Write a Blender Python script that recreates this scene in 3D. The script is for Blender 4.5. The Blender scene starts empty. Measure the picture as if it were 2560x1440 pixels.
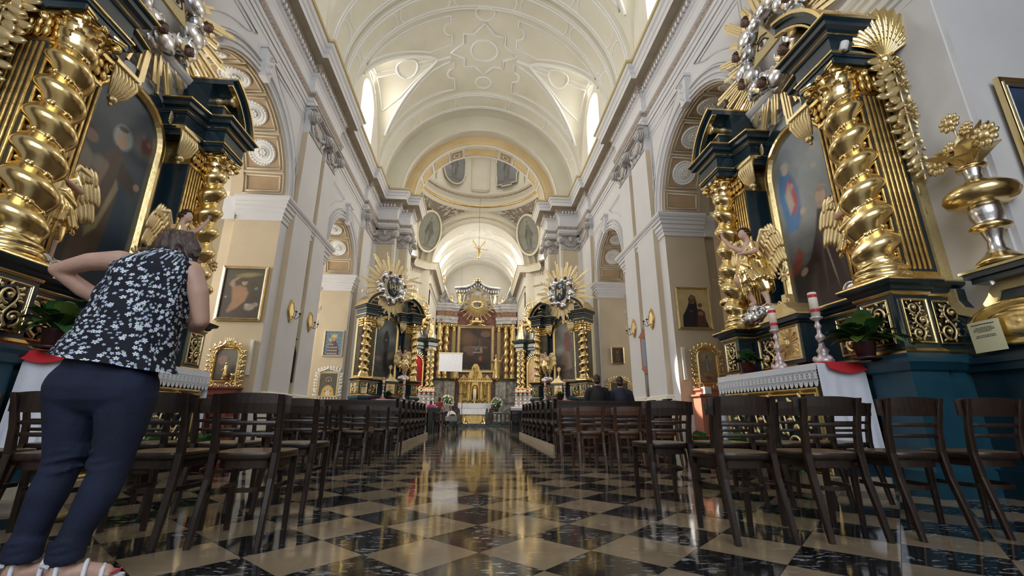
import bpy, math, random
import numpy as np
from mathutils import Vector, Matrix, Euler, noise
PI=math.pi; R=math.radians
random.seed(7)
S=bpy.context.scene; COL=S.collection
# ---------------------------------------------------------------- camera, world, light, exposure
cam=bpy.data.objects.new('camera',bpy.data.cameras.new('camera')); COL.objects.link(cam)
cam.matrix_world=Matrix.Translation((0,0,.70))@Matrix.Rotation(R(-4.67),4,'Z')@Matrix.Rotation(R(106.27),4,'X')@Matrix.Rotation(R(.24),4,'Z')
cam.data.sensor_width=36; cam.data.lens=36*1090/2560; cam.data.clip_end=200; cam.data.clip_start=.05
S.camera=cam
W=bpy.data.worlds.new('sky'); S.world=W; W.use_nodes=True
bg=W.node_tree.nodes['Background']; bg.inputs[0].default_value=(.82,.9,1,1); bg.inputs[1].default_value=1.1
S.view_settings.view_transform='Standard'; S.view_settings.look='None'; S.view_settings.gamma=1
S.view_settings.use_curve_mapping=False; S.view_settings.exposure=.66
def area(name,loc,rot,sx,sy,power,col=(1,1,1)):
    l=bpy.data.lights.new(name,'AREA'); l.shape='RECTANGLE'; l.size=sx; l.size_y=sy; l.energy=power; l.color=col
    o=bpy.data.objects.new(name,l); COL.objects.link(o); o.location=loc; o.rotation_euler=[R(a) for a in rot]; return o
# daylight entering through the clerestory windows, the drum and the great west window behind the visitor
area('clerestory_daylight',(-5.0,15.2,13.3),(0,-62,0),2.6,1.7,290,(1,.98,.95))
area('clerestory_daylight',(5.0,15.2,13.3),(0,62,0),2.6,1.7,210,(1,.98,.95))
area('clerestory_daylight',(-5.0,8.6,13.3),(0,-62,0),2.6,1.7,290,(1,.98,.95))
area('clerestory_daylight',(5.0,8.6,13.3),(0,62,0),2.6,1.7,210,(1,.98,.95))
area('clerestory_daylight',(-4.7,1.5,12.6),(0,-60,0),2.6,2.4,380,(.95,.97,1))
area('clerestory_daylight',(4.7,1.5,12.6),(0,60,0),2.6,2.4,220,(.95,.97,1))
area('west_window_daylight',(0,-5.4,6.5),(78,0,0),7.5,8,400,(.84,.92,1))
area('drum_daylight',(0,25.1,20.2),(0,0,0),4,4,90,(1,.97,.92))
area('chancel_daylight',(-3.5,33.5,12.6),(0,-75,0),2.4,4.5,400,(1,.98,.95))
area('chancel_daylight',(3.5,33.5,12.6),(0,75,0),2.4,4.5,320,(1,.98,.95))
area('transept_daylight',(-7.6,25,8),(0,-90,0),5,5,430,(1,.96,.88))  # added lamps in the unseen transepts, brightening the crossing and high altar
area('transept_daylight',(7.6,25,8),(0,90,0),5,5,430,(1,.96,.88))
area('aisle_daylight',(-9.6,8.6,4.2),(0,-90,0),2.6,4,200,(1,.97,.9))
area('aisle_daylight',(-9.6,15.4,4.2),(0,-90,0),2.6,4,160,(1,.97,.9))
area('aisle_daylight',(9.6,15.4,4.2),(0,90,0),1.6,3,60,(1,.97,.9))
# two sunbeams, parallel, falling through the left clerestory windows onto the right side
for p in ((4.42,4.15,2.55),(5.45,10.1,1.05)):
    l=bpy.data.lights.new('sunbeam','SPOT'); l.energy=26000; l.color=(1,.97,.9); l.spot_size=R(2.6 if p[0]<5 else 3.0); l.spot_blend=.35; l.shadow_soft_size=.04
    o=bpy.data.objects.new('sunbeam',l); COL.objects.link(o); d=Vector((8.8,-4.3,-10.4)); s_=(p[0]+4.5)/8.8; o.location=Vector(p)-d*s_; o.rotation_euler=d.to_track_quat('-Z','Y').to_euler()
# ---------------------------------------------------------------- materials
MT={}
def mat(name,col,rough=.5,metal=0,col2=None,scale=4,bump=0,bscale=30,spec=None,stretch=(1,1,1),detail=4,lo=.35,hi=.65,rnd=0,coat=0,emit=0):
    if name in MT: return MT[name]
    m=bpy.data.materials.new(name); MT[name]=m; m.use_nodes=True; N=m.node_tree.nodes; L=m.node_tree.links
    b=N['Principled BSDF']; b.inputs['Base Color'].default_value=(*col,1); b.inputs['Roughness'].default_value=rough; b.inputs['Metallic'].default_value=metal
    if spec is not None: b.inputs['Specular IOR Level'].default_value=spec
    if coat: b.inputs['Coat Weight'].default_value=coat; b.inputs['Coat Roughness'].default_value=.12
    if emit: b.inputs['Emission Color'].default_value=(*col,1); b.inputs['Emission Strength'].default_value=emit
    vec=None
    if col2 is not None or bump:
        tc=N.new('ShaderNodeTexCoord'); mp=N.new('ShaderNodeMapping'); mp.inputs['Scale'].default_value=stretch
        L.new(tc.outputs['Object'],mp.inputs['Vector']); vec=mp.outputs[0]
        if rnd:
            oi=N.new('ShaderNodeObjectInfo'); mm=N.new('ShaderNodeMath'); mm.operation='MULTIPLY'; mm.inputs[1].default_value=37
            L.new(oi.outputs['Random'],mm.inputs[0]); va=N.new('ShaderNodeVectorMath'); va.operation='ADD'
            L.new(mp.outputs[0],va.inputs[0]); L.new(mm.outputs[0],va.inputs[1]); vec=va.outputs[0]
    if col2 is not None:
        n=N.new('ShaderNodeTexNoise'); n.inputs['Scale'].default_value=scale; n.inputs['Detail'].default_value=detail; L.new(vec,n.inputs['Vector'])
        cr=N.new('ShaderNodeValToRGB'); cr.color_ramp.elements[0].position=lo; cr.color_ramp.elements[1].position=hi
        cr.color_ramp.elements[0].color=(*col,1); cr.color_ramp.elements[1].color=(*col2,1)
        L.new(n.outputs['Fac'],cr.inputs[0]); out=cr.outputs[0]
        if rnd:
            hv=N.new('ShaderNodeHueSaturation'); mr=N.new('ShaderNodeMapRange'); mr.inputs[3].default_value=1-rnd; mr.inputs[4].default_value=1+rnd
            L.new(oi.outputs['Random'],mr.inputs[0]); L.new(mr.outputs[0],hv.inputs['Value']); L.new(out,hv.inputs['Color']); out=hv.outputs[0]
        L.new(out,b.inputs['Base Color'])
    if bump:
        n2=N.new('ShaderNodeTexNoise'); n2.inputs['Scale'].default_value=bscale; n2.inputs['Detail'].default_value=3; L.new(vec,n2.inputs['Vector'])
        bp=N.new('ShaderNodeBump'); bp.inputs['Strength'].default_value=bump; bp.inputs['Distance'].default_value=.01
        L.new(n2.outputs['Fac'],bp.inputs['Height']); L.new(bp.outputs[0],b.inputs['Normal'])
    return m
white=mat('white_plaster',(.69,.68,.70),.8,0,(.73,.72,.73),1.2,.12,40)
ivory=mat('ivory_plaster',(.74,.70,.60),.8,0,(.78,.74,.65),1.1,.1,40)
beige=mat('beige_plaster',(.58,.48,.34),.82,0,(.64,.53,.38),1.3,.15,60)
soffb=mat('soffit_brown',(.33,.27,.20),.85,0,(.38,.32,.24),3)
plank=mat('weathered_planks',(.13,.10,.065),.6,0,(.22,.17,.11),4,.3,30,stretch=(6,6,.6))
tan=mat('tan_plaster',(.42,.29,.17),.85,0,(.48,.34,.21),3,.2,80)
ochre=mat('ochre_plaster',(.62,.45,.22),.82,0,(.70,.53,.28),1.5,.1,50)
creamv=mat('vault_cream',(.68,.64,.52),.85,0,(.74,.70,.58),.9,.1,30)
stucco=mat('stucco_white',(.84,.83,.80),.75,0,None,1,.1,60)
greyst=mat('capital_grey',(.50,.46,.44),.75,0,(.62,.59,.58),6,.3,40)
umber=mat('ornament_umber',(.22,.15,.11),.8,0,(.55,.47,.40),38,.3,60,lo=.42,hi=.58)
scrollm=mat('pendentive_grey_brown',(.26,.21,.17),.85,0,(.34,.28,.23),4)
gold=mat('gilding',(.86,.65,.29),.22,1,(.93,.74,.40),5,.18,14)
goldd=mat('old_gilding',(.55,.36,.12),.34,1,(.80,.56,.22),9,.4,30)
goldp=mat('matt_gilding',(.76,.60,.32),.38,.9,(.86,.72,.44),6,.3,45)
goldy=mat('pale_gold_paint',(.52,.42,.20),.5,.15,(.60,.49,.26),30,.3,120)
silver=mat('silver_leaf',(.72,.72,.76),.25,1,(.85,.85,.9),5,.25,12)
navy=mat('blue_black_lacquer',(.006,.022,.036),.28,0,(.010,.032,.050),3,.1,20,coat=.4)
teal=mat('teal_paint',(.007,.050,.082),.42,0,(.010,.062,.10),4,.25,18)
black=mat('black_lacquer',(.006,.006,.008),.22,0,None,coat=.5)
wood=mat('dark_chair_wood',(.010,.005,.004),.30,0,(.024,.011,.007),6,.2,60,stretch=(8,8,1),rnd=.25,coat=.25)
seatw=mat('worn_seat_wood',(.10,.055,.028),.36,0,(.19,.115,.06),5,.2,40,stretch=(1,6,1),rnd=.3,coat=.25)
brownw=mat('brown_chair_wood',(.05,.020,.009),.34,0,(.085,.034,.015),6,.2,60,stretch=(8,8,1),rnd=.25,coat=.25)
peww=mat('pew_wood',(.012,.005,.004),.32,0,(.028,.012,.008),3,.2,40,stretch=(1,1,6),rnd=.2,coat=.3)
stone=mat('plinth_stone',(.30,.25,.19),.6,0,(.40,.34,.26),6,.3,30)
marbg=mat('grey_marble',(.22,.22,.22),.3,0,(.62,.60,.58),3.5,0,lo=.38,hi=.62)
marbr=mat('red_marble',(.20,.07,.06),.3,0,(.42,.20,.16),5,0)
marbw=mat('pale_marble',(.55,.55,.58),.3,0,(.80,.79,.80),3)
marbd=mat('black_green_marble',(.015,.02,.02),.2,0,(.06,.08,.075),5)
skin=mat('painted_flesh',(.62,.40,.32),.45,0,(.66,.44,.36),4)
skinw=mat('skin',(.50,.30,.235),.5,0,(.56,.35,.28),9,.15,90)
skind=mat('dark_carved_face',(.16,.085,.065),.4)
hairm=mat('brown_hair',(.035,.02,.016),.38,0,(.085,.05,.038),20,.5,60,stretch=(3,3,.4))
hairk=mat('statue_hair',(.05,.022,.012),.5)
cloth=mat('white_cloth',(.72,.74,.84),.85,0,(.78,.80,.88),5,.2,50)
lace=mat('white_lace',(.80,.81,.86),.85)
redc=mat('red_cloth',(.60,.02,.03),.8)
leaf=mat('green_leaf',(.02,.07,.022),.35,0,(.045,.13,.04),9,rnd=.2)
leafl=mat('light_green_leaf',(.10,.17,.03),.4)
pot=mat('brown_pot',(.055,.02,.02),.4)
wax=mat('candle_wax',(.82,.76,.62),.5)
waxr=mat('red_wax_band',(.55,.02,.06),.5)
paper=mat('paper',(.78,.74,.50),.8)
ink=mat('black_ink',(.03,.03,.03),.8)
glassm=mat('crystal',(.80,.80,.88),.08,.5)
iron=mat('dark_iron',(.03,.025,.02),.5,.6)
pinkw=mat('pink_white_gesso',(.50,.38,.38),.3,.35,(.72,.64,.66),12)
jeans=mat('navy_denim',(.004,.009,.030),.75,0,(.008,.017,.055),7,.5,300)
suit=mat('black_suit',(.012,.012,.014),.8)
suitb=mat('dark_blue_jacket',(.018,.018,.04),.8)
plastic=mat('white_plastic',(.8,.8,.8),.4)
winr=mat('dim_window_pane',(1,.99,.96),.6,emit=1.1)
winm=mat('bright_window_pane',(1,.99,.96),.6,emit=2.6)
pinkc=mat('pink_shirt',(.75,.08,.35),.8)
redd=mat('red_dress',(.38,.05,.06),.8)
greyc=mat('grey_canvas',(.35,.35,.38),.8)
darkr=mat('dark_shrine_wood',(.16,.035,.025),.4)
salmon=mat('pinkish_wood_paint',(.50,.20,.12),.5)
# attribute paint: colour of painted canvases stored per vertex
def attrmat():
    m=bpy.data.materials.new('oil_paint'); m.use_nodes=True; N=m.node_tree.nodes; L=m.node_tree.links; b=N['Principled BSDF']
    a=N.new('ShaderNodeVertexColor'); a.layer_name='paint'; L.new(a.outputs[0],b.inputs['Base Color']); b.inputs['Roughness'].default_value=.42
    return m
paintm=attrmat()
def marble(name,c1,c2,vein,vs,th,rough):
    m=bpy.data.materials.new(name); m.use_nodes=True; N=m.node_tree.nodes; L=m.node_tree.links; b=N['Principled BSDF']; b.inputs['Roughness'].default_value=rough
    tc=N.new('ShaderNodeTexCoord'); oi=N.new('ShaderNodeObjectInfo'); mm=N.new('ShaderNodeMath'); mm.operation='MULTIPLY'; mm.inputs[1].default_value=91
    ge=N.new('ShaderNodeNewGeometry'); L.new(oi.outputs['Random'],mm.inputs[0]); va=N.new('ShaderNodeVectorMath'); L.new(ge.outputs['Position'],va.inputs[0]); L.new(mm.outputs[0],va.inputs[1])
    def nz(s,d,dist=0,st=None):
        n=N.new('ShaderNodeTexNoise'); n.inputs['Scale'].default_value=s; n.inputs['Detail'].default_value=d; n.inputs['Distortion'].default_value=dist
        if st:
            mp=N.new('ShaderNodeMapping'); mp.inputs['Scale'].default_value=st; mp.inputs['Rotation'].default_value=(0,0,.8); L.new(va.outputs[0],mp.inputs['Vector']); L.new(mp.outputs[0],n.inputs['Vector'])
        else: L.new(va.outputs[0],n.inputs['Vector'])
        return n
    n=nz(3,5); cr=N.new('ShaderNodeValToRGB'); cr.color_ramp.elements[0].position=.3; cr.color_ramp.elements[1].position=.7
    cr.color_ramp.elements[0].color=(*c1,1); cr.color_ramp.elements[1].color=(*c2,1); L.new(n.outputs['Fac'],cr.inputs[0])
    v=nz(vs,4,.6,(1,2.6,1)); v2=nz(2.2,2); r2=N.new('ShaderNodeValToRGB'); r2.color_ramp.elements[0].position=th; r2.color_ramp.elements[1].position=th+.05; L.new(v.outputs['Fac'],r2.inputs[0])
    r3=N.new('ShaderNodeValToRGB'); r3.color_ramp.elements[0].position=.40; r3.color_ramp.elements[1].position=.62; L.new(v2.outputs['Fac'],r3.inputs[0])
    mu=N.new('ShaderNodeMath'); mu.operation='MULTIPLY'; L.new(r2.outputs[0],mu.inputs[0]); L.new(r3.outputs[0],mu.inputs[1])
    mx=N.new('ShaderNodeMixRGB'); mx.inputs[2].default_value=(*vein,1); L.new(mu.outputs[0],mx.inputs[0]); L.new(cr.outputs[0],mx.inputs[1])
    hv=N.new('ShaderNodeHueSaturation'); mr=N.new('ShaderNodeMapRange'); mr.inputs[3].default_value=.82; mr.inputs[4].default_value=1.15
    L.new(oi.outputs['Random'],mr.inputs[0]); L.new(mr.outputs[0],hv.inputs['Value']); L.new(mx.outputs[0],hv.inputs['Color']); L.new(hv.outputs[0],b.inputs['Base Color'])
    bp=N.new('ShaderNodeBump'); bp.inputs['Strength'].default_value=.10; bp.inputs['Distance'].default_value=.004; bn=nz(9,3); L.new(bn.outputs['Fac'],bp.inputs['Height']); L.new(bp.outputs[0],b.inputs['Normal'])
    return m
tileL=marble('light_stone_tile',(.20,.15,.10),(.30,.235,.16),(.38,.32,.24),9,.62,.09)
tileD=marble('dark_stone_tile',(.006,.007,.009),(.016,.017,.020),(.34,.35,.38),14,.575,.07)
# ---------------------------------------------------------------- mesh builder
def xf(loc=(0,0,0),rz=0,sc=(1,1,1),rx=0,ry=0):
    if not hasattr(sc,'__len__'): sc=(sc,)*3
    return Matrix.Translation(loc)@Matrix.Rotation(rz,4,'Z')@Matrix.Rotation(ry,4,'Y')@Matrix.Rotation(rx,4,'X')@Matrix.Diagonal((*sc,1))
class MB:
    def __init__(s): s.v=[]; s.f=[]; s.m=[]; s.s=[]; s.M=None; s.k=0
    def add(s,vs,fs,sm=False,M=None,k=None):
        o=len(s.v); vs=np.array(vs,float).reshape(-1,3)
        flip=False
        for T in (M,s.M):
            if T is not None:
                A=np.array(T); vs=vs@A[:3,:3].T+A[:3,3]
                if np.linalg.det(A[:3,:3])<0: flip=not flip
        s.v.extend(vs.tolist()); k=s.k if k is None else k
        for f in fs:
            f=[i+o for i in f]; s.f.append(f[::-1] if flip else f); s.m.append(k); s.s.append(sm)
        return s
    def box(s,x0,x1,y0,y1,z0,z1,M=None,k=None):
        if x0>x1:x0,x1=x1,x0
        if y0>y1:y0,y1=y1,y0
        if z0>z1:z0,z1=z1,z0
        v=[(x0,y0,z0),(x1,y0,z0),(x1,y1,z0),(x0,y1,z0),(x0,y0,z1),(x1,y0,z1),(x1,y1,z1),(x0,y1,z1)]
        return s.add(v,[(0,3,2,1),(4,5,6,7),(0,1,5,4),(1,2,6,5),(2,3,7,6),(3,0,4,7)],M=M,k=k)
    def grid(s,P,cu=False,cv=False,sm=True,M=None,k=None,flip=False):
        P=np.array(P,float); n,m=P.shape[:2]; fs=[]
        for i in range(n if cu else n-1):
            for j in range(m if cv else m-1):
                a=i*m+j;b=((i+1)%n)*m+j;c=((i+1)%n)*m+(j+1)%m;d=i*m+(j+1)%m
                fs.append((a,d,c,b) if flip else (a,b,c,d))
        return s.add(P.reshape(-1,3),fs,sm,M,k)
    def lathe(s,prof,n=16,M=None,sm=True,k=None,a0=0,a1=2*PI,mod=None):
        full=abs(a1-a0-2*PI)<1e-6; nn=n if full else n+1
        P=[]
        for i in range(nn):
            a=a0+(a1-a0)*i/n; q=mod(a) if mod else 1
            P.append([(r*q*math.cos(a),r*q*math.sin(a),z) for r,z in prof])
        return s.grid(P,cu=full,sm=sm,M=M,k=k)
    def tube(s,pts,r,n=6,M=None,sm=True,k=None,closed=False,flat=1,cap=True):
        pts=[Vector(p) for p in pts]; N=len(pts); P=[]
        if N<2: return s
        prev=None
        for i,p in enumerate(pts):
            if closed: t=pts[(i+1)%N]-pts[i-1]
            else: t=pts[min(i+1,N-1)]-pts[max(i-1,0)]
            if t.length<1e-9: t=Vector((0,0,1))
            t.normalize()
            if prev is None:
                u=t.cross(Vector((0,0,1)));
                if u.length<.1: u=t.cross(Vector((1,0,0)))
            else: u=prev-t*prev.dot(t)
            u.normalize(); w=t.cross(u); prev=u
            rr=r[i] if hasattr(r,'__len__') else r
            P.append([p+(u*math.cos(2*PI*j/n)+w*math.sin(2*PI*j/n)*flat)*rr for j in range(n)])
        s.grid([[list(q) for q in a] for a in P],cu=closed,cv=True,sm=sm,M=M,k=k,flip=True)
        if not closed and cap:
            o=[list(q) for q in P[0]]; e=[list(q) for q in P[-1]]
            s.add(o,[tuple(range(n))],False,M,k); s.add(e,[tuple(range(n))[::-1]],False,M,k)
        return s
    def ell(s,c,r,n=10,M=None,rot=None,k=None,m=None):
        if not hasattr(r,'__len__'): r=(r,r,r)
        m=m or max(4,n//2+1); P=[]
        A=Euler(rot).to_matrix() if rot else None
        for i in range(n):
            a=2*PI*i/n; row=[]
            for j in range(m+1):
                b=-PI/2+PI*j/m; q=Vector((r[0]*math.cos(a)*math.cos(b),r[1]*math.sin(a)*math.cos(b),r[2]*math.sin(b)))
                if A: q=A@q
                row.append((q.x+c[0],q.y+c[1],q.z+c[2]))
            P.append(row)
        return s.grid(P,cu=True,M=M,k=k)
    def prism(s,poly,a,b,ax='y',M=None,k=None):
        # poly in the two other axes, extruded between a and b
        def P(p,t):
            return (p[0],t,p[1]) if ax=='y' else ((t,p[0],p[1]) if ax=='x' else (p[0],p[1],t))
        n=len(poly); ar=sum(poly[i][0]*poly[(i+1)%n][1]-poly[(i+1)%n][0]*poly[i][1] for i in range(n))
        if ar<0: poly=poly[::-1]
        if a>b: a,b=b,a
        v=[P(p,a) for p in poly]+[P(p,b) for p in poly]
        f=[tuple(range(n)),tuple(range(2*n-1,n-1,-1))]+[(i,i+n,(i+1)%n+n,(i+1)%n) for i in range(n)]
        if ax!='y': f=[q[::-1] for q in f]
        return s.add(v,f,M=M,k=k)
    def sweep(s,path,prof,closed=False,ax='z',side=1,sm=False,M=None,k=None,cap=True,const=0):
        # path: 2-D polyline with mitred corners; prof: (offset to the given side, height along ax)
        n=len(path); rows=[]
        for i in range(n):
            p=Vector(path[i])
            d0=Vector(path[i])-Vector(path[i-1]) if (i>0 or closed) else None
            d1=Vector(path[(i+1)%n])-Vector(path[i]) if (i<n-1 or closed) else None
            if d0 is None: d0=d1
            if d1 is None: d1=d0
            d0=d0.normalized(); d1=d1.normalized(); n0=Vector((-d0.y,d0.x)); n1=Vector((-d1.y,d1.x)); nn=(n0+n1)
            if nn.length<1e-6: nn=n0
            nn.normalize(); nn=nn/max(.35,nn.dot(n0))*side
            row=[]
            for o,h in prof:
                q=p+nn*o
                row.append((q.x,q.y,h) if ax=='z' else ((q.x,h,q.y) if ax=='y' else (h,q.x,q.y)))
            rows.append(row)
        s.grid(rows,cu=closed,sm=sm,M=M,k=k,flip=(side>0)!=(ax=='y'))
        if not closed and cap and len(prof)>2:
            s.add(rows[0],[tuple(range(len(prof)))],M=M,k=k); s.add(rows[-1],[tuple(range(len(prof)))[::-1]],M=M,k=k)
        return s
    def arr(s): return np.array(s.v)
    def merge(s,o,M=None,k=None):
        n=len(s.v); v=np.array(o.v)
        flip=False
        for T in (M,s.M):
            if T is not None:
                A=np.array(T); v=v@A[:3,:3].T+A[:3,3]
                if np.linalg.det(A[:3,:3])<0: flip=not flip
        s.v.extend(v.tolist())
        for f,m,q in zip(o.f,o.m,o.s):
            f=[i+n for i in f]; s.f.append(f[::-1] if flip else f); s.m.append(m if k is None else k); s.s.append(q)
        return s
    def build(s,name,mats,parent=None,loc=None,col=None):
        me=bpy.data.meshes.new(name); me.from_pydata(s.v,[],s.f); 
        if not isinstance(mats,(list,tuple)): mats=[mats]
        for m in mats: me.materials.append(m)
        if len(mats)>1: me.polygons.foreach_set('material_index',np.array(s.m,dtype=np.int32))
        me.polygons.foreach_set('use_smooth',np.array(s.s,dtype=bool))
        if col is not None:
            ca=me.color_attributes.new('paint','FLOAT_COLOR','POINT'); ca.data.foreach_set('color',col.ravel())
        me.update()
        o=bpy.data.objects.new(name,me); COL.objects.link(o)
        if parent: o.parent=parent
        if loc: o.location=loc
        return o
def thing(name,label,cat,loc=(0,0,0),rz=0,group=None,sc=1):
    o=bpy.data.objects.new(name,None); COL.objects.link(o); o.location=loc; o.rotation_euler=(0,0,rz); o.empty_display_size=.1
    o.scale=sc if hasattr(sc,'__len__') else (sc,)*3
    o['label']=label; o['category']=cat
    if group: o['group']=group
    return o
def tag(o,label,cat,group=None):
    o['label']=label; o['category']=cat
    if group: o['group']=group
    return o
def struct(o): o['kind']='structure'; return o
def plabel(o,l): o['label']=l; return o
KIDS={}
def kids(o): return [c for c in bpy.data.objects if c.parent is o]
def reg(o):
    # remember the tree once so copies need no searching
    KIDS[o]=[(c,[d for d in o_ch[c]] if c in o_ch else []) for c in o_ch.get(o,[])]
o_ch={}
def index():
    o_ch.clear()
    for c in bpy.data.objects:
        if c.parent: o_ch.setdefault(c.parent,[]).append(c)
def dup(o,loc,rz=0,label=None,group=None,sc=None,name=None):
    r=o.copy(); COL.objects.link(r); r.location=loc; r.rotation_euler=(0,0,rz)
    if sc is not None: r.scale=sc if hasattr(sc,'__len__') else (sc,)*3
    if label: r['label']=label
    if group: r['group']=group
    for c in o_ch.get(o,[]):
        q=c.copy(); COL.objects.link(q); q.parent=r
        for d in o_ch.get(c,[]):
            e=d.copy(); COL.objects.link(e); e.parent=q
    return r
# sculpting: overlapping tapered limbs fused into one continuous skin
def caps(mb,p0,r0,p1,r1,n=12,fl=1):
    p0=Vector(p0);p1=Vector(p1);d=p1-p0;L=d.length
    if L<1e-6: return mb.ell(p0,r0,n)
    q=d.to_track_quat('Z','Y').to_matrix(); P=[]
    rows=[(r0*math.cos(b),r0*math.sin(b)) for b in (-PI/2,-PI/3,-PI/6,0)]+[((r0+r1)/2,L/2)]+[(r1*math.cos(b),L+r1*math.sin(b)) for b in (0,PI/6,PI/3,PI/2)]
    for i in range(n):
        a=2*PI*i/n; P.append([list(p0+q@Vector((r*math.cos(a),r*math.sin(a)*fl,h))) for r,h in rows])
    return mb.grid(P,cu=True)
def limb(mb,pts,n=12):
    for (a,ra),(b,rb) in zip(pts[:-1],pts[1:]): caps(mb,a,ra,b,rb,n)
    return mb
def fuse(mb,name,mats,parent=None,vox=.012,smooth=3,dec=None):
    o=mb.build(name,mats)
    m=o.modifiers.new('r','REMESH'); m.mode='VOXEL'; m.voxel_size=vox; m.use_smooth_shade=True
    if smooth: q=o.modifiers.new('s','SMOOTH'); q.iterations=smooth; q.factor=.5
    if dec: d=o.modifiers.new('d','DECIMATE'); d.ratio=dec
    dg=bpy.context.evaluated_depsgraph_get(); me=bpy.data.meshes.new_from_object(o.evaluated_get(dg)); o.modifiers.clear()
    old=o.data; o.data=me; me.name=name; bpy.data.meshes.remove(old)
    me.polygons.foreach_set('use_smooth',np.ones(len(me.polygons),dtype=bool))
    if parent: o.parent=parent
    return o
def txt(s,size,ext=.004,align='CENTER'):
    c=bpy.data.curves.new('t','FONT'); c.body=s; c.size=size; c.extrude=ext; c.align_x=align; c.align_y='CENTER'; c.resolution_u=2
    o=bpy.data.objects.new('t',c); COL.objects.link(o); dg=bpy.context.evaluated_depsgraph_get(); me=bpy.data.meshes.new_from_object(o.evaluated_get(dg))
    m=MB(); m.add([tuple(v.co) for v in me.vertices],[tuple(p.vertices) for p in me.polygons]); bpy.data.objects.remove(o); bpy.data.meshes.remove(me); return m
# painted canvases -------------------------------------------------
def canvas(w,h,nx,ny,bgc,items,seed=0,arch=0,amp=.12,ns=5):
    """vertical picture in local XZ plane facing -Y, centred in x, base at z=0"""
    u,v=np.meshgrid(np.linspace(0,1,nx),np.linspace(0,1,ny),indexing='ij')
    rs=np.random.RandomState(seed)
    def nz(s):
        a=rs.rand(int(s)+3,int(s*h/w)+3); x=u*s; y=v*s*h/w; i=x.astype(int); j=y.astype(int); fx=x-i; fy=y-j; fx=fx*fx*(3-2*fx); fy=fy*fy*(3-2*fy)
        return (a[i,j]*(1-fx)+a[i+1,j]*fx)*(1-fy)+(a[i,j+1]*(1-fx)+a[i+1,j+1]*fx)*fy
    n=nz(ns)*.5+nz(ns*2.3)*.3+nz(ns*5)*.2
    C=np.zeros((nx,ny,3))
    top=np.array(bgc[1]); bot=np.array(bgc[0]); C[:]=bot+(top-bot)*v[...,None]
    for it in items:
        t=it[0]
        if t=='e':
            _,cx,cy,rx,ry,rot,col,so=it; a=R(rot); dx=u-cx; dy=(v-cy)*h/w; x=dx*math.cos(a)+dy*math.sin(a); y=-dx*math.sin(a)+dy*math.cos(a)
            d=np.sqrt((x/rx)**2+(y/ry)**2); al=np.clip((1-d)/so+.5,0,1)
        elif t=='r':
            _,cx,cy,r0,r1,col,so=it; d=np.sqrt((u-cx)**2+((v-cy)*h/w)**2); al=np.clip(1-np.abs(d-(r0+r1)/2)/((r1-r0)/2),0,1)*so
        else:
            _,pts,col,so=it; al=np.zeros_like(u,bool); j=len(pts)-1; dm=np.full_like(u,9.)
            for i in range(len(pts)):
                xi,yi=pts[i];xj,yj=pts[j]
                c=((yi>v)!=(yj>v))&(u<(xj-xi)*(v-yi)/(yj-yi+1e-9)+xi); al^=c
                ex,ey=xj-xi,(yj-yi)*h/w; tt=np.clip(((u-xi)*ex+(v-yi)*h/w*ey)/(ex*ex+ey*ey+1e-9),0,1)
                dm=np.minimum(dm,np.hypot(u-xi-tt*ex,(v-yi)*h/w-tt*ey)); j=i
            al=np.clip(np.where(al,.5+dm/so,.5-dm/so),0,1)
        C=C*(1-al[...,None])+np.array(col)*al[...,None]
    C*= (1-amp+2*amp*n)[...,None]
    X=(u-.5)*w; Z=v*h
    if arch:  # arched head: squeeze z under a semicircle
        top=(h-arch)+np.sqrt(np.maximum(arch**2-X**2*(arch/(w/2))**2,1e-4)); Z=np.minimum(v*h,top)
    P=np.stack([X,np.zeros_like(X),Z],-1); m=MB(); m.grid(P,flip=False,sm=False)
    col=np.concatenate([C,np.ones((nx,ny,1))],-1).reshape(-1,4).clip(0,1)
    return m,col
def rectpath(w,h,z0=0): return [(-w/2,z0),(w/2,z0),(w/2,z0+h),(-w/2,z0+h)]
def frame(w,h,fw,fd,mb=None,k=None,prof=None,z0=0,y=0):
    """mitred frame standing in the XZ plane, front towards -Y; w,h inner size"""
    mb=mb or MB(); p=prof or [(0,0),(0,-.5),(.12,-.75),(.3,-.45),(.62,-.7),(.8,-1),(.95,-.95),(1,-.6),(1,0)]
    return mb.sweep(rectpath(w,h,z0),[(o*fw,y+d*fd) for o,d in p],closed=True,ax='y',side=-1,k=k)
def spiral(cx,cz,r,a0,turns,y=0,n=22,hand=1,x=None):
    return [(cx+r*(1-t)**1.15*math.cos(a0+hand*turns*2*PI*t),y,cz+r*(1-t)**1.15*math.sin(a0+hand*turns*2*PI*t)) for t in [i/n for i in range(n)]]
def leafb(mb,p,a,L,w=.3,y=0,k=None,th=.25):
    """plump carved leaf in XZ plane"""
    c=(p[0]+math.cos(a)*L/2,y,p[1]+math.sin(a)*L/2); return mb.ell(c,(L/2,L*th*.6,L*w),8,rot=(0,-a,0),k=k)
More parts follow.
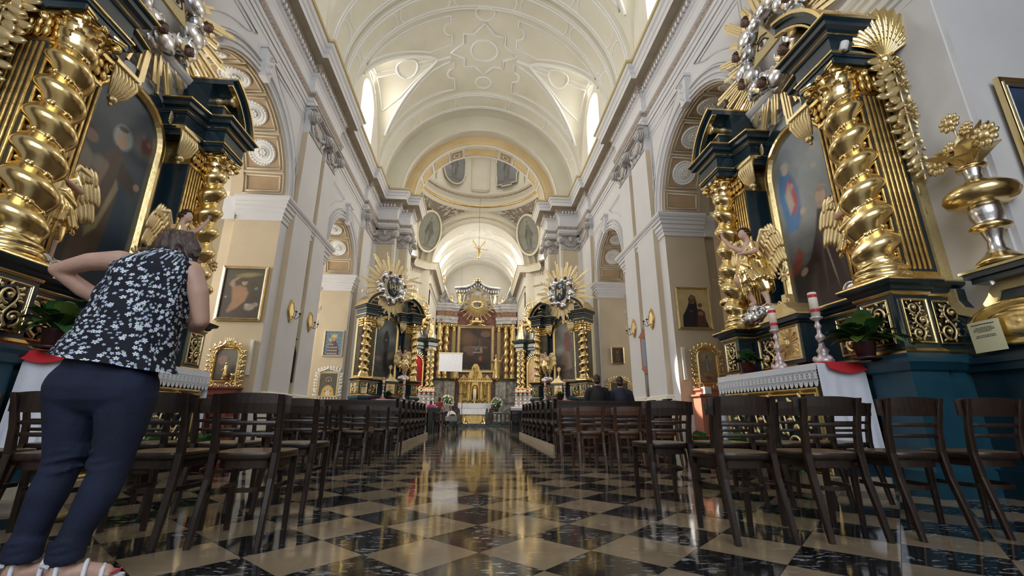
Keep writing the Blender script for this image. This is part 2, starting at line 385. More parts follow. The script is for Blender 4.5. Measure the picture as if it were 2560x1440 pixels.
def rinceau(w,h,r=.012,seed=0,mb=None,k=None,dense=1,y=0):
    """carved acanthus scroll filling a w x h panel centred on x, base z=0"""
    mb=mb or MB(); rd=random.Random(seed); n=max(2,round(h/w*1.5)) ; ch=h/n; pts=[]
    for i in range(n*8+1):
        t=i/(n*8); pts.append((w*.18*math.sin(t*n*PI),y-r,h*(.03+.94*t)))
    mb.tube(pts,[r*(1.3-.6*i/len(pts)) for i in range(len(pts))],6,k=k)
    for i in range(n):
        s=1 if i%2 else -1; cz=ch*(i+.5); q=min(w*.34,ch*.46)
        sp=spiral(s*w*.16,cz,q,-PI/2 if s>0 else -PI/2,1.4,y-r*1.2,24,s)
        mb.tube(sp,[r*(1.35-.7*j/24) for j in range(24)],6,k=k); mb.ell((sp[-1][0],y-r*1.6,sp[-1][2]),r*2.2,8,k=k)
        for j in range(int(7*dense)):
            a=-PI/2+s*(j+.5)*.85; p=(s*w*.16+q*math.cos(a),cz+q*math.sin(a)); leafb(mb,p,a+s*.7,q*.62,.22,y-r,k)
        leafb(mb,(-s*w*.12,cz),PI/2+s*1.1,q*.9,.25,y-r,k); leafb(mb,(-s*w*.2,cz-ch*.2),PI/2+s*1.7,q*.7,.25,y-r,k); leafb(mb,(-s*w*.2,cz+ch*.25),PI/2+s*.5,q*.7,.25,y-r,k)
    return mb
def volute(mb,c,r,ax,y0,y1,k=None,hand=1):
    """scroll roll: spiral relief on both ends of a drum; axis along local y from y0 to y1 at (x,z)=c"""
    x,z=c; L=y1-y0
    mb.lathe([(0,0),(r*.9,0),(r,L*.08),(r*.78,L*.5),(r,L*.92),(r*.9,L),(0,L)],14,M=Matrix.Translation((x,y0,z))@Matrix.Rotation(-PI/2,4,'X'),k=k)
    for y in (y0,y1): mb.tube(spiral(x,z,r*.8,0,1.8,y,20,hand),r*.11,5,k=k)
def capital(w,h,n=10,lv=2,mb=None,k=None,half=False,c=(0,0,0)):
    """composite capital, w = abacus width"""
    mb=mb or MB(); M=Matrix.Translation(c); r=w*.30
    mb.lathe([(r*1.12,0),(r*1.2,h*.03),(r*1.12,h*.07),(r,h*.09),(r*1.02,h*.5),(r*1.3,h*.78),(r*1.35,h*.84),(0,h*.84)],20,M=M,k=k)
    for row in range(lv):
        z0=h*(.06+.30*row); hh=h*(.40-.04*row)
        for i in range(n):
            a=2*PI*(i+.5*row)/n; P=[]
            for j in range(7):
                t=j/6; rr=r*1.03+ (.03+.34*t**3)*w*.5+row*w*.02; z=z0+hh*(t if t<.85 else .85-(t-.85)*.9); ww=2*PI*r/n*.62*(1-.55*t**2)*(1 if j%2 else .82)
                P.append([(rr,-ww,z),(rr+w*.03,0,z+h*.01),(rr,ww,z)])
            mb.grid(P,M=M@Matrix.Rotation(a,4,'Z'),k=k); mb.ell((r*1.03+.37*w*.5+row*w*.02,0,z0+hh*.80),(w*.035,w*.05,h*.035),8,M=M@Matrix.Rotation(a,4,'Z'),k=k)
    a=w*.5
    ab=[]
    for q in range(4):
        for j in range(6):
            t=j/6; u=-1+2*t; x=u*a*.93; y=-a*(1-.22*(1-u*u)); ca,sa=math.cos(q*PI/2),math.sin(q*PI/2); ab.append((x*ca-y*sa,x*sa+y*ca))
    mb.prism(ab,h*.86,h*.93,'z',M=M,k=k); mb.prism([(x*1.06,y*1.06) for x,y in ab],h*.93,h,'z',M=M,k=k)
    for q in range(4):
        Q=M@Matrix.Rotation(q*PI/2+PI/4,4,'Z'); rv=h*.15
        mb.lathe([(0,-w*.05),(rv,-w*.05),(rv*.86,0),(rv,w*.05),(0,w*.05)],12,M=Q@Matrix.Translation((w*.56,0,h*.70))@Matrix.Rotation(PI/2,4,'X'),k=k)
        for yy in (-w*.052,w*.052): mb.tube(spiral(w*.56,h*.70,rv*.85,PI/2,1.5,yy,16,-1),rv*.13,5,M=Q,k=k)
        mb.tube([(w*.34,0,h*.80),(w*.44,0,h*.87),(w*.55,0,h*.85)],h*.035,6,M=Q,k=k)
        Q2=M@Matrix.Rotation(q*PI/2,4,'Z'); mb.ell((a*.84,0,h*.9),(w*.06,w*.09,h*.09),8,M=Q2,k=k); 
        for j in range(5): mb.ell((a*.86,w*.07*math.cos(j*1.257),h*.9+h*.07*math.sin(j*1.257)),(w*.04,w*.04,h*.035),6,M=Q2,k=k)
    return mb
def twist(h,r,amp,turns,mb=None,k=None,n=20,hand=1,bands=True,ph=0,M=None):
    """solomonic column shaft with attic base, base at z=0"""
    mb=mb or MB(); P=[]; hb=min(.16,h*.08); steps=int(turns*22)
    def rad(q,e,dl): return q*((1-e)+e*(.80+.26*abs(math.cos(dl/2))**.75))
    for i in range(steps+1):
        t=i/steps; z=hb+(h-hb)*t; p=ph+hand*2*PI*turns*t; q=r*(1-.13*t)
        e=min(1,t*turns*2.5,(1-t)*turns*2.5)
        P.append([(amp*e*math.cos(p)+rad(q,e,2*PI*j/n-p)*math.cos(2*PI*j/n),amp*e*math.sin(p)+rad(q,e,2*PI*j/n-p)*math.sin(2*PI*j/n),z) for j in range(n)])
    mb.grid(P,cv=True,flip=True,k=k,M=M)
    if bands:
        pts=[]
        for i in range(steps+1):
            t=i/steps; p=ph+hand*2*PI*turns*t; z=hb+(h-hb)*t; q=r*(1-.13*t); e=min(1,t*turns*2.5,(1-t)*turns*2.5); a=p+PI
            rr=q*((1-e)+e*.81); pts.append((amp*e*math.cos(p)+rr*math.cos(a),amp*e*math.sin(p)+rr*math.sin(a),z))
        mb.tube(pts,r*.07,5,k=k,M=M)
        for i in range(int(turns*11)):
            t=(i+.5)/(turns*11); p=ph+hand*2*PI*turns*t; z=hb+(h-hb)*t; q=r*(1-.13*t); sg=(1 if i%2 else -1); a=p+PI+sg*.34; e=min(1,t*turns*2.5,(1-t)*turns*2.5)
            mb.ell((amp*e*math.cos(p)+q*.86*math.cos(a),amp*e*math.sin(p)+q*.86*math.sin(a),z+sg*r*.10),(r*.09,r*.16,r*.13),6,rot=(sg*.6,0,a),k=k,M=M)
    b=r*1.25
    mb.lathe([(0,0),(b,0),(b,hb*.15),(b*1.03,hb*.25),(b,hb*.4),(b*.9,hb*.48),(b*.88,hb*.6),(b*.96,hb*.7),(b*.92,hb*.85),(r*.98,hb),(r*.98,hb*1.3)],20,k=k,M=M)
    return mb
# ================================================================ SETTING
TS=.4268
fl=MB().box(-10.2,10.2,-6.4,40,-.15,-.006).build('floor',stone); struct(fl)
def cell(i,j):
    a=(i+OX)*TS; b=(j+OY)*TS; return ((a-b)*.70711,(a+b)*.70711)
OX,OY=3.4144,4.2646
tm=MB(); q=TS/2-.0015
tm.add([(0,-q*1.41421,0),(q*1.41421,0,0),(0,q*1.41421,0),(-q*1.41421,0,0)]+[(0,-q*1.41421,-.006),(q*1.41421,0,-.006),(0,q*1.41421,-.006),(-q*1.41421,0,-.006)],[(0,1,2,3),(0,4,5,1),(1,5,6,2),(2,6,7,3),(3,7,4,0)])
tl=tm.build('tile',tileL,fl); td=tm.build('tile',tileD,fl)
ci=cam.matrix_world.inverted()
def inview(x,y):
    p=ci@Vector((x,y,0)); 
    if p.z>-.1: return False
    u=p.x/-p.z*1090; v=p.y/-p.z*1090; return abs(u)<1400 and abs(v)<830
cells=[]; far=[]
for i in range(-40,90):
    for j in range(-60,90):
        x,y=cell(i+.5,j+.5)
        if abs(x)<9.9 and -.5<y<29:
            (cells if (inview(x,y) and y<9) else far).append((math.hypot(x,y),x,y,(i+j)%2))
cells.sort()
first=[True,True]
for n,(d,x,y,k) in enumerate(cells[:300]):
    src=(tl,td)[k]
    if first[k]: o=src; first[k]=False
    else: o=src.copy(); COL.objects.link(o)
    o.location=(x,y,0); o.rotation_euler=(random.gauss(0,.0012),random.gauss(0,.0012),0)
fm=MB()
for d,x,y,k in cells[300:]+far: fm.add([(x+a,y+b,c) for a,b,c in tm.v[:4]],[(0,1,2,3)],k=k)
o=fm.build('distant_tiles',[tileL,tileD],fl); o['kind']='stuff'
# ---- vault geometry
VR,VZ=4.6,11.0
RIBS=[(-6,-4.2),(3.7,6.2),(10.7,11.85),(12.05,13.0),(17.5,18.6)]
BAYS=[(8.5,2.0),(15.25,2.12)]
def barrel(x,r): return VZ+math.sqrt(max(r*r-x*x,0))
def lun(x,y,yc,hw,R0=VR,xa=1.4,zw=14.1,z0=VZ,za=None):
    t=abs(y-yc)/hw
    if t>=1: return 0
    za=za or z0+math.sqrt(R0*R0-xa*xa); f=(abs(x)-xa)/(R0-xa); zc=za+(zw-za)*max(f,-.2)
    return z0+(zc-z0)*math.sqrt(1-t*t)
def vz(x,y,rib=True):
    x=max(-VR,min(VR,x)); z=barrel(x,VR)
    if rib:
        for a,b in RIBS:
            if a<=y<=b: z=barrel(x,VR-.1)
    for yc,hw in BAYS:
        if abs(x)>1.2: z=max(z,lun(x,y,yc,hw))
    return z
def heightvault(mb,fn,r,y0,y1,ny,nt,extra=()):
    ys=sorted(set([y0+(y1-y0)*i/ny for i in range(ny+1)])|set(extra)); P=[]
    for y in ys:
        row=[]
        for j in range(nt+1):
            th=PI*j/nt; x=-r*math.cos(th); row.append((x,y,fn(x,y)))
        P.append(row)
    return mb.grid(P)
ex=[]
for a,b in RIBS: ex+=[a-.002,a+.002,b-.002,b+.002]
v=MB(); heightvault(v,vz,VR,-6,19.3,330,110,ex); vault=struct(v.build('ceiling',creamv))
# stucco mouldings laid on the vault: a = arc length from the crown, y along the nave
def onv(a,y,d=.0): 
    x=VR*math.sin(a/VR); 
    return Vector((x,y,vz(x,y)-d))
def mould(pl,r=.045,closed=False,sub=.16,fn=onv,mb=None):
    mb=mb if mb is not None else VM; pts=[]; n=len(pl)
    for i in range(n if closed else n-1):
        a=pl[i]; b=pl[(i+1)%n]; L=math.hypot(b[0]-a[0],b[1]-a[1]); m=max(1,int(L/sub))
        for k in range(m): t=k/m; pts.append(fn(a[0]+(b[0]-a[0])*t,a[1]+(b[1]-a[1])*t))
    if not closed: pts.append(fn(*pl[-1]))
    mb.tube(pts,r*1.25,5,closed=closed,flat=.9)
def circ(cx,cy,rx,ry=None,n=28,a0=0,a1=2*PI): ry=ry or rx; return [(cx+rx*math.cos(a0+(a1-a0)*i/n),cy+ry*math.sin(a0+(a1-a0)*i/n)) for i in range(n+(0 if a1-a0>6.2 else 1))]
for bi,(yc,hw) in enumerate(BAYS):
    VM=MB(); c=yc-.2
    for rr,w in ((1,.042),(.93,.018)):
        st=[]
        for k in range(4):
            a=PI/2*k
            tip=(1.42*math.cos(a),1.38*math.sin(a)*rr+0) ; tip=(1.42*rr*math.cos(a),1.36*rr*math.sin(a))
            st.append((tip[0],c+tip[1]))
            for (px,py) in ((.86,.42),(.86,.86),(.42,.86)):
                X,Y=px*rr,py*rr; ca,sa=math.cos(a),math.sin(a); st.append((X*ca-Y*sa,c+X*sa+Y*ca))
        mould(st,w,True,.3)
    mould(circ(0,c,.56),.04,True,1); mould(circ(0,c,.48),.015,True,1)
    for s in (-1,1): mould(circ(0,c+s*1.86,.36),.035,True,1); mould(circ(0,c+s*1.86,.30),.013,True,1)
    for sx in (-1,1):
        for sy in (-1,1):
            e=hw-.1
            def g(off): # groin line
                pts=[]
                for i in range(15):
                    a=1.45+(5.6-1.45)*i/14; x=VR*math.sin(a/VR); zb=barrel(x,VR)
                    lo,hi=0,hw
                    for _ in range(18):
                        m=(lo+hi)/2
                        if lun(x,yc+m,yc,hw)>zb: lo=m
                        else: hi=m
                    pts.append((sx*a,yc+sy*(lo+off)))
                return pts
            mould(g(.02),.05); 
            G=[p for p in g(.26) if abs(p[1]-yc)<e and abs(p[0])>2.2 and abs(p[0])<5.4]
            nc=c+sy*1.18
            for inset,w in ((0,.034),(.10,.013)):
                pl=[(sx*1.35,c+sy*.42),(sx*1.35,nc-sy*.30)]+[(sx*(1.35+(.28-inset*.5)*math.sin(t)),nc-sy*.30*math.cos(t)) for t in [PI*i/10 for i in range(11)]]+[(sx*1.35,yc+sy*(e-.05))]
                pl=[(p[0]+sx*inset*.8,p[1]) for p in pl]
                out=[(sx*t,yc+sy*(e-.05-inset)) for t in (2.4,3.4,4.4,5.2)]
                mould(pl+out+G[::-1],w,True)
        # panel on the lunette web
        fnl=lambda x,y: Vector((x,y,vz(x,y)-.0))
        ctr=yc; mould([(sx*3.2+.42*math.cos(t),ctr+.5*math.sin(t)) for t in [2*PI*i/24 for i in range(24)]],.035,True,1,fnl)
        for s2 in (-1,1):
            mould([(sx*2.1,ctr+s2*.12),(sx*2.75,ctr+s2*.12)],.03,fn=fnl); mould([(sx*3.65,ctr+s2*.14),(sx*4.4,ctr+s2*.14),(sx*4.4,ctr+s2*1.35),(sx*3.6,ctr+s2*1.05),(sx*2.1,ctr+s2*.12)],.03,fn=fnl)
    o=VM.build('vault_stucco',stucco,vault)
for a,b in RIBS[2:]:
    VM=MB()
    for y in (a+.05,a+.16,b-.16,b-.05): mould([(t*.25,y) for t in range(-27,28)],.03 if y in (a+.16,b-.16) else .022,sub=1)
    ym=(a+b)/2; hh=(b-a)/2-.16
    for t in (-5.4,-3.4,-1.25,1.25,3.4,5.4):
        for s in (-1,1):
            mould([(t+s*.28,ym+hh)]+[(t+s*(.28-.2*math.sin(q)),ym+hh*math.cos(q)) for q in [PI*i/8 for i in range(1,8)]]+[(t+s*.28,ym-hh)],.022,sub=.3)
    VM.build('rib_moulding',stucco,vault)
# ---- nave walls
ARCH=[(1.35,2.0,6.0),(8.55,2.0,6.0),(15.45,1.6,6.0)]
def wallgrid(mb,x,y0,y1,z1,arches,axis='x',M=None,k=None,nseg=24,z0=0):
    y=y0; P=lambda a,b:(x,a,b) if axis=='x' else (a,x,b)
    for yc,r,sp in arches:
        mb.add([P(y,z0),P(yc-r,z0),P(yc-r,z1),P(y,z1)],[(0,1,2,3)],M=M,k=k)
        pts=[(yc-r*math.cos(PI*i/nseg),sp+r*math.sin(PI*i/nseg)) for i in range(nseg+1)]
        for (a,b),(c,d) in zip(pts[:-1],pts[1:]): mb.add([P(a,b),P(c,d),P(c,z1),P(a,z1)],[(0,1,2,3)],M=M,k=k)
        y=yc+r
    mb.add([P(y,z0),P(y1,z0),P(y1,z1),P(y,z1)],[(0,1,2,3)],M=M,k=k)
def soffit(mb,x0,x1,yc,r,sp,k=None,n=24,jamb=True):
    pts=[(yc-r*math.cos(PI*i/n),sp+r*math.sin(PI*i/n)) for i in range(n+1)]
    mb.grid([[(x0,a,b),(x1,a,b)] for a,b in pts],k=k)
    if jamb:
        for s in (-1,1): mb.add([(x0,yc+s*r,0),(x1,yc+s*r,0),(x1,yc+s*r,sp),(x0,yc+s*r,sp)],[(0,1,2,3)],k=k)
def arcs(yc,r,sp,n=24,a0=0,a1=PI): return [(yc-r*math.cos(a0+(a1-a0)*i/n),sp+r*math.sin(a0+(a1-a0)*i/n)) for i in range(n+1)]
IMP=[(0,5.38),(.03,5.38),(.03,5.48),(.055,5.5),(.055,5.56),(.09,5.58),(.09,5.68),(.13,5.7),(.13,5.78),(.17,5.81),(.17,5.86),(.20,5.88),(.23,5.93),(.23,5.99),(0,6.0)]
BASE=[(0,0),(.17,0),(.17,.80),(.14,.84),(.14,.92),(.17,.95),(.17,1.0),(.12,1.04),(.13,1.10),(.07,1.14),(.07,1.18),(0,1.22)]
ENT=[(0,(.01,9.12),(.03,9.12),(.03,9.24),(.06,9.25),(.06,9.37),(.085,9.38)),(1,(.085,9.37),(.10,9.42),(.105,9.48)),(0,(.105,9.48),(.14,9.5),(.14,9.54),(.015,9.53),(.015,10.0),(.03,10.02),(.05,10.08),(.12,10.13),(.12,10.16)),(1,(.12,10.16),(.13,10.30)),(1,(.14,10.30),(.18,10.36)),(2,(.18,10.36),(.20,10.40),(.44,10.42)),(0,(.44,10.42),(.44,10.58),(.47,10.60),(.50,10.70),(.55,10.74),(.58,10.82)),(3,(.58,10.82),(.62,10.84),(.64,10.90)),(0,(.64,10.90),(.5,10.93),(0,11.06))]  # umber: architrave ornament, plus shade painted into the gaps behind the dentils
PATHX=[(5,-6),(5,3.4),(4.96,3.4),(4.96,6.2),(5,6.2),(5,10.9),(4.85,10.9),(4.85,13.35),(5,13.35),(5,17.45),(4.85,17.45),(4.85,19.3),(3.9,19.3),(3.9,19.85),(3.38,19.85),(3.38,20.9),(4.7,21.9)]
PATHC=[(4.7,27.9),(4.7,28.7),(3.7,29.6),(3.38,29.6),(3.38,39.4)]
def pilcap(mb,w,z0=8.32,h=.80,k=0,head=False):
    """festooned ionic pilaster capital on the plane y=0 facing -y, width w centred at x=0"""
    mb.box(-w/2-.02,w/2+.02,-.03,.02,z0,z0+.06,k=k); mb.box(-w/2,w/2,-.01,.02,z0,z0+h,k=k)
    for s in (-1,1):
        c=(s*(w/2+.03),z0+h*.62)
        for j in range(4):
            rr=.20-.018*j; M=Matrix.Translation((c[0],-.02-.06*j,c[1]-.015*j))@Matrix.Rotation(PI/2,4,'X')
            mb.lathe([(0,-.02),(rr*.8,-.02),(rr,0),(rr*.8,.03),(0,.03)],14,M=M,k=k)
        mb.tube(spiral(c[0],c[1]-.045,.15,0,1.8,-.25,20,s),.018,5,k=k)
        M=Matrix.Translation(c and (c[0]+s*.02,-.10,c[1]))@Matrix.Rotation(PI/2,4,'Y'); mb.lathe([(0,-.05),(.15,-.05),(.17,0),(.15,.05),(0,.05)],12,M=M,k=k)
        for j in range(5): leafb(mb,(c[0]*.78-s*.02*j,z0+.30-.045*j),-PI/2+s*(.6-.35*j),.14,.3,-.05,k)
    n=9
    for i in range(n):
        t=i/(n-1); x=(t-.5)*w*.78; z=z0+h*.42-.16*math.sin(PI*t); mb.ell((x,-.07,z),(.045,.05,.05+.015*(i%2)),6,k=k)
    for i in range(int(w/.09)): mb.ell((-w/2+.05+.09*i,-.03,z0+h*.80),(.035,.03,.045),6,k=k)
    if head: mb.ell((0,-.10,z0+h*.62),(.09,.08,.12),8,k=k); mb.ell((0,-.09,z0+h*.74),(.11,.08,.05),8,k=k)
    mb.box(-w/2-.12,w/2+.12,-.16,.02,z0+h*.88,z0+h*.95,k=k); mb.box(-w/2-.16,w/2+.16,-.20,.02,z0+h*.95,z0+h,k=k)
rosm=MB()
rosm.lathe([(.33,0),(.33,-.025),(.30,-.04),(.27,-.02),(.25,-.02),(.23,-.045),(.20,-.02),(.17,-.02),(.15,-.05),(.12,-.03),(.05,-.05),(0,-.07)],28)
for i in range(26): a=2*PI*i/26; rosm.ell((.30*math.cos(a),.30*math.sin(a),-.035),.022,6)
for i in range(8): a=2*PI*i/8; rosm.ell((.085*math.cos(a),.085*math.sin(a),-.05),(.035,.035,.02),6)
def arr_mesh(mb,name,mats): o=mb.build(name,mats); m=o.data; bpy.data.objects.remove(o); return m
rosmesh=arr_mesh(rosm,'rosette',stucco)
def oblink(name,me,par,M):
    o=bpy.data.objects.new(name,me); COL.objects.link(o); o.parent=par; o.matrix_local=M; return o
for s,side in ((-1,'left'),(1,'right')):
    FX=Matrix.Diagonal((s,1,1,1))
    m=MB(); m.M=FX
    wallgrid(m,5,-6,19.3,11.15,ARCH,k=0)
    for yc,r,sp in ARCH: kk=0 if yc<2 else 1; soffit(m,5.0,6.11,yc,r,sp,k=kk); soffit(m,6.11,6.43,yc,r+.12,sp,k=kk)
    for yc,r,sp in ARCH:
        for (a,b),(c,d) in zip(arcs(yc,r,sp)[:-1],arcs(yc,r,sp)[1:]):
            f=(r+.12)/r; m.add([(6.11,a,b),(6.11,c,d),(6.11,yc+(c-yc)*f,sp+(d-sp)*f),(6.11,yc+(a-yc)*f,sp+(b-sp)*f)],[(0,1,2,3)],k=1)
        for q in (-1,1): m.add([(6.11,yc+q*r,0),(6.11,yc+q*(r+.12),0),(6.11,yc+q*(r+.12),sp),(6.11,yc+q*r,sp)],[(0,1,2,3)],k=1)
    wallgrid(m,6.43,-6,19.3,11.15,[(a,b+.12,c) for a,b,c in ARCH],k=1)
    wall=struct(m.build('wall_'+side,[white,beige]))
    # spandrel lines, archivolts, keystones
    m=MB(); m.M=FX
    for yc,r,sp in ARCH[1:]:
        for q,w,d in ((.04,.05,.06),(.17,.03,.045),(.30,.035,.06),(.36,.02,.04)):
            m.sweep(arcs(yc,r+q,sp,30),[(0,5.0),(0,5.0-d),(w,5.0-d*1.1),(w,5.0)],ax='x',side=1,sm=False,cap=False)
        m.prism([(yc-.12,sp+r-.05),(yc+.12,sp+r-.05),(yc+.2,sp+r+.62),(yc-.2,sp+r+.62)],4.86,5.0,'x'); m.box(4.82,5,yc-.24,yc+.24,sp+r+.62,sp+r+.70)
        m.tube(spiral(0,0,.1,0,1.5,0,14),.02,5,M=Matrix.Translation((4.85,yc,sp+r+.5))@Matrix.Rotation(PI/2,4,'Z'))
        for j in range(4): m.ell((4.86,yc+(.05 if j%2 else -.05),sp+r+.1+.1*j),(.04,.06,.07),6)
        for sy in (-1,1):
            y0=yc+sy*(r-.28) if r>1.8 else yc+sy*(r-.2); ye=yc+sy*.45; zt=sp+r+.75
            out=[(yc+sy*(r+.28),sp+.6),(yc+sy*(r+.28),zt),(ye,zt)]; arc=[(yc+sy*(r+.62)*math.cos(t),sp+(r+.62)*math.sin(t)) for t in [PI*.40-(PI*.40-PI*.13)*i/8 for i in range(9)]]
            m.tube([(4.995,a,b) for a,b in out+arc],.022,4,closed=True); c0=(sum(a for a,b in out+arc)/len(out+arc),sum(b for a,b in out+arc)/len(out+arc))
            m.tube([(4.995,c0[0]+(a-c0[0])*.86,c0[1]+(b-c0[1])*.86) for a,b in out+arc],.012,4,closed=True)
    for z in (8.98,): m.box(4.985,5,-6,19.3,z,z+.02)
    m.build('archivolt',white,wall)
    # imposts round the piers, plinths
    m=MB(); m.M=FX
    for (a,b) in ((3.35,6.55),(10.55,13.85),(17.05,19.3)):
        p=[(5,3.4),(5,b),(6.11,b)] if a<4 else [(6.11,a),(5,a),(5,b)]+([(6.11,b)] if b<19 else [])
        if b>19: p=[(6.11,a),(5,a),(5,17.45)]
        m.sweep(p,IMP,side=1)
        for y,(c,d) in ((a,(6.11,6.43)),)[:0 if a<4 else 1]: m.box(c,d,y-.06,y,5.38,6.0)
        if 9<b<19: m.sweep([(6.43,a),(5,a),(5,b),(6.43,b)],[(0,0),(.05,0),(.05,.9),(0,.95)],side=1)
    m.build('impost',[white],wall).data.materials[0]=white
    o=wall
    # pilasters with base, shaft, capital
    for (a,b) in ((3.4,6.2),(10.95,12.12),(12.40,13.33),(17.45,19.3)):
        w=b-a; px=4.975 if a<4 else 4.85; M=FX@Matrix.Translation((px,(a+b)/2,0))@Matrix.Rotation(-PI/2,4,'Z')
        m=MB(); m.box(-w/2,w/2,0,5.0-px+.01,0,9.2,k=0); m.add([(-w/2,-.002,0),(-w/2,.16,0),(-w/2,.16,9.2),(-w/2,-.002,9.2)],[(0,1,2,3)],M=None,k=1) if False else None
        mm=MB(); mm.M=M; mm.merge(m); 
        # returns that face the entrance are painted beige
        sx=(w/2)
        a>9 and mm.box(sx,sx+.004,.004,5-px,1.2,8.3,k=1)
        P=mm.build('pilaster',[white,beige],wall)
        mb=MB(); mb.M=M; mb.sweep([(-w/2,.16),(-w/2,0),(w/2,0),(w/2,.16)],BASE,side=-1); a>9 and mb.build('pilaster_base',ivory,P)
        if a>9:
            mc=MB(); mc.M=M; pilcap(mc,w-.1); mc.build('capital',greyst,P)
    # coffers on the arch soffits
    for yc,r,sp in ARCH[1:]:
        L=PI*r; small=.34; nsq=5 if r>1.8 else 4; sq=.74 if r>1.8 else .68; gap=(L-2*small-nsq*sq)/(nsq+3); pos=gap
        pm={}
        for kk in range(nsq+2):
            hgt=small if kk in (0,nsq+1) else sq; a=(pos+hgt/2)/r; pos+=hgt+gap; key=hgt
            if key not in pm:
                m=MB(); n=6
                for rr,x0,x1,dh,kx in ((r-.012,-.38,.38,0,0),):
                    P=[[(x,-(rr)*math.cos(t),-(rr)*math.sin(t)*-1) for x in (x0,x1)] for t in [PI/2-hgt/2/r+hgt/r*i/n for i in range(n+1)]]; m.grid(P,k=0)
                rr=r-.02; t0,t1=PI/2-hgt/2/r,PI/2+hgt/2/r
                for w,wd in ((.035,.03),(.11,.022)):
                    X=.38+w; q=w/r; loop=[(-X,t0-q)]+[(X,t0-q+(t1-t0+2*q)*i/n) for i in range(n+1)]+[(-X,t0-q+(t1-t0+2*q)*(n-i)/n) for i in range(n)]
                    m.tube([(x,-rr*math.cos(t),rr*math.sin(t)) for x,t in loop],wd,4,closed=True,k=1)
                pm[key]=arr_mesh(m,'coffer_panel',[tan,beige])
            ang=PI/2-a
            Mx=Matrix.Translation((s*5.56,yc,sp))@Matrix.Rotation(ang,4,'X')
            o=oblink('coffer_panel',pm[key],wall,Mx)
            if key!=small:
                oblink('rosette',rosmesh,o,Matrix.Translation((0,0,r-.02))@Matrix.Diagonal((1,1,1,1)))
    # entablature of the nave and its return across the crossing piers
    for nm,path in (('trim_1' if s<0 else 'trim_2',PATHX),('trim_3' if s<0 else 'trim_4',PATHC)):
        m=MB(); m.M=FX
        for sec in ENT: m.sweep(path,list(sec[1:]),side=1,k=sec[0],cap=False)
        # dentils
        for (x0,y0),(x1,y1) in zip(path[:-1],path[1:]):
            d=Vector((x1-x0,y1-y0)); Ld=d.length
            if Ld<.4 or (y1<3 ): continue
            d.normalize(); n=Vector((-d.y,d.x)); cnt=int(Ld/.15)
            if y1>30: cnt=0
            for i in range(cnt):
                c=Vector((x0,y0))+d*(.07+.15*i)+n*.15; 
                m.box(-.04,.04,-.045,.045,10.165,10.285,M=Matrix.Translation((c.x,c.y,0))@Matrix.Rotation(math.atan2(d.y,d.x),4,'Z'),k=0)
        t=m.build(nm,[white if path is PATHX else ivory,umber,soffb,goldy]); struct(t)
    # corner of the crossing: faces towards the nave
    m=MB(); m.M=FX
    m.sweep([(4.85,19.3),(3.9,19.3),(3.9,19.85),(3.38,19.85),(3.38,20.9),(4.7,21.9),(4.7,22.6)],[(0,0),(0,11.1)],side=1,cap=False)
    m.sweep([(4.7,27.6),(4.7,28.7),(3.7,29.6),(3.38,29.6),(3.38,39.4)],[(0,0),(0,11.1)],side=1,cap=False)
    cw=struct(m.build('wall_crossing_'+side,ivory))
    m=MB(); m.M=FX; m.box(4.02,4.72,19.285,19.3,1.3,8.3); m.box(3.47,3.8,19.835,19.85,1.3,8.3); m.build('sunk_panel',beige,cw)
    m=MB(); m.M=FX; m.sweep([(4.85,19.3),(3.9,19.3),(3.9,19.85),(3.38,19.85),(3.38,20.9)],BASE,side=1); m.build('pier_base',ivory,cw)
    m=MB(); m.M=FX@Matrix.Translation((4.38,19.29,0)); pilcap(m,.86,8.32,.8,0,True); m.M=FX@Matrix.Translation((3.64,19.84,0)); pilcap(m,.42,8.32,.8); 
    m.M=FX@Matrix.Translation((3.37,20.35,0))@Matrix.Rotation(-PI/2,4,'Z'); pilcap(m,.8,8.32,.8); m.build('capital',greyst,cw)
    # aisle behind the arcade
    m=MB(); m.M=FX; m.add([(10,-6,0),(10,19.3,0),(10,19.3,8.6),(10,-6,8.6)],[(0,1,2,3)]); m.add([(6.43,19.3,0),(10,19.3,0),(10,19.3,9),(6.43,19.3,9)],[(0,1,2,3)]); m.add([(6.43,-6,0),(10,-6,0),(10,-6,9),(6.43,-6,9)],[(0,1,2,3)])
    m.grid([[(6.43+3.57*(1-math.cos(PI*i/12))/2,y,7.6+1.3*math.sin(PI*i/12)) for y in (-6,19.3)] for i in range(13)])
    struct(m.build('wall_aisle_'+side,ivory if s<0 else beige))
    m=MB(); m.M=FX
    for y in (5.2,12.2,18.6): m.box(6.3,10,y-.2,y+.2,6.9,8.9); m.tube([(6.43+3.57*i/12,y-.2,6.9+1.1*math.sin(PI*i/12)) for i in range(13)],.05,4)
    m.build('aisle_rib',ivory,bpy.data.objects['wall_aisle_'+side])
    # clerestory window recesses
    for n,(yc,hw) in enumerate(BAYS):
        m=MB(); m.M=FX
        pts=[(yc+hw*math.cos(PI*i/24),VZ+(14.1-VZ)*math.sin(PI*i/24)) for i in range(25)]
        wpt=[(yc+.9*math.cos(PI*i/24),12.75+.95*math.sin(PI*i/24)) for i in range(25)]
        for i in range(24): m.add([(4.6,*pts[i]),(4.6,*pts[i+1]),(4.6,*wpt[i+1]),(4.6,*wpt[i])],[(0,1,2,3)])
        m.add([(4.6,yc+hw,VZ),(4.6,yc+.9,12.75),(4.6,yc+.9,11.3),(4.6,yc-.9,11.3),(4.6,yc-.9,12.75),(4.6,yc-hw,VZ)],[(0,1,2,3,4,5)])
        rv=[(yc+.9,11.3)]+wpt+[(yc-.9,11.3)]; m.grid([[(4.6,*p),(5.25,yc+(p[0]-yc)*.92,p[1])] for p in rv],cu=True)
        w=struct(m.build('window_%d'%(1+n+(0 if s<0 else 2)),ivory))
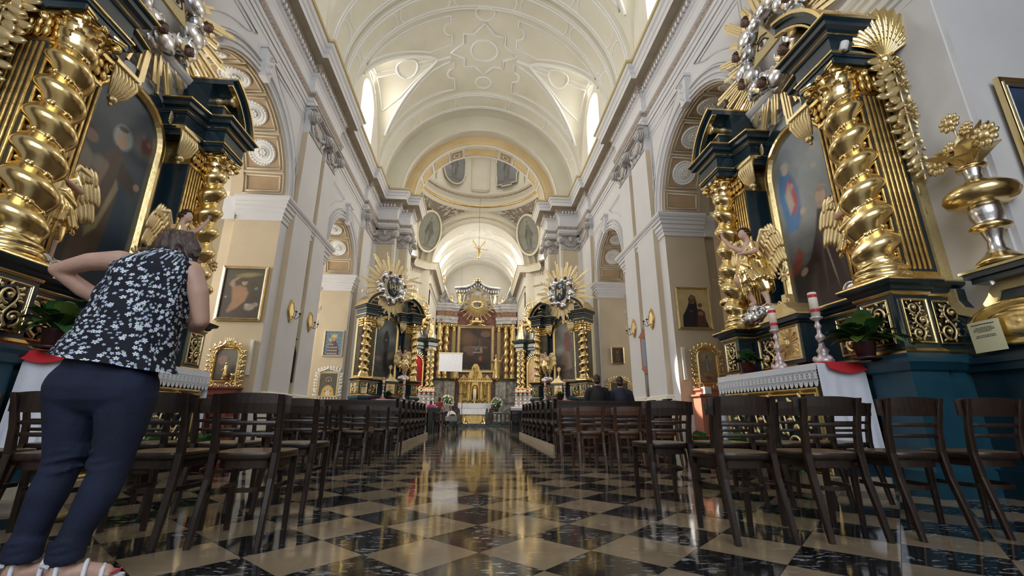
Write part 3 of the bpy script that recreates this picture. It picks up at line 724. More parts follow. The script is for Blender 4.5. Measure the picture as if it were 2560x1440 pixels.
        m=MB(); m.M=FX; m.add([(5.25,yc+(p[0]-yc)*.92,p[1]) for p in rv],[tuple(range(len(rv)))]); m.build('pane',winm if s<0 else winr,w)
        m=MB(); m.M=FX
        for y in (-.3,.3): m.box(5.2,5.24,yc+y-.012,yc+y+.012,11.3,13.6)
        for z in (11.9,12.5,13.1): m.box(5.2,5.24,yc-.85,yc+.85,z-.012,z+.012)
        m.build('glazing_bar',iron,w)
m=MB(); m.add([(-10,-6.2,0),(10,-6.2,0),(10,-6.2,16),(-10,-6.2,16)],[(0,1,2,3)]); struct(m.build('wall_back',ivory))
# ---- crossing: triumphal arch
def ring(mb,y,r0,r1,z0=10.95,k=0,n=40,r1x=None):
    P=[]
    for i in range(n+1):
        t=PI*i/n; P.append([(r0*math.cos(t),y,z0+r0*math.sin(t)),(r1*math.cos(t),y,z0+r1*math.sin(t))])
    mb.grid(P,k=k,sm=False)
def cyl(mb,r,y0,y1,z0=10.95,k=0,n=40): mb.grid([[(r*math.cos(PI*i/n),y0,z0+r*math.sin(PI*i/n)),(r*math.cos(PI*i/n),y1,z0+r*math.sin(PI*i/n))] for i in range(n+1)],k=k)
m=MB(); ring(m,19.3,3.8,4.66,k=0); cyl(m,3.8,19.3,19.85,k=2); ring(m,19.85,3.25,3.8,k=1); cyl(m,3.25,19.85,20.9,k=2); ring(m,20.9,3.25,4.2,k=2)
m.box(3.8,4.9,19.3,19.85,10.9,11.1); m.box(-4.9,-3.8,19.3,19.85,10.9,11.1)
far_w=struct(m.build('wall_front',[creamv,ochre,ivory]))
m=MB(); 
for rr,yy,rd in ((3.8,19.3,.03),(3.27,19.85,.04),(3.42,19.84,.015)): m.tube([(rr*math.cos(PI*i/40),yy,10.95+rr*math.sin(PI*i/40)) for i in range(41)],rd,5)
m.build('arch_moulding',ivory,far_w)
pm=None
for n,(a0,a1) in enumerate([(8,22),(25,39),(42,58),(60,72),(74,106),(108,120),(122,138),(141,155),(158,172)]):
    m=MB(); a0=R(a0);a1=R(a1); 
    m.grid([[((3.24)*math.cos(a),y,10.95+3.24*math.sin(a)) for y in (20.05,20.7)] for a in [a0+(a1-a0)*i/8 for i in range(9)]],k=0)
    loop=[(a0+(a1-a0)*i/8,20.02) for i in range(9)]+[(a1-(a1-a0)*i/8,20.73) for i in range(9)]
    for w in (0,.05):
        m.tube([(3.23*math.cos(a),y+(w if y<20.3 else -w),10.95+3.23*math.sin(a)) for a,y in loop],.022 if w==0 else .012,4,closed=True,k=1)
    if n in (3,5):
        c=(a0+a1)/2
        for j in range(8): m.ell((3.2*math.cos(c)+.0,20.37+.15*math.cos(j*.785),10.95+3.2*math.sin(c)+.0),(.04,.06,.04),6,k=1,M=Matrix.Translation((.15*math.sin(j*.785)*math.sin(c)*-1,0,.15*math.sin(j*.785)*math.cos(c))))
    m.build('soffit_panel',[ochre if n not in (3,5) else tan,ivory],far_w)
# ---- pendentives, drum, dome
CR=4.2; CY=25.1; CZ=10.9
def pend(a,t):
    d=min(CR/max(abs(math.cos(a)),abs(math.sin(a))),CR*1.41421); hl=math.sqrt(max(2*CR*CR-d*d,0)); h=hl+(CR-hl)*t; dd=math.sqrt(2*CR*CR-h*h); return (dd*math.cos(a),CY+dd*math.sin(a),CZ+h)
m=MB(); m.grid([[pend(2*PI*i/160,j/14) for j in range(15)] for i in range(160)],cu=True,k=0)
ring(m,29.3,3.24,4.2,CZ,k=1); cyl(m,3.24,29.3,30.2,CZ,k=1); ring(m,30.2,3.24,4.2,CZ,k=1)
[m.add([(q*4.2,25.1+4.2*math.cos(t),CZ+4.2*math.sin(t)) for t in [PI*i/24 for i in range(25)]],[tuple(range(25))],k=1) for q in (-1,1)]; m.box(3.38,5,29.3,30.2,0,CZ,k=1); m.box(-5,-3.38,29.3,30.2,0,CZ,k=1)
cr=struct(m.build('wall_crossing_vault',[scrollm,ivory]))
m=MB()
for rr,y,rd,k in ((3.26,29.28,.05,0),(3.62,29.28,.02,0),(3.72,29.27,.035,1),(4.05,29.28,.02,0)): m.tube([(rr*math.cos(PI*i/40),y,CZ+rr*math.sin(PI*i/40)) for i in range(41)],rd,5,k=k)
m.build('arch_moulding',[ivory,goldp],cr)
m=MB(); rd=random.Random(3)
for s in (-1,1):
    for q in range(120):
        a=PI/2-s*(PI/4+rd.uniform(-.62,.62)); t=rd.uniform(.04,.95); c=Vector(pend(a,t))
        ctr=Vector((s*3.72,28.72,12.95))
        if ((c.x-ctr.x)/1.15)**2+((c.z-ctr.z)/1.6)**2<1: continue
        r0=rd.uniform(.08,.17); hd=rd.choice((-1,1)); ph=rd.uniform(0,6); pts=[]
        for i in range(16):
            u=i/16; rr=r0*(1-u); th=ph+hd*u*9; pts.append(Vector(pend(a+rr*math.cos(th)/4.6,min(.99,max(.0,t+rr*math.sin(th)/3.2))))-Vector((s*.03,.03,0)))
            m.tube(pts,.022,4)
        for i in range(3): m.ell(pts[i*4+1],(.045,.035,.03),5,rot=(0,rd.uniform(0,3),0))
o=m.build('pendentive_scrollwork',ivory,cr); o['kind']='stuff'
def saint(seed,w,h,bgc,robe,arch=0,nx=46,ny=80,ly=None):
    it=[('e',.5,.12,.42,.05,0,tuple(c*.7 for c in bgc[0]),.6),('p',[(.36,.10),(.62,.10),(.66,.35),(.64,.62),(.56,.78),(.44,.78),(.35,.6),(.33,.3)],robe,.05),('e',.5,.84,.07,.09,0,tuple(c*1.25 for c in robe),.4),('r',.5,.85,.10,.125,(.6,.5,.3),.7),
        ('p',[(.30,.45),(.42,.70),(.47,.62),(.40,.40)],tuple(c*.6 for c in robe),.05),('p',[(.60,.66),(.72,.5),(.66,.42),(.56,.55)],tuple(c*.8 for c in robe),.05),('e',.45,.35,.03,.22,5,tuple(c*1.5 for c in robe),.9),('e',.55,.3,.025,.2,-6,tuple(c*.5 for c in robe),.9)]
    return canvas(w,h,nx,ny,bgc,it,seed,amp=.2)
def ovalize(m,w,h):
    for p in m.v:
        t=(p[2]/h-.5)*2; f=math.sqrt(max(1-t*t,.0004)); p[0]*=f
def elring(mb,w,h,z0,r,y=-.03,k=None): mb.tube([(w/2*math.cos(t),y,z0+h/2+h/2*math.sin(t)) for t in [2*PI*i/40 for i in range(40)]],r,6,closed=True,k=k)
for s in (-1,1):
    t=struct(MB().build('medallion_mount',ivory,cr)) if False else None
    m,c=saint(11+s,1.75,2.75,((.20,.20,.17),(.27,.28,.24)),(.15,.15,.12)); ovalize(m,1.75,2.75)
    o=m.build('painted_medallion',paintm,cr,col=c); o.location=(s*3.70,28.62,11.62); o.rotation_euler=(R(14),0,R(-s*42))
    m=MB(); elring(m,1.9,2.9,-.07,.07,k=0); elring(m,1.78,2.78,-.02,.025,-.06,k=1); f=m.build('medallion_frame',[ivory,goldp],o)
prof=[(4.25,15.05),(4.15,15.08),(4.12,15.16),(4.16,15.2),(4.1,15.25),(4.1,15.32)]
m=MB(); T0=Matrix.Translation((0,CY,0))
m.lathe(prof,80,M=T0,k=0); m.lathe([(4.1,15.32),(4.02,15.36),(4.0,15.42),(4.06,15.46)],80,M=T0,k=1); m.lathe([(4.06,15.46),(4.14,15.5),(4.14,15.95),(4.08,15.98),(4.0,16.02),(4.0,16.12)],80,M=T0,k=0)
m.lathe([(4.0,16.12),(3.86,16.22),(3.82,16.3),(3.95,16.38),(4.1,16.44)],80,M=T0,k=0)
for i in range(150): a=2*PI*i/150; m.box(-.03,.03,-.04,.04,16.0,16.1,M=T0@Matrix.Rotation(a,4,'Z')@Matrix.Translation((3.95,0,0)),k=2)
struct(m.build('trim_5',[ivory,goldd,umber]))
m=MB(); m.lathe([(4.15,15.9),(4.15,16.4),(4.2,16.5),(4.2,19.6)]+[(4.2*math.cos(b),19.6+3.4*math.sin(b)) for b in [PI/2*i/10 for i in range(1,11)]],80,M=T0)
dm=struct(m.build('ceiling_dome',ivory))
for s in (-1,1):
    x=s*1.92; a=math.atan2(math.sqrt(4.1**2-x*x),x)
    m,c=saint(31+s,1.55,3.1,((.17,.17,.17),(.25,.26,.28)),(.14,.13,.12),nx=50,ny=90)
    if s<0:
        for p in m.v:
            if p[2]<.8: f=math.sqrt(max(1-((.8-p[2])/.8)**2,.001)); p[0]*=f
    o=m.build('painted_niche',paintm,dm,col=c); o.location=(x,CY+math.sqrt(4.12**2-x*x)-.14,16.95); o.rotation_euler=(0,0,-math.asin(x/4.12))
    m=MB(); pl=[(-.8,.8),(-.86,.8),(-.86,2),(-.8,2),(-.8,3.2),(.8,3.2),(.8,2),(.86,2),(.86,.8),(.8,.8)]
    pl+= [(.8*math.cos(-t),.8-.86*math.sin(t)) for t in [PI*i/12 for i in range(1,12)]] if s<0 else [(.8,.1),(.4,.1),(.4,-.04),(-.4,-.04),(-.4,.1),(-.8,.1)]
    m.tube([(p[0],-.04,p[1]) for p in pl],.055,5,closed=True); m.build('niche_frame',ivory,o)
m=MB()
for x in (-3.1,-.62,.62,3.1):
    y=CY+math.sqrt(4.15**2-x*x)-.06; Q=Matrix.Translation((x,y,0))@Matrix.Rotation(-math.asin(x/4.2),4,'Z'); m.box(-.03,.03,-.05,.05,16.8,20,M=Q)
m.box(-.62,.62,29.1,29.18,16.75,16.82); m.build('drum_strip',ivory,dm)
# ---- chancel
def cz(x,y):
    z=11+math.sqrt(max(3.42**2-x*x,0)); 
    for a,b in ((30.2,30.9),(32.6,33.1),(35.2,35.7),(37.6,38.1)):
        if a<=y<=b: z=11+math.sqrt(max(3.30**2-min(abs(x),3.3)**2,0))
    for yc in (31.75,34.15,36.65):
        if abs(x)>1.1: z=max(z,lun(x,y,yc,1.02,3.42,1.1,13.2,11,11+math.sqrt(3.42**2-1.1**2)))
    return z
exc=[]
for a,b in ((30.2,30.9),(32.6,33.1),(35.2,35.7),(37.6,38.1)): exc+=[a-.002,a+.002,b-.002,b+.002]
m=MB(); heightvault(m,cz,3.42,30.2,39.4,120,60,exc); m.add([(-3.42,39.4,0),(3.42,39.4,0),(3.42,39.4,14.5),(-3.42,39.4,14.5)],[(0,1,2,3)])
ch=struct(m.build('ceiling_chancel',ivory))
VM=MB(); fnc=lambda a,y: Vector((3.42*math.sin(a/3.42),y,cz(3.42*math.sin(a/3.42),y)-.01))
for a,b in ((30.2,30.9),(32.6,33.1),(35.2,35.7),(37.6,38.1)):
    for t in (-3,-1.4,1.4,3):
        for s in (-1,1): mould([(t+s*.25,b-.1),(t+s*.12,(a+b)/2),(t+s*.25,a+.1)],.025,fn=fnc)
for yc in (31.75,34.15,36.65):
    st=[]
    for k in range(4):
        a=PI/2*k
        for px,py in ((1.0,0),(.5,.3),(.5,.5),(.3,.5)): ca,sa=math.cos(a),math.sin(a); st.append((px*ca-py*sa,yc+px*sa+py*ca))
    mould(st,.03,True,fn=fnc)
    for s in (-1,1): mould([(s*1.2,yc-.8),(s*1.2,yc-.3),(s*3,yc-.85)],.025,True,fn=fnc)
VM.build('vault_stucco',stucco,ch)
for s in (-1,1):
    for n,yc in enumerate((31.75,34.15,36.65)):
        m=MB(); m.M=Matrix.Diagonal((s,1,1,1)); m.add([(3.5,yc-.7,11.2),(3.5,yc+.7,11.2),(3.5,yc+.7,12.2)]+[(3.5,yc+.7*math.cos(t),12.2+.7*math.sin(t)) for t in [PI*i/10 for i in range(1,10)]]+[(3.5,yc-.7,12.2)],[tuple(range(13))]); struct(m.build('window_%d'%(5+n+(0 if s<0 else 3)),winm))
# transept ends so the crossing is closed
m=MB()
for s in (-1,1):
    m.add([(s*8,20.9,0),(s*8,29.3,0),(s*8,29.3,16),(s*8,20.9,16)],[(0,1,2,3)]); m.add([(s*4.7,21.9,0),(s*8,21.9,0),(s*8,21.9,16),(s*4.7,21.9,16)],[(0,1,2,3)]); m.add([(s*4.7,28.3,0),(s*8,28.3,0),(s*8,28.3,16),(s*4.7,28.3,16)],[(0,1,2,3)])
    m.add([(s*4.2,21.9,16),(s*8,21.9,16),(s*8,28.3,16),(s*4.2,28.3,16)],[(0,1,2,3)])
struct(m.build('wall_transept',ivory))
# ================================================================ SIDE ALTARS
def plan_mirror(p): return [(-x,y) for x,y in p][::-1]
def carved_panel(par,w,h,loc,rz,seed,nm='carved_panel'):
    m=MB(); frame(w,h,.022,.018,m,k=1); m.add([(-w/2,0,0),(w/2,0,0),(w/2,0,h),(-w/2,0,h)],[(0,1,2,3)],k=0)
    o=m.build(nm,[black,gold],par); o.location=loc; o.rotation_euler=(0,0,rz)
    s=rinceau(w*.92,h*.94,w*.04,seed).build('scrollwork',goldp,o); s.location=(0,-.006,h*.03)
    return o
def reeds(mb,p0,p1,z0,z1,r=.02,k=1):
    d=Vector((p1[0]-p0[0],p1[1]-p0[1])); n=max(2,int(d.length/(r*2.5)))
    for i in range(n):
        t=(i+.5)/n; x=p0[0]+d.x*t; y=p0[1]+d.y*t; mb.lathe([(0,z0),(r,z0+r),(r,z1-r),(0,z1)],8,M=Matrix.Translation((x,y,0)),k=k)
REED=[None]
def reedparts(par,p0,p1,z0,z1,r=.019):
    if REED[0] is None: REED[0]=arr_mesh(MB().lathe([(0,0),(r,r),(r,z1-z0-r),(0,z1-z0)],8),'reed',goldd)
    d=Vector((p1[0]-p0[0],p1[1]-p0[1])); n=max(2,int(d.length/(r*3.0)))
    for i in range(n): t=(i+.5)/n; oblink('reed',REED[0],par,Matrix.Translation((p0[0]+d.x*t,p0[1]+d.y*t,z0)))
def shellm(w,h):
    m=MB(); n=11; P=[]
    for i in range(n*4+1):
        a=(-1+2*i/(n*4))*1.25; rib=.5+.5*math.cos(i/4*2*PI); row=[]
        for j in range(9):
            t=j/8; rr=h*t*(1-.12*abs(a)/1.25+.04*rib*t); row.append((math.sin(a)*rr*w/h*.62,-(.03+.09*math.sin(PI*t*.8)+.035*rib*t)*1.0,math.cos(a)*rr))
        P.append(row)
    m.grid(P)
    for i in range(1,n):
        a=(-1+2*i/n)*1.25
        for j in range(3,8): t=j/8; rr=h*t*(1-.12*abs(a)/1.25); m.ell((math.sin(a)*rr*w/h*.62,-(.05+.09*math.sin(PI*t*.8)),math.cos(a)*rr),.012,5)
    for s in (-1,1): m.tube(spiral(s*.09,-.02,.08,PI/2,1.3,-.06,16,s),.022,6)
    m.ell((0,-.06,-.02),(.08,.05,.07),8); m.tube([(0,-.05,-.08),(.03,-.06,-.14),(-.03,-.06,-.2)],.03,6)
    return m
def garlandm(L,seed=1):
    m=MB(); rd=random.Random(seed); n=int(L/.10)
    for i in range(n):
        z=-L*i/n; big=(1.15-.45*i/n)
        for s in (-1,1):
            a=-PI/2+s*rd.uniform(.45,.8); l=.21*big*rd.uniform(.85,1.15); p=(s*.02,z)
            c=(p[0]+math.cos(a)*l*.5,-.05,p[1]+math.sin(a)*l*.5); m.ell(c,(l*.52,.016,l*.20),8,rot=(rd.uniform(-.5,.5),-a,rd.uniform(-.4,.4)))
            a2=-PI/2+s*rd.uniform(.9,1.3); c=(p[0]+math.cos(a2)*l*.55,-.035,p[1]+math.sin(a2)*l*.5+.03); m.ell(c,(l*.5,.014,l*.2),8,rot=(0,-a2,0))
        if i in (1,2,4,7,8):
            for j in range(7): m.ell((.04*math.cos(j),-.07-.012*(j%3),z+.04*math.sin(j*.9)),(.022,.012,.018),6,rot=(j,0,j))
    m.tube([(0,-.03,0),(0,-.03,-L)],.014,5); return m
def altar_vase():
    t=thing('altar_vase','gold and silver urn','urn')
    m=MB(); b=[[(0,0),(.17,0),(.17,.02),(.15,.04),(.12,.07),(.10,.09)],[(.10,.09),(.065,.14),(.055,.22),(.075,.30),(.085,.32)],[(.085,.32),(.13,.335),(.15,.36),(.13,.385)],[(.13,.385),(.10,.39),(.10,.42),(.12,.47),(.125,.54),(.11,.57)],[(.11,.57),(.18,.585),(.25,.63),(.275,.68),(.26,.73),(.19,.79),(.10,.83)],[(.10,.83),(.07,.86),(.06,.91),(.075,.97)],[(.075,.97),(.11,.98),(.115,1.0),(.08,1.01),(0,.99)]]
    for part,k in zip(b,(0,1,0,1,0,1,0)): m.lathe(part,28,k=k)
    m.build('urn_body',[gold,silver],t); m=MB()
    rd=random.Random(4)
    for i in range(22):
        a=i*2.4; el=rd.uniform(.2,1.4); L=rd.uniform(.26,.46); d=Vector((math.cos(a)*math.cos(el),math.sin(a)*math.cos(el)*.6,math.sin(el))); p0=Vector((0,0,.99)); P=[]
        sd=d.cross(Vector((0,0,1))).normalized()
        for j in range(6):
            u=j/5; c=p0+d*L*u+Vector((0,0,.05*math.sin(PI*u)-.03*u)); w=.07*math.sin(PI*min(1,u*.9+.1))+.002; P.append([tuple(c-sd*w),tuple(c+Vector((0,-.008,.008))),tuple(c+sd*w)])
        m.grid(P)
    for x,z,r in ((-.17,1.12,.085),(.2,1.16,.09),(0,1.42,.075),(-.05,1.2,.06),(.1,1.3,.05)):
        m.ell((x,-.06,z),r*.55,8); m.tube([(0,0,.99),(x*.5,-.03,(z+1)/2),(x,-.05,z)],.012,5)
        for j in range(9): a=j*.7; m.ell((x+r*.75*math.cos(a),-.07,z+r*.75*math.sin(a)),(r*.42,r*.22,r*.3),6,rot=(0,-a,0))
    o=m.build('flower_bunch',goldp,t); o.data.transform(Matrix.Translation((0,0,.99))@Matrix.Scale(1.2,4)@Matrix.Translation((0,0,-.99))); return t
def angel(nm,label,pose=0,sc=1.0):
    """winged figure on a cloud facing -y, feet at z~.3"""
    t=thing(nm,label,'statue')
    b=MB(); H=lambda *p: [(Vector(q),r) for q,r in p]
    limb(b,H(((0,0,.86),.10),((.01,-.01,1.0),.085),((.0,0,1.12),.10),((.0,-.0,1.20),.075),((.0,0,1.26),.04),((-.015,-.02,1.33),.045)))
    limb(b,H(((-.10,0,1.16),.055),((.10,0,1.16),.055))); limb(b,H(((-.08,0,.84),.08),((.08,0,.84),.08)))
    b.ell((-.02,-.035,1.385),(.065,.078,.09),14); b.ell((-.03,-.112,1.375),(.012,.018,.016),6); b.ell((-.02,-.085,1.335),(.03,.03,.02),6)
    # raised arm towards the column, other across the chest
    limb(b,H(((-.13,0,1.16),.045),((-.26,-.06,1.28),.038),((-.36,-.10,1.46),.026),((-.37,-.11,1.50),.022)))
    for i in range(5): a=-.5+.25*i; limb(b,H(((-.37,-.11,1.50),.012),((-.37+.05*math.sin(a)*1.2,-.12,1.545+.012*math.cos(a)),.009),((-.37+.07*math.sin(a)*1.3,-.14,1.575-(.02 if i in (0,4) else 0)),.007)))
    limb(b,H(((.13,0,1.16),.045),((.20,-.08,1.02),.038),((.05,-.15,1.04),.026),((.0,-.15,1.06),.022)))
    for i in range(5): limb(b,H(((.0,-.15,1.06),.011),((-.05,-.145,1.09-.018*i),.009),((-.075,-.13,1.09-.018*i),.007)))
    # legs: one knee forward
    limb(b,H(((-.08,0,.84),.085),((-.10,-.16,.66),.065),((-.05,-.04,.40),.038),((.0,-.04,.30),.028),((.0,-.11,.26),.026)))
    limb(b,H(((.08,0,.84),.085),((.12,-.02,.58),.06),((.16,.02,.34),.038),((.17,.02,.24),.028),((.16,-.06,.20),.026)))
    fuse(b,'figure',skin,t,.013,2)
    g=MB(); rd=random.Random(9)
    g.lathe([(.13,.98),(.145,.90),(.17,.82),(.20,.72),(.19,.6)],16,sm=True); limb(g,H(((.03,.04,.9),.13),((.09,.04,.66),.15),((.14,.05,.48),.11)))
    for i in range(15):
        a=-1.9+3.6*i/14; r=.15+.02*rd.random(); r2=.20+.10*rd.random(); zb=.40+.22*abs(math.sin(a*1.3+.4))
        limb(g,[(Vector((r*math.sin(a),-r*math.cos(a)*.9,.92)),.022),(Vector(((r+.03)*math.sin(a+.15),-(r+.03)*math.cos(a+.15),.76)),.030),(Vector((r2*math.sin(a+.1)+.03,-r2*math.cos(a+.1)*.7+.03,zb)),.028)],8)
    for i in range(7): limb(g,[(Vector((-.16+.04*i,-.12,.86+.02*i)),.022),(Vector((.02+.02*i,-.17,.90-.015*i)),.025),(Vector((.16,-.06,.86-.03*i)),.022)],8)
    for i in range(6): z=.95-.0*i; limb(g,[(Vector((-.14,-.09,.90+.018*i)),.018),(Vector((.0,-.14,.94+.02*i)),.02),(Vector((.13,-.08,1.0+.03*i)),.018)],8)
    limb(g,[(Vector((.13,-.05,1.18)),.045),(Vector((.17,-.07,1.06)),.05),(Vector((.19,-.02,.95)),.045)],8)
    limb(g,[(Vector((-.15,-.02,.88)),.05),(Vector((-.25,-.02,.80)),.05),(Vector((-.28,.02,.68)),.035)],8); limb(g,[(Vector((-.16,.02,.8)),.05),(Vector((-.19,0,.6)),.05),(Vector((-.17,.03,.42)),.035)],8)
    fuse(g,'gilded_robe',gold,t,.013,1)
    w=MB()
    for s in (-1,1):
        for row,(n,L,z0) in enumerate(((7,.22,1.20),(8,.34,1.12),(7,.46,1.04))):
            for i in range(n):
                a=s*(.25+.16*i)+ (0); x=s*(.10+.045*i+.02*row); z=z0+.22*math.sin(i/n*2.2)-.03*row; th=-PI/2+s*(.25+.10*(n-i)*.3)
                c=(x+math.cos(th)*L/2*.5,.07+.012*row,z+math.sin(th)*L/2); w.ell(c,(L/2,.014,.036),8,rot=(0,-th,0))
        limb(w,[(Vector((s*.06,.06,1.12)),.03),(Vector((s*.20,.08,1.36)),.045),(Vector((s*.36,.09,1.30)),.035),(Vector((s*.42,.09,1.12)),.02)],8)
    w.build('wings',goldp,t)
    h=MB()
    for i in range(26):
        a=i*2.4; e=math.asin(max(-.2,1-2*(i/34))); q=Vector((math.cos(a)*math.cos(e)*.07,math.sin(a)*math.cos(e)*.08,math.sin(e)*.095))
        if q.y<-.045 and q.z<.05: continue
        h.ell((q.x-.02,q.y-.025,q.z+1.395),(.026,.026,.024),6)
    h.build('hair',hairk,t)
    c=MB()
    for x,y,z,r in ((0,.02,.13,.21),(.18,.02,.12,.17),(-.16,.0,.10,.15),(.05,-.08,.18,.10),(.2,.05,.18,.09),(-.02,-.1,.06,.12)): c.ell((x,y,z),(r,r*.7,r*.75),14)
    for x,z,r in ((.02,.13,.10),(.17,.11,.09),(-.13,.08,.07)): c.tube(spiral(x,z,r,0,1.6,-.13,22,1),.018,6)
    c.build('cloud_base',silver,t)
    return t
def cherub(par,loc,rz=0,sc=1,skinm_=None,M=None):
    m=MB(); m.ell((0,0,0),(.075,.075,.09),12,k=0); m.ell((0,-.07,-.01),(.016,.02,.014),6,k=0); m.ell((0,-.058,-.045),(.025,.02,.014),6,k=0)
    for s in (-1,1): m.ell((s*.03,-.062,.015),(.011,.01,.009),6,k=1); m.ell((s*.045,-.045,-.02),(.026,.024,.024),6,k=0)
    for i in range(14): a=i*2.4; m.ell((math.cos(a)*.065,.02+.03*math.sin(a),.05+.02*(i%3)),(.03,.03,.026),6,k=1)
    o=m.build('cherub_head',[skind if skinm_ is None else skinm_,hairk],par); o.location=loc; o.rotation_euler=(R(12),0,rz); o.scale=(sc,)*3
    m=MB()
    for s in (-1,1):
        for i in range(6): th=(PI/2-s*(1.2+.22*i)); L=.16-.012*i; m.ell((s*.07+math.cos(th)*L*.5,.03,-.03+math.sin(th)*L*.5),(L/2,.012,.024),8,rot=(0,-th,0))
    m.ell((0,.045,-.05),(.12,.012,.035),10); m.build('cherub_wing',goldp,o); return o
RAYM={}
def sunburst(label,kind,nray=30,r0=.5):
    t=thing('gilded_sunburst',label,'sunburst')
    rd=random.Random(12)
    for v in range(5):
        m=MB(); n=4
        for i in range(n):
            x=(i-(n-1)/2)*.042; L=1.05*rd.uniform(.72,1.0) if i not in (1,2) else 1.05*rd.uniform(.9,1.12)
            w0,w1=.012,.021; y=-.012*((i*7+v)%3)
            m.add([(x-w0,y-.016,0),(x+w0,y-.016,0),(x+w1,y-.016,L),(x-w1,y-.016,L),(x-w0,y+.01,0),(x+w0,y+.01,0),(x+w1,y+.01,L),(x-w1,y+.01,L)],[(0,1,2,3),(5,4,7,6),(1,5,6,2),(4,0,3,7),(3,2,6,7),(0,4,5,1)])
        RAYM[v]=arr_mesh(m,'ray',goldp)
    for i in range(nray):
        a=2*PI*i/nray; L=(1.0 if i%2 else .72)*rd.uniform(.88,1.12)
        o=bpy.data.objects.new('ray',RAYM[i%5]); COL.objects.link(o); o.parent=t
        o.matrix_local=Matrix.Rotation(a,4,'Y')@Matrix.Translation((0,0,.50))@Matrix.Diagonal((1.0,1,L*1.1,1))
    m=MB()
    for i in range(15):
        a=2*PI*i/15+.1; r=.55+.08*(i%2); s=.17+.03*((i*5)%3); m.ell((r*math.sin(a),-.12,r*1.1*math.cos(a)),(s,.11,s*.8),14); m.ell((r*1.25*math.sin(a+.15),-.07,r*1.25*math.cos(a+.15)),(s*.6,.07,s*.55),12)
        m.tube(spiral(r*math.sin(a),r*math.cos(a),s*.62,a,1.4,-.20,20,1),.014,6)
    m.build('cloud_ring',silver,t)
    for i,a in enumerate((.5,1.35,2.5,3.35,4.2,5.1,5.9)): cherub(t,(.66*math.sin(a),-.25,.70*math.cos(a)),rd.uniform(-.5,.5),.85)
    if kind=='eye':
        m=MB(); m.prism([(-.30,-.24),(.30,-.24),(0,.34)],-.2,-.16); m.build('triangle',goldy,t)
        m=MB(); m.ell((0,-.205,-.04),(.11,.02,.05),16,k=0); m.ell((0,-.222,-.04),(.042,.015,.045),12,k=1); m.tube([(-.13,-.21,-.06),(-.06,-.22,.03),(.06,-.22,.03),(.13,-.21,-.06)],.012,5,k=1); m.tube([(-.12,-.21,.07),(0,-.22,.11),(.12,-.21,.07)],.01,5,k=1); m.build('eye',[stucco,hairk],t)
    else:
        m=MB(); m.lathe([(0,-.03),(.35,-.03),(.38,0),(.35,.03),(0,.03)],32,M=Matrix.Translation((0,-.24,0))@Matrix.Rotation(PI/2,4,'X')@Matrix.Diagonal((1,1.3,1,1))); o=m.build('oval_shield',navy,t)
        m=MB()
        if kind=='ihs': m.merge(txt('IHS',.36,.008),M=Matrix.Translation((0,-.285,-.03))@Matrix.Rotation(PI/2,4,'X')); m.box(-.016,.016,-.29,-.28,.08,.40); m.box(-.08,.08,-.29,-.28,.27,.30); m.tube([(-.09,-.285,-.20),(0,-.285,-.38),(.09,-.285,-.20)],.016,5)
        else: m.merge(txt('M',.5,.008),M=Matrix.Translation((0,-.285,-.05))@Matrix.Rotation(PI/2,4,'X')); m.merge(txt('A',.34,.008),M=Matrix.Translation((0,-.29,-.04))@Matrix.Rotation(PI/2,4,'X')); m.box(-.014,.014,-.29,-.28,.18,.40); m.box(-.07,.07,-.29,-.28,.29,.32)
        m.build('monogram',goldp,o)
    return t
PLAN=[(-1.52,0),(-1.52,-.42),(-1.57,-.42),(-1.57,-.81),(-1.13,-.81),(-1.13,-.52),(1.13,-.52),(1.13,-.81),(1.57,-.81),(1.57,-.42),(1.52,-.42),(1.52,0)]
def offpoly(path,o):
    m=MB(); m.sweep(path,[(o,0)],side=-1); return [(v[0],v[1]) for v in m.v]
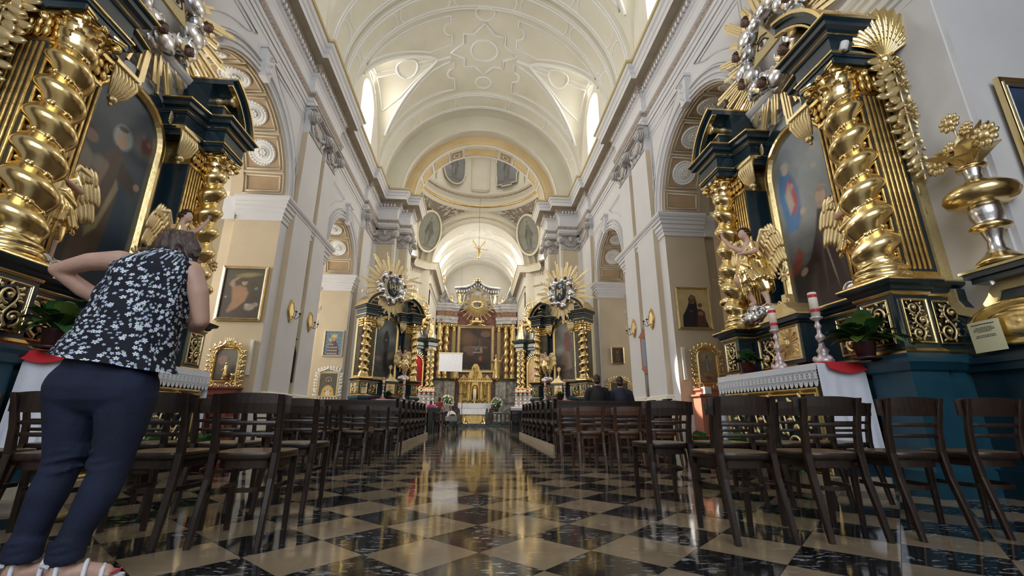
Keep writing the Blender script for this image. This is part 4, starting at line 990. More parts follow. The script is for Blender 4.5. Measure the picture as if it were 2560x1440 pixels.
def side_altar(label,canv,canvc):
    t=thing('side_altar',label,'altar')
    m=MB(); m.sweep(PLAN,[(.05,0),(.05,.22),(0,.26),(0,1.12),(.03,1.14),(.06,1.18),(.085,1.21),(.085,1.25),(.04,1.29),(.03,1.30),(-.06,1.30)],side=-1,cap=False); m.build('plinth',teal,t)
    m=MB(); m.sweep(PLAN,[(0,1.36),(0,1.89)],side=-1,cap=False); m.sweep(PLAN,[(.015,1.93),(.04,1.95),(.05,1.98),(.10,2.0),(.11,2.03)],side=-1,cap=False)
    m.add([(x,y,2.045) for x,y in offpoly(PLAN,.10)],[tuple(range(12))]); m.build('pedestal',navy,t)
    m=MB(); m.sweep(PLAN,[(.03,1.30),(.035,1.32),(.015,1.35),(0,1.36)],side=-1,cap=False); m.sweep(PLAN,[(0,1.89),(.015,1.90),(.02,1.92),(.015,1.935)],side=-1,cap=False); m.sweep(PLAN,[(.11,2.03),(.115,2.04),(.11,2.055),(0,2.055)],side=-1,cap=False); m.build('gilded_moulding',gold,t)
    for s in (-1,1):
        carved_panel(t,.27,.41,(s*1.35,-.815,1.42),0,3+s); carved_panel(t,.24,.41,(s*1.575,-.61,1.42),s*PI/2,5+s); carved_panel(t,.26,.41,(s*1.525,-.22,1.42),s*PI/2,7+s); carved_panel(t,.50,.41,(s*.78,-.525,1.42),0,9+s)
    # back board with gilded edge
    m=MB(); 
    a=arcs(0,.56,4.42,20); op=[(-.56,2.06)]+[(p,q) for p,q in a]+[(.56,2.06)]
    m.box(-1.5,-.62,-.15,0,2.05,4.85); m.box(.62,1.5,-.15,0,2.05,4.85)
    ow=[(-.95,4.3)]+[(.95*-math.cos(PI*i/20),4.42+.95*math.sin(PI*i/20)) for i in range(21)]+[(.95,4.3)]; iw=[(-.60,4.3)]+[(.60*-math.cos(PI*i/20),4.42+.60*math.sin(PI*i/20)) for i in range(21)]+[(.60,4.3)]
    m.grid([[(p[0],-.15,p[1]),(q[0],-.15,q[1])] for p,q in zip(iw,ow)],sm=False); m.grid([[(q[0],-.15,q[1]),(q[0],0,q[1])] for q in ow],sm=False)
    for s in (-1,1): m.box(s*.82,s*1.5,-.5,-.15,2.05,4.40)
    m.build('back_board',navy,t)
    for s in (-1,1): MB().box(s*1.501,s*1.53,-.15,0,2.06,5.0).build('gilded_edge',goldy,t)
    for s in (-1,1): 
        m=MB(); m.box(s*.80,s*1.53,-.54,-.15,2.06,2.12); m.box(s*.81,s*1.52,-.53,-.15,2.12,2.17); q=m.build('pilaster_foot',goldd,t); reedparts(q,(s*.83,-.505),(s*1.5,-.505),2.19,4.39); reedparts(q,(s*1.505,-.5),(s*1.505,-.2),2.19,4.39)
    for s in (-1,1):
        m=MB(); m.box(s*.84,s*1.50,-.51,-.15,4.40,4.45); m.box(s*.84,s*1.48,-.50,-.15,4.45,4.72); m.box(s*.80,s*1.54,-.56,-.15,4.72,4.77)
        for row in range(2):
            for i in range(7): x=s*(.88+.095*i); leafb(m,(x,4.45+.11*row),PI/2,.15,.32,-.53-.01*row)
            for i in range(4): m.ell((s*1.51,-.46+.09*i,4.52+.11*row),(.03,.04,.07),8)
        for x in (.86,1.46): m.tube(spiral(s*x,4.67,.055,PI/2,1.4,-.56,14,s),.014,5)
        m.build('pilaster_capital',goldd,t)
    for s in (-1,1):
        m=MB(); twist(2.38,.208,.024,6.4,m,hand=s,ph=PI/2,n=28,M=Matrix.Translation((0,0,.05))); m.box(-.23,.23,-.23,.23,0,.05)
        o=m.build('twisted_column',gold,t); o.location=(s*1.31,-.60,2.05)
        m=MB(); capital(.50,.36,9,2,m); c=m.build('capital',gold,o); c.location=(0,0,2.40)
    # painting with arched head
    o=canv.build('painting',paintm,t,col=canvc); o.location=(0,-.16,2.2)
    m=MB(); pth=[(.56,2.16),(.56,4.42)]+[(.56*math.cos(PI*i/24),4.42+.56*math.sin(PI*i/24)) for i in range(1,24)]+[(-.56,4.42),(-.56,2.16)]
    m.sweep(pth,[(0,-.16),(.0,-.19),(.02,-.215),(.04,-.20),(.06,-.225),(.09,-.24),(.115,-.235),(.13,-.19),(.13,-.15)],ax='y',side=-1,sm=False); f=m.build('picture_frame',gold,o); f.location=(0,.16,-2.2)
    m=MB(); m.sweep([(-.56,2.17),(.56,2.17)],[(0,-.16),(0,-.2),(.06,-.22),(.10,-.16)],ax='y',side=-1); m.build('sill',gold,t)
    # entablature blocks
    def EP(s): 
        p=[(.60,-.15),(.60,-.45),(1.0,-.52),(1.0,-.82),(1.58,-.82),(1.58,0)]; return p if s>0 else plan_mirror(p)
    for s in (-1,1):
        m=MB(); g=MB(); p=EP(s)
        m.sweep(p,[(-.02,4.77),(0,4.77),(0,4.86),(.015,4.86),(.015,4.90)],side=-1,cap=False); m.sweep(p,[(0,4.925),(0,5.13),(.02,5.14),(.03,5.165)],side=-1,cap=False); m.sweep(p,[(.045,5.18),(.06,5.21),(.11,5.23),(.11,5.29),(.14,5.32)],side=-1,cap=False)
        m.add([(x,y,5.35) for x,y in offpoly(p,.14)],[tuple(range(6))]); m.add([(x,y,4.78) for x,y in offpoly(p,-.0)],[tuple(range(6))])
        g.sweep(p,[(.015,4.90),(.035,4.905),(.035,4.925),(0,4.93)],side=-1,cap=False); g.sweep(p,[(.03,5.165),(.045,5.17),(.045,5.185)],side=-1,cap=False); g.sweep(p,[(.14,5.32),(.155,5.33),(.155,5.35),(.1,5.355)],side=-1,cap=False)
        m.build('entablature',navy,t); g.build('gilded_fillet',gold,t)
    for s in (-1,1):
        m=MB(); 
        for i in range(7): x=(i-3)*.036; m.tube([(x*1.2,-.06,.34),(x*1.25,-.09,.24),(x*.9,-.06,.10),(x*.5,-.02,.03)],[.02,.024,.018,.01],6)
        m.box(-.15,.15,-.10,0,.34,.38); m.ell((0,-.02,.0),(.05,.04,.04),8); m.ell((0,-.01,-.05),(.02,.02,.025),6); o=m.build('fluted_console',goldp,t); o.location=(s*.64,-.46,4.38); o.scale=(1.25,1.25,1.2); cherub(t,(s*.70,-.30,5.02),s*.3,1.25); m=MB(); m.ell((s*.84,-.22,5.06),(.16,.08,.10),12); m.ell((s*.72,-.22,4.90),(.12,.07,.09),12); m.build('silver_cloud',silver,t)
        # broken segmental pediment
        A=[(1.70-.02,5.36)]; cx,cz,rr=.62,5.02,1.10
        arc=[(cx+rr*math.cos(b),cz+rr*math.sin(b)) for b in [R(18)+(R(76)-R(18))*i/10 for i in range(11)]]
        def band(mb,r0,r1,y0,y1,k=None):
            o_=[(s*(cx+r1*math.cos(b)),cz+r1*math.sin(b)) for b in [R(18)+(R(76)-R(18))*i/10 for i in range(11)]]; i_=[(s*(cx+r0*math.cos(b)),cz+r0*math.sin(b)) for b in [R(76)-(R(76)-R(18))*i/10 for i in range(11)]]
            mb.prism(o_+i_,y0,y1,k=k)
        m=MB(); band(m,.94,1.06,-.86,0,0); band(m,1.06,1.10,-.93,0,1); band(m,1.03,1.06,-.90,-.86,0); band(m,.90,.925,-.88,-.80,1); m.prism([(s*.86,5.36)]+[(s*(cx+.93*math.cos(b)),cz+.93*math.sin(b)) for b in [R(76)-(R(76)-R(22))*i/8 for i in range(9)]],-.55,0,k=0)
        m.box(s*.98,s*1.42,-.72,-.55,5.36,5.58,k=0); m.box(s*.96,s*1.44,-.74,-.55,5.58,5.61,k=1)
        m.build('broken_pediment',[navy,gold],t)
        m=MB(); m.lathe([(0,0),(.075,0),(.075,.05),(.045,.08),(.06,.13),(.04,.17),(.055,.21),(.065,.27),(.055,.33),(.04,.37),(.06,.41),(.045,.46),(.075,.49),(.075,.54),(0,.54)],16,M=Matrix.Rotation(PI/2,4,'X'))
        o=m.build('gilded_spindle',goldp,t); o.location=(s*1.08,-.28,5.76)
        m=garlandm(1.62,3); o=m.build('hanging_garland',goldp,t); o.location=(s*1.535,-.075,4.85); o.rotation_euler=(0,0,s*PI/2); o.scale=(1.35,1.5,1)
        m=shellm(.66,.62); o=m.build('scallop_shell',gold,t); o.location=(s*1.56,-.16,4.86); o.rotation_euler=(R(8),0,s*PI/2*.8)
        # side wing with scrolled top, oval boss and bracket for the urn
        m=MB(); w=[(1.52,0),(2.66,0),(2.66,1.56),(2.54,1.63),(2.45,1.74),(2.40,1.92),(2.28,1.92),(1.98,1.92),(1.91,1.89),(1.87,1.81),(1.81,1.745),(1.72,1.725),(1.64,1.76),(1.60,1.84),(1.60,1.96),(1.52,1.98)]
        m.prism([(s*x,z) for x,z in w],-.12,0,k=0); m.box(s*1.52,s*2.62,-.20,0,0,.24,k=0); m.box(s*1.52,s*2.63,-.18,-.12,1.12,1.25,k=0); m.box(s*1.52,s*2.64,-.21,-.12,1.19,1.25,k=0)
        rim=w[2:]; m.sweep([(s*x,z) for x,z in rim],[(0,-.12),(0,-.145),(.085,-.145),(.085,-.12)],ax='y',side=s,k=1)
        m.box(s*1.86,s*2.30,-.26,0,1.92,1.97,k=0); m.box(s*1.83,s*2.33,-.30,0,1.97,2.02,k=0); m.box(s*1.81,s*2.35,-.32,0,2.02,2.045,k=1); m.box(s*1.92,s*2.24,-.24,-.02,2.045,2.07,k=0)
        m.build('side_wing',[navy,goldy],t)
        m=MB(); m.lathe([(.44,0),(.43,-.035),(.36,-.06),(.30,-.02),(.26,-.035),(.18,-.06),(.10,-.05),(0,-.055)],32,M=Matrix.Rotation(PI/2,4,'X')@Matrix.Diagonal((1,.5,-1,1))); o=m.build('gilded_boss',gold,t); o.location=(s*2.06,-.125,1.53)
    # stepped tabernacle niche in the middle with relief and cross
    m=MB(); m.box(-.30,.30,-.86,-.5,1.36,1.40,k=0); m.box(-.26,.26,-.82,-.5,1.40,1.88,k=0); m.box(-.30,.30,-.86,-.5,1.88,1.91,k=0); m.box(-.36,.36,-.92,-.5,1.91,1.97,k=0); m.box(-.38,.38,-.94,-.5,1.97,1.99,k=1)
    m.prism([(-.36,1.99),(.36,1.99),(.30,2.04),(.20,2.09),(.14,2.17),(-.14,2.17),(-.20,2.09),(-.30,2.04)],-.90,-.55,k=1); m.prism([(-.12,2.17),(.12,2.17),(.05,2.22),(.04,2.32),(-.04,2.32),(-.05,2.22)],-.78,-.66,k=1)
    for s in (-1,1): m.tube(spiral(s*.09,2.21,.05,-PI/2,1.3,-.79,14,-s),.014,5,k=1)
    m.build('tabernacle',[navy,goldp],t)
    m=MB(); frame(.40,.40,.03,.02,m); m.add([(-.2,0,0),(.2,0,0),(.2,0,.4),(-.2,0,.4)],[(0,1,2,3)])
    for i in range(26): a=2*PI*i/26; L=.20 if i%2 else .15; m.prism([(.05*math.cos(a-.07),.2+.05*math.sin(a-.07)),(L*math.cos(a-.03),.2+L*math.sin(a-.03)),(L*math.cos(a+.03),.2+L*math.sin(a+.03)),(.05*math.cos(a+.07),.2+.05*math.sin(a+.07))],-.022,0)
    m.ell((0,-.02,.20),(.045,.025,.07),10); m.ell((0,-.04,.27),(.022,.02,.022),8); o=m.build('tabernacle_door',goldp,t); o.location=(0,-.822,1.44)
    m=MB(); m.box(-.012,.012,-.012,.012,0,.36)
    for i in range(8): a=2*PI*i/8+PI/8; m.prism([(.012*math.cos(a-1),.30+.012*math.sin(a-1)),(.105*math.cos(a-.16),.30+.105*math.sin(a-.16)),(.105*math.cos(a+.16),.30+.105*math.sin(a+.16)),(.012*math.cos(a+1),.30+.012*math.sin(a+1))],-.012,.004)
    m.ell((0,-.02,.30),(.018,.012,.05),8); m.tube([(-.05,-.02,.33),(0,-.025,.32),(.05,-.02,.33)],.007,5); o=m.build('rayed_cross',goldp,t); o.location=(0,-.72,2.32)
    return t
# --- paintings
sk=(.45,.32,.24); bn=(.055,.035,.035)
friar=[('e',.70,.78,.34,.20,20,(.30,.34,.37),1.2),('e',.25,.62,.35,.22,-20,(.36,.38,.38),1.3),('e',.5,.93,.5,.18,0,(.20,.24,.28),1.3),('e',.36,.5,.3,.2,0,(.30,.31,.31),1.2),
 ('p',[(.04,.66),(.10,.78),(.20,.84),(.34,.76),(.42,.66),(.40,.52),(.30,.44),(.10,.44)],(.10,.22,.42),.06),('p',[(.20,.72),(.32,.74),(.38,.60),(.30,.52),(.22,.56)],(.45,.10,.12),.05),('p',[(.16,.66),(.26,.72),(.30,.58),(.20,.54)],(.50,.42,.34),.05),('e',.24,.80,.055,.06,0,(.50,.40,.33),.4),('e',.24,.83,.07,.05,0,(.42,.40,.40),.5),('e',.30,.69,.04,.05,0,sk,.5),('r',.24,.81,.07,.09,(.5,.45,.3),.6),
 ('e',.42,.52,.05,.05,0,(.50,.38,.30),.5),('e',.80,.82,.06,.05,0,(.45,.38,.33),.8),('e',.68,.9,.05,.04,0,(.42,.36,.32),.8),('e',.88,.9,.05,.04,0,(.42,.36,.32),.8),('e',.74,.72,.05,.04,0,(.42,.36,.32),.8),
 ('p',[(0,.22),(.22,.34),(.30,.30),(.22,.24),(0,.16)],(.32,.09,.06),.04),('p',[(0,0),(1,0),(1,.3),(.6,.25),(.3,.22),(0,.2)],(.07,.06,.055),.1),
 ('p',[(.58,.40),(.66,.50),(.84,.50),(.97,.42),(1.0,.10),(.97,0),(.42,0),(.44,.20),(.50,.32)],bn,.03),('p',[(.60,.40),(.40,.26),(.27,.22),(.26,.17),(.42,.17),(.60,.27)],bn,.03),('e',.25,.20,.07,.045,25,(.48,.33,.25),.35),
 ('e',.74,.545,.085,.10,-15,(.50,.36,.27),.3),('e',.76,.585,.085,.05,-15,(.30,.24,.20),.5),('e',.71,.50,.06,.045,0,(.36,.27,.22),.5),('r',.74,.55,.12,.14,(.45,.40,.3),.5),('e',.70,.22,.012,.34,8,(.30,.30,.24),.6),('e',.60,.2,.02,.3,-4,(.10,.07,.07),.9),('e',.85,.25,.03,.3,5,(.09,.065,.06),.9)]
kneel=[('e',.80,.80,.36,.18,0,(.16,.19,.22),1.3),('e',.85,.78,.19,.14,0,(.24,.22,.20),1.0),('e',.87,.78,.10,.10,0,(.22,.10,.09),.8),('e',.90,.80,.04,.04,0,(.40,.26,.2),.5),('e',.80,.82,.03,.03,0,(.40,.26,.2),.5),('e',.3,.85,.4,.2,0,(.09,.12,.15),1.3),('e',.5,.35,.5,.35,0,(.06,.09,.12),1.2),('p',[(.52,0),(.60,.45),(.80,.48),(.95,.3),(1,0)],(.04,.07,.11),.06),
 ('e',.60,.69,.14,.15,0,(.42,.46,.46),.35),('p',[(.30,.0),(.34,.35),(.44,.58),(.56,.64),(.68,.60),(.72,.40),(.70,.20),(.60,.0)],(.12,.085,.07),.03),('p',[(.66,.58),(.84,.54),(.96,.50),(.96,.44),(.80,.46),(.66,.48)],(.07,.05,.045),.03),('e',.96,.50,.05,.045,40,(.42,.28,.21),.3),
 ('e',.59,.67,.075,.095,12,(.55,.39,.29),.3),('e',.58,.73,.075,.035,12,(.12,.09,.08),.5),('p',[(.66,.48),(.72,.44),(.58,.22),(.46,.16),(.44,.20),(.56,.28)],(.36,.31,.18),.03),('e',.40,.30,.02,.25,6,(.32,.29,.24),.7),
 ('e',.40,.50,.10,.10,0,(.26,.22,.18),.6),('e',.14,.62,.12,.08,20,(.05,.04,.04),.5),('e',.22,.60,.09,.07,-10,(.30,.20,.16),.4),('p',[(.0,.55),(.16,.56),(.30,.52),(.34,.40),(.2,.3),(0,.34)],(.26,.24,.20),.05),('p',[(.1,.42),(.44,.36),(.52,.52),(.48,.54),(.40,.43),(.1,.48)],(.30,.20,.16),.04)]
def shift(items,dx,dy):
    r=[]
    for it in items:
        if it[0]=='p': r.append(('p',[(x+dx,y+dy) for x,y in it[1]],*it[2:]))
        else: r.append((it[0],it[1]+dx,it[2]+dy,*it[3:]))
    return r
kneel=kneel[:7]+shift(kneel[7:],-.08,.05)
monk=[('e',.3,.8,.4,.2,0,(.22,.25,.25),1.3),('e',.75,.65,.3,.2,0,(.18,.21,.22),1.3),('e',.7,.35,.3,.12,20,(.20,.17,.11),1.2),('p',[(.42,.08),(.44,.5),(.36,.60),(.40,.70),(.48,.80),(.56,.78),(.66,.66),(.66,.55),(.62,.50),(.64,.08)],(.035,.03,.035),.03),('e',.50,.80,.045,.06,0,(.25,.18,.14),.4),('e',.52,.62,.07,.025,30,(.28,.2,.16),.5),('e',.2,.3,.16,.1,0,(.20,.13,.10),.9)]
jude=[('e',.5,.85,.5,.2,0,(.28,.28,.26),1.3),('e',.3,.5,.22,.18,0,(.30,.30,.29),1.2),('p',[(.45,.62),(.52,.80),(.66,.84),(.80,.74),(.84,.55),(.72,.45),(.55,.48)],(.26,.10,.08),.05),('e',.62,.84,.07,.07,0,(.40,.28,.21),.4),('p',[(.2,.2),(.45,.5),(.75,.45),(.85,.2),(.6,.1)],(.30,.22,.16),.08),('e',.3,.2,.25,.12,0,(.16,.09,.07),1.0),('e',.7,.12,.25,.1,0,(.12,.08,.07),1.0)]
W1,H1=1.12,2.82
ca=canvas(W1,H1,100,180,((.13,.115,.10),(.40,.45,.48)),[(i[:-2]+(tuple(min(1,q*1.3) for q in i[-2]),i[-1])) for i in friar],1,arch=.56,amp=.16); cb=canvas(W1,H1,100,180,((.05,.055,.06),(.07,.10,.13)),kneel,2,arch=.56,amp=.2)
cc=canvas(W1,H1,50,90,((.04,.04,.04),(.13,.15,.15)),monk,3,arch=.56,amp=.2); cd=canvas(W1,H1,50,90,((.10,.07,.06),(.24,.24,.22)),jude,4,arch=.56,amp=.2)
AR=side_altar('near blue-black and gold side altar on right pier, friar in brown painted inside',*ca)
AR.location=(5,5.5,0); AR.rotation_euler=(0,0,-PI/2)
sb=sunburst('gold sunburst with all-seeing eye triangle above near right altar','eye'); sb.location=(4.86,5.5,6.72); sb.rotation_euler=(R(0),0,-PI/2); sb.scale=(1.05,)*3
ag=angel('angel_statue','gilded angel raising its arm beside the twisted far column of near right altar')
def at_altar(o,x,y,z,rz,base,sc=1,flip=False,extra=0):
    """place o at altar-local (x,y,z)"""
    loc,rot,s=base; c,sn=math.cos(rot),math.sin(rot); mx=-1 if flip else 1; X=x*s*mx; Y=y*s
    o.location=(loc[0]+X*c-Y*sn,loc[1]+X*sn+Y*c,loc[2]+z*s); o.rotation_euler=(0,0,rot+mx*rz+extra); o.scale=(sc*s*mx,sc*s,sc*s); return o
BR=((5,5.5,0),-PI/2,1); BL=((-5,5.5,0),PI/2,1); BFL=((-3.65,17.55,.29),PI/4,.82); BFR=((3.68,17.55,.29),-PI/4,.82)
at_altar(ag,-.62,-.74,2.05,.1,BR,1.0); ag.scale=(1.14,1.12,1.04)
vs=altar_vase(); vs['label']='gold and silver urn of gilded flowers on bracket right of near right altar'; vs['group']='gilded urns beside the altars'; at_altar(vs,2.08,-.17,2.07,0,BR)
index()
AL=dup(AR,BL[0],BL[1],'near blue-black and gold side altar on left pier behind the standing woman','gilded side altars'); AL.scale=(-1,1,1); AR['group']='gilded side altars'
AFL=dup(AR,BFL[0],BFL[1],'black and gold altar at left crossing pier with dark standing monk painting','gilded side altars',sc=.82)
AFR=dup(AR,BFR[0],BFR[1],'black and gold altar at right crossing pier with pale saint painting','gilded side altars',sc=(-.82,.82,.82))
pmr=[None]
for root in (AFL,AFR):
    for o in list(o for o in bpy.data.objects if o.parent is root):
        n=o.name.split('.')[0]
        if n in ('side_wing','gilded_boss','hanging_garland','scallop_shell'): bpy.data.objects.remove(o)
        elif n=='pilaster_foot':
            for r_ in [q for q in bpy.data.objects if q.parent is o]:
                if pmr[0] is None: pmr[0]=r_.data.copy(); pmr[0].materials[0]=plank
                r_.data=pmr[0]
def swap(root,pc):
    for o in bpy.data.objects:
        if o.parent is root and o.name.startswith('painting'):
            t=pc[0].build('tmp',paintm,col=pc[1]); me=t.data; bpy.data.objects.remove(t); me.name='painting'; o.data=me
cbm=(cb[0],cb[1]); 
for p in cbm[0].v: p[0]=-p[0]   # the left altar object is mirrored, so mirror its picture back
swap(AL,cbm); swap(AFL,cc)
for p in cd[0].v: p[0]=-p[0]
swap(AFR,cd)
for s,b,l in ((-1,BFL,'left'),(1,BFR,'right')):
    m=MB(); m.box(-1.35,1.35,-1.25,.05,0,.29); o=m.build('altar_step',stone); o.location=(b[0][0],b[0][1],0); o.rotation_euler=(0,0,b[1]); tag(o,f'low stone step under the black altar at {l} crossing pier','step')
dup(sb,(-4.86,5.5,6.72),PI/2,'gold sunburst with silver clouds above the near left altar','gold sunbursts',sc=1.05); sb['group']='gold sunbursts'
s1=sunburst('gold sunburst with IHS in dark oval above left crossing altar','ihs'); at_altar(s1,0,-.2,6.55,0,BFL,1.02); s1['group']='gold sunbursts'
s2=sunburst('gold sunburst with dark monogram oval above right crossing altar','mary'); at_altar(s2,0,-.2,6.55,0,BFR,1.02); s2['group']='gold sunbursts'
G='gilded angel statues on the altars'; ag['group']=G
index()
def adup(lbl,x,y,z,rz,base,flip,extra=0,sc=1):
    o=dup(ag,(0,0,0),0,lbl,G); at_altar(o,x,y,z,rz,base,sc,flip,extra); return o
o=adup('gilded angel half hidden behind the near column of near right altar',1.03,-.38,2.05,0,BR,False); o.scale=(-1.1,1.1,1.03); o.rotation_euler[2]+=.3
adup('gilded angel at right of near left altar above the woman',-.62,-.74,2.05,0,BL,True)
o=adup('gilded angel behind the large twisted column at left edge',.92,-.42,2.05,0,BL,True); o.scale=(1,1,1); o.rotation_euler[2]-=.3
adup('gilded angel beside right column of left crossing altar',.66,-.8,2.05,0,BFL,False)
adup('gilded angel beside left column of right crossing altar',-.66,-.8,2.05,0,BFR,False)
def vdup(l,x,b,f=False): o=dup(vs,(0,0,0),0,l,'gilded urns beside the altars'); at_altar(o,x,-.17,2.07,0,b,1,f)
vdup('gilded urn at far side of near right altar',-2.08,BR); vdup('gilded urn at far side of near left altar',2.08,BL)
# altar tables
def altar_table(label,w,d,h,seed=2,side_len=.9,red=True):
    t=thing('altar_table',label,'altar table')
    m=MB(); m.box(-w/2+.04,w/2-.04,-d+.05,0,.1,h-.02,k=0); m.box(-w/2-.05,w/2+.05,-d-.10,0,0,.12,k=1); m.build('table_body',[navy,stone],t)
    m=MB(); fh=h-.36; frame(w-.30,fh-.16,.075,.04,m,z0=.20,y=-d+.05); m.build('antependium_frame',gold,t)
    m=MB(); n=3
    for i in range(n): rinceau((w-.32)/n*.62,fh-.2,.014,seed+i,m,y=0); 
    o=m.build('gilded_scrolls',goldp,t); o.data.transform(Matrix.Identity(4)); 
    bpy.data.objects.remove(o)
    m=MB()
    for i in range(n):
        q=rinceau((w-.32)/n*.8,fh-.2,.015,seed+i); m.merge(q,M=Matrix.Translation(((i-1)*(w-.34)/n,-d+.03,.22)))
        if i<2: m.tube([((i-.5)*(w-.34)/n+.05*math.cos(u),-d+.02,.22+fh*.45+.12*math.sin(u)) for u in [2*PI*j/16 for j in range(16)]],.014,5,closed=True)
    m.build('gilded_scrolls',goldp,t)
    # cloth: top, scalloped lace front, falling sides
    m=MB(); m.box(-w/2,w/2,-d,.0,h-.02,h,k=0)
    N=int(w/.075); top=h; l1=h-.07; 
    P=[(-w/2,-d-.012,top),(w/2,-d-.012,top)]
    m.add([(-w/2,-d-.01,h),(w/2,-d-.01,h),(w/2,-d-.014,l1),(-w/2,-d-.014,l1)],[(0,1,2,3)],k=0)
    for i in range(N):
        x0=-w/2+w*i/N; x1=-w/2+w*(i+1)/N; xm=(x0+x1)/2; y=-d-.016
        pts=[(x0,y,l1-.12),(x0,y,l1),(x1,y,l1),(x1,y,l1-.12)]+[(xm+(x1-x0)/2*math.cos(u),y,l1-.12-.06*math.sin(u)) for u in [PI*j/6 for j in range(1,6)]]
        # openwork: rows of little holes between threads
        for z in (.02,.05,.08,.11): m.tube([(x0,y,l1-z),(xm,y,l1-z-.01),(x1,y,l1-z)],.004,4,k=1)
        for q in range(4): u=x0+(x1-x0)*q/4; m.tube([(u,y,l1),(u+.01,y,l1-.12)],.0045,4,k=1)
        m.add([(xm-.016,y-.002,l1-.03),(xm+.016,y-.002,l1-.03),(xm+.02,y-.002,l1-.09),(xm-.02,y-.002,l1-.09)],[(0,1,2,3)],k=1)
        m.add([(x0+.004,y,l1-.12),(x1-.004,y,l1-.12)]+[(xm+((x1-x0)/2-.004)*math.cos(u),y,l1-.12-.055*math.sin(u)) for u in [PI*j/6 for j in range(1,6)]],[tuple(range(7))],k=1)
    for s in (-1,1):
        P=[]; n=28
        for i in range(n+1):
            u=i/n; y=-d-.01+(d+.0)*u; fl=.018*math.sin(u*9)+.012*math.sin(u*23+1); row=[]
            for j in range(10): v=j/9; row.append((s*(w/2+.004+v*(.03+fl)),y+.02*v*math.sin(u*7),h-.002-side_len*v*(1-.05*math.sin(u*5))))
            P.append(row)
        m.grid(P,k=0)
    m.build('altar_cloth',[cloth,lace],t)
    if red:
        m=MB(); m.box(-w/2-.004,w/2+.004,-d+.06,-.0,h,h+.012)
        for s in (-1,1): 
            P=[[(s*(w/2+.02+.05*v),-d+.08+(d-.08)*u,h+.01-(.07+.05*math.sin(PI*u))*v) for v in (0,.5,1)] for u in [i/10 for i in range(11)]]; m.grid(P)
        m.build('red_undercloth',redc,t)
    return t
tb=altar_table('white lace-edged altar table with gold scroll front before near right altar',1.96,.54,1.25); at_altar(tb,.12,-.84,0,0,BR); tb['group']='lace covered altar tables'
index()
o=dup(tb,(0,0,0),0,'white lace-edged altar table partly behind the woman at left','lace covered altar tables'); at_altar(o,.12,-.84,0,0,BL,1,True)
for b,l in ((BFL,'left'),(BFR,'right')):
    o=dup(tb,(0,0,0),0,f'white-covered altar table before {l} crossing altar behind the pews','lace covered altar tables'); at_altar(o,0,-.84,-.1,0,b,1)
# candlesticks, plants
def candlestick(label,hs=.5,hc=.26,grp=None,white_=True,mt=None):
    t=thing('candlestick',label,'candlestick',group=grp)
    m=MB(); m.lathe([(0,0),(.085,0),(.09,.03),(.06,.06),(.045,.10),(.06,.13),(.03,.17),(.022,.22),(.04,.25),(.045,.28),(.02,.31),(.018,.36),(.035,.39),(.02,.42),(.02,.45),(.055,.47),(.06,.485),(.03,.5),(0,.5)],20)
    for i in range(3): a=i*2.1; m.ell((.075*math.cos(a),.075*math.sin(a),.04),(.03,.03,.035),8)
    m.build('stem',mt or pinkw,t); o_ch
    c=MB(); c.lathe([(0,.495),(.043,.495),(.043,.495+hc),(.036,.5+hc),(0,.49+hc)],18,k=0)
    for z in (.54,.54+hc*.62): c.lathe([(.0445,z),(.0455,z+.004),(.0455,z+.03),(.0445,z+.034)],18,k=1)
    c.build('candle',[wax,waxr],t); return t
cs=candlestick('pink-white carved candlestick with red-banded candle at near end of right altar table'); at_altar(cs,1.0,-1.2,1.26,0,BR,1.05); cs['group']='red banded candles'
index()
def cdup(l,x,y,z,b,sc=1.05,f=False): o=dup(cs,(0,0,0),0,l,'red banded candles'); at_altar(o,x,y,z,0,b,sc,f)
cdup('pink-white carved candlestick with red-banded candle in middle of right altar table',.22,-1.15,1.262,BR)
cdup('candlestick on the left altar table just left of the woman',.75,-1.15,1.262,BL,1.05,True)
for b,l in ((BFL,'left'),(BFR,'right')):
    for x,q in ((-.55,'left'),(.55,'right')): cdup(f'tall candle at {q} of {l} crossing altar table',x,-1.1,1.16,b,1.2)
def plant(label,n=60,L=.26,h=.16,seed=1,group='potted altar plants',flower=None):
    t=thing('potted_plant',label,'plant',group=group); rd=random.Random(seed)
    m=MB(); m.lathe([(0,0),(.075,0),(.10,h),(.108,h+.01),(.095,h+.012),(.09,h-.02),(0,h-.02)],18); m.lathe([(0,0),(.12,.0),(.13,.02),(0,.02)],18); m.build('pot',pot,t)
    for v in range(2):
        m=MB()
        for i in range(n//2):
            a=rd.uniform(0,2*PI); el=rd.uniform(.35,1.5); l=L*rd.uniform(.6,1.2); w=l*.19; P=[]
            d=Vector((math.cos(a),math.sin(a),0)); sd=Vector((-math.sin(a),math.cos(a),0)); base=Vector((0,0,h))+d*.03
            for j in range(7):
                u=j/6; c=base+d*l*u*math.cos(el*(1-.0*u))+Vector((0,0,l*math.sin(el)*u-l*.55*u*u*(1.2-el*.5))); ww=w*math.sin(PI*max(0,(u-.22))/.78)**.8 if u>.22 else .004
                P.append([tuple(c-sd*ww+Vector((0,0,ww*.35))),tuple(c),tuple(c+sd*ww+Vector((0,0,ww*.35)))])
            m.grid(P)
        m.build('foliage',leaf if v==0 else leafl if seed%2 else leaf,t)
    if flower:
        m=MB()
        for i in range(5):
            a=i*1.3; c=Vector((.09*math.cos(a),.09*math.sin(a),h+L*.62)); 
            for j in range(6): b=j*1.05; m.ell(tuple(c+Vector((.04*math.cos(b),.04*math.sin(b),0))),(.035,.014,.008),6,rot=(0,0,b))
        m.build('bract',flower,t)
    return t
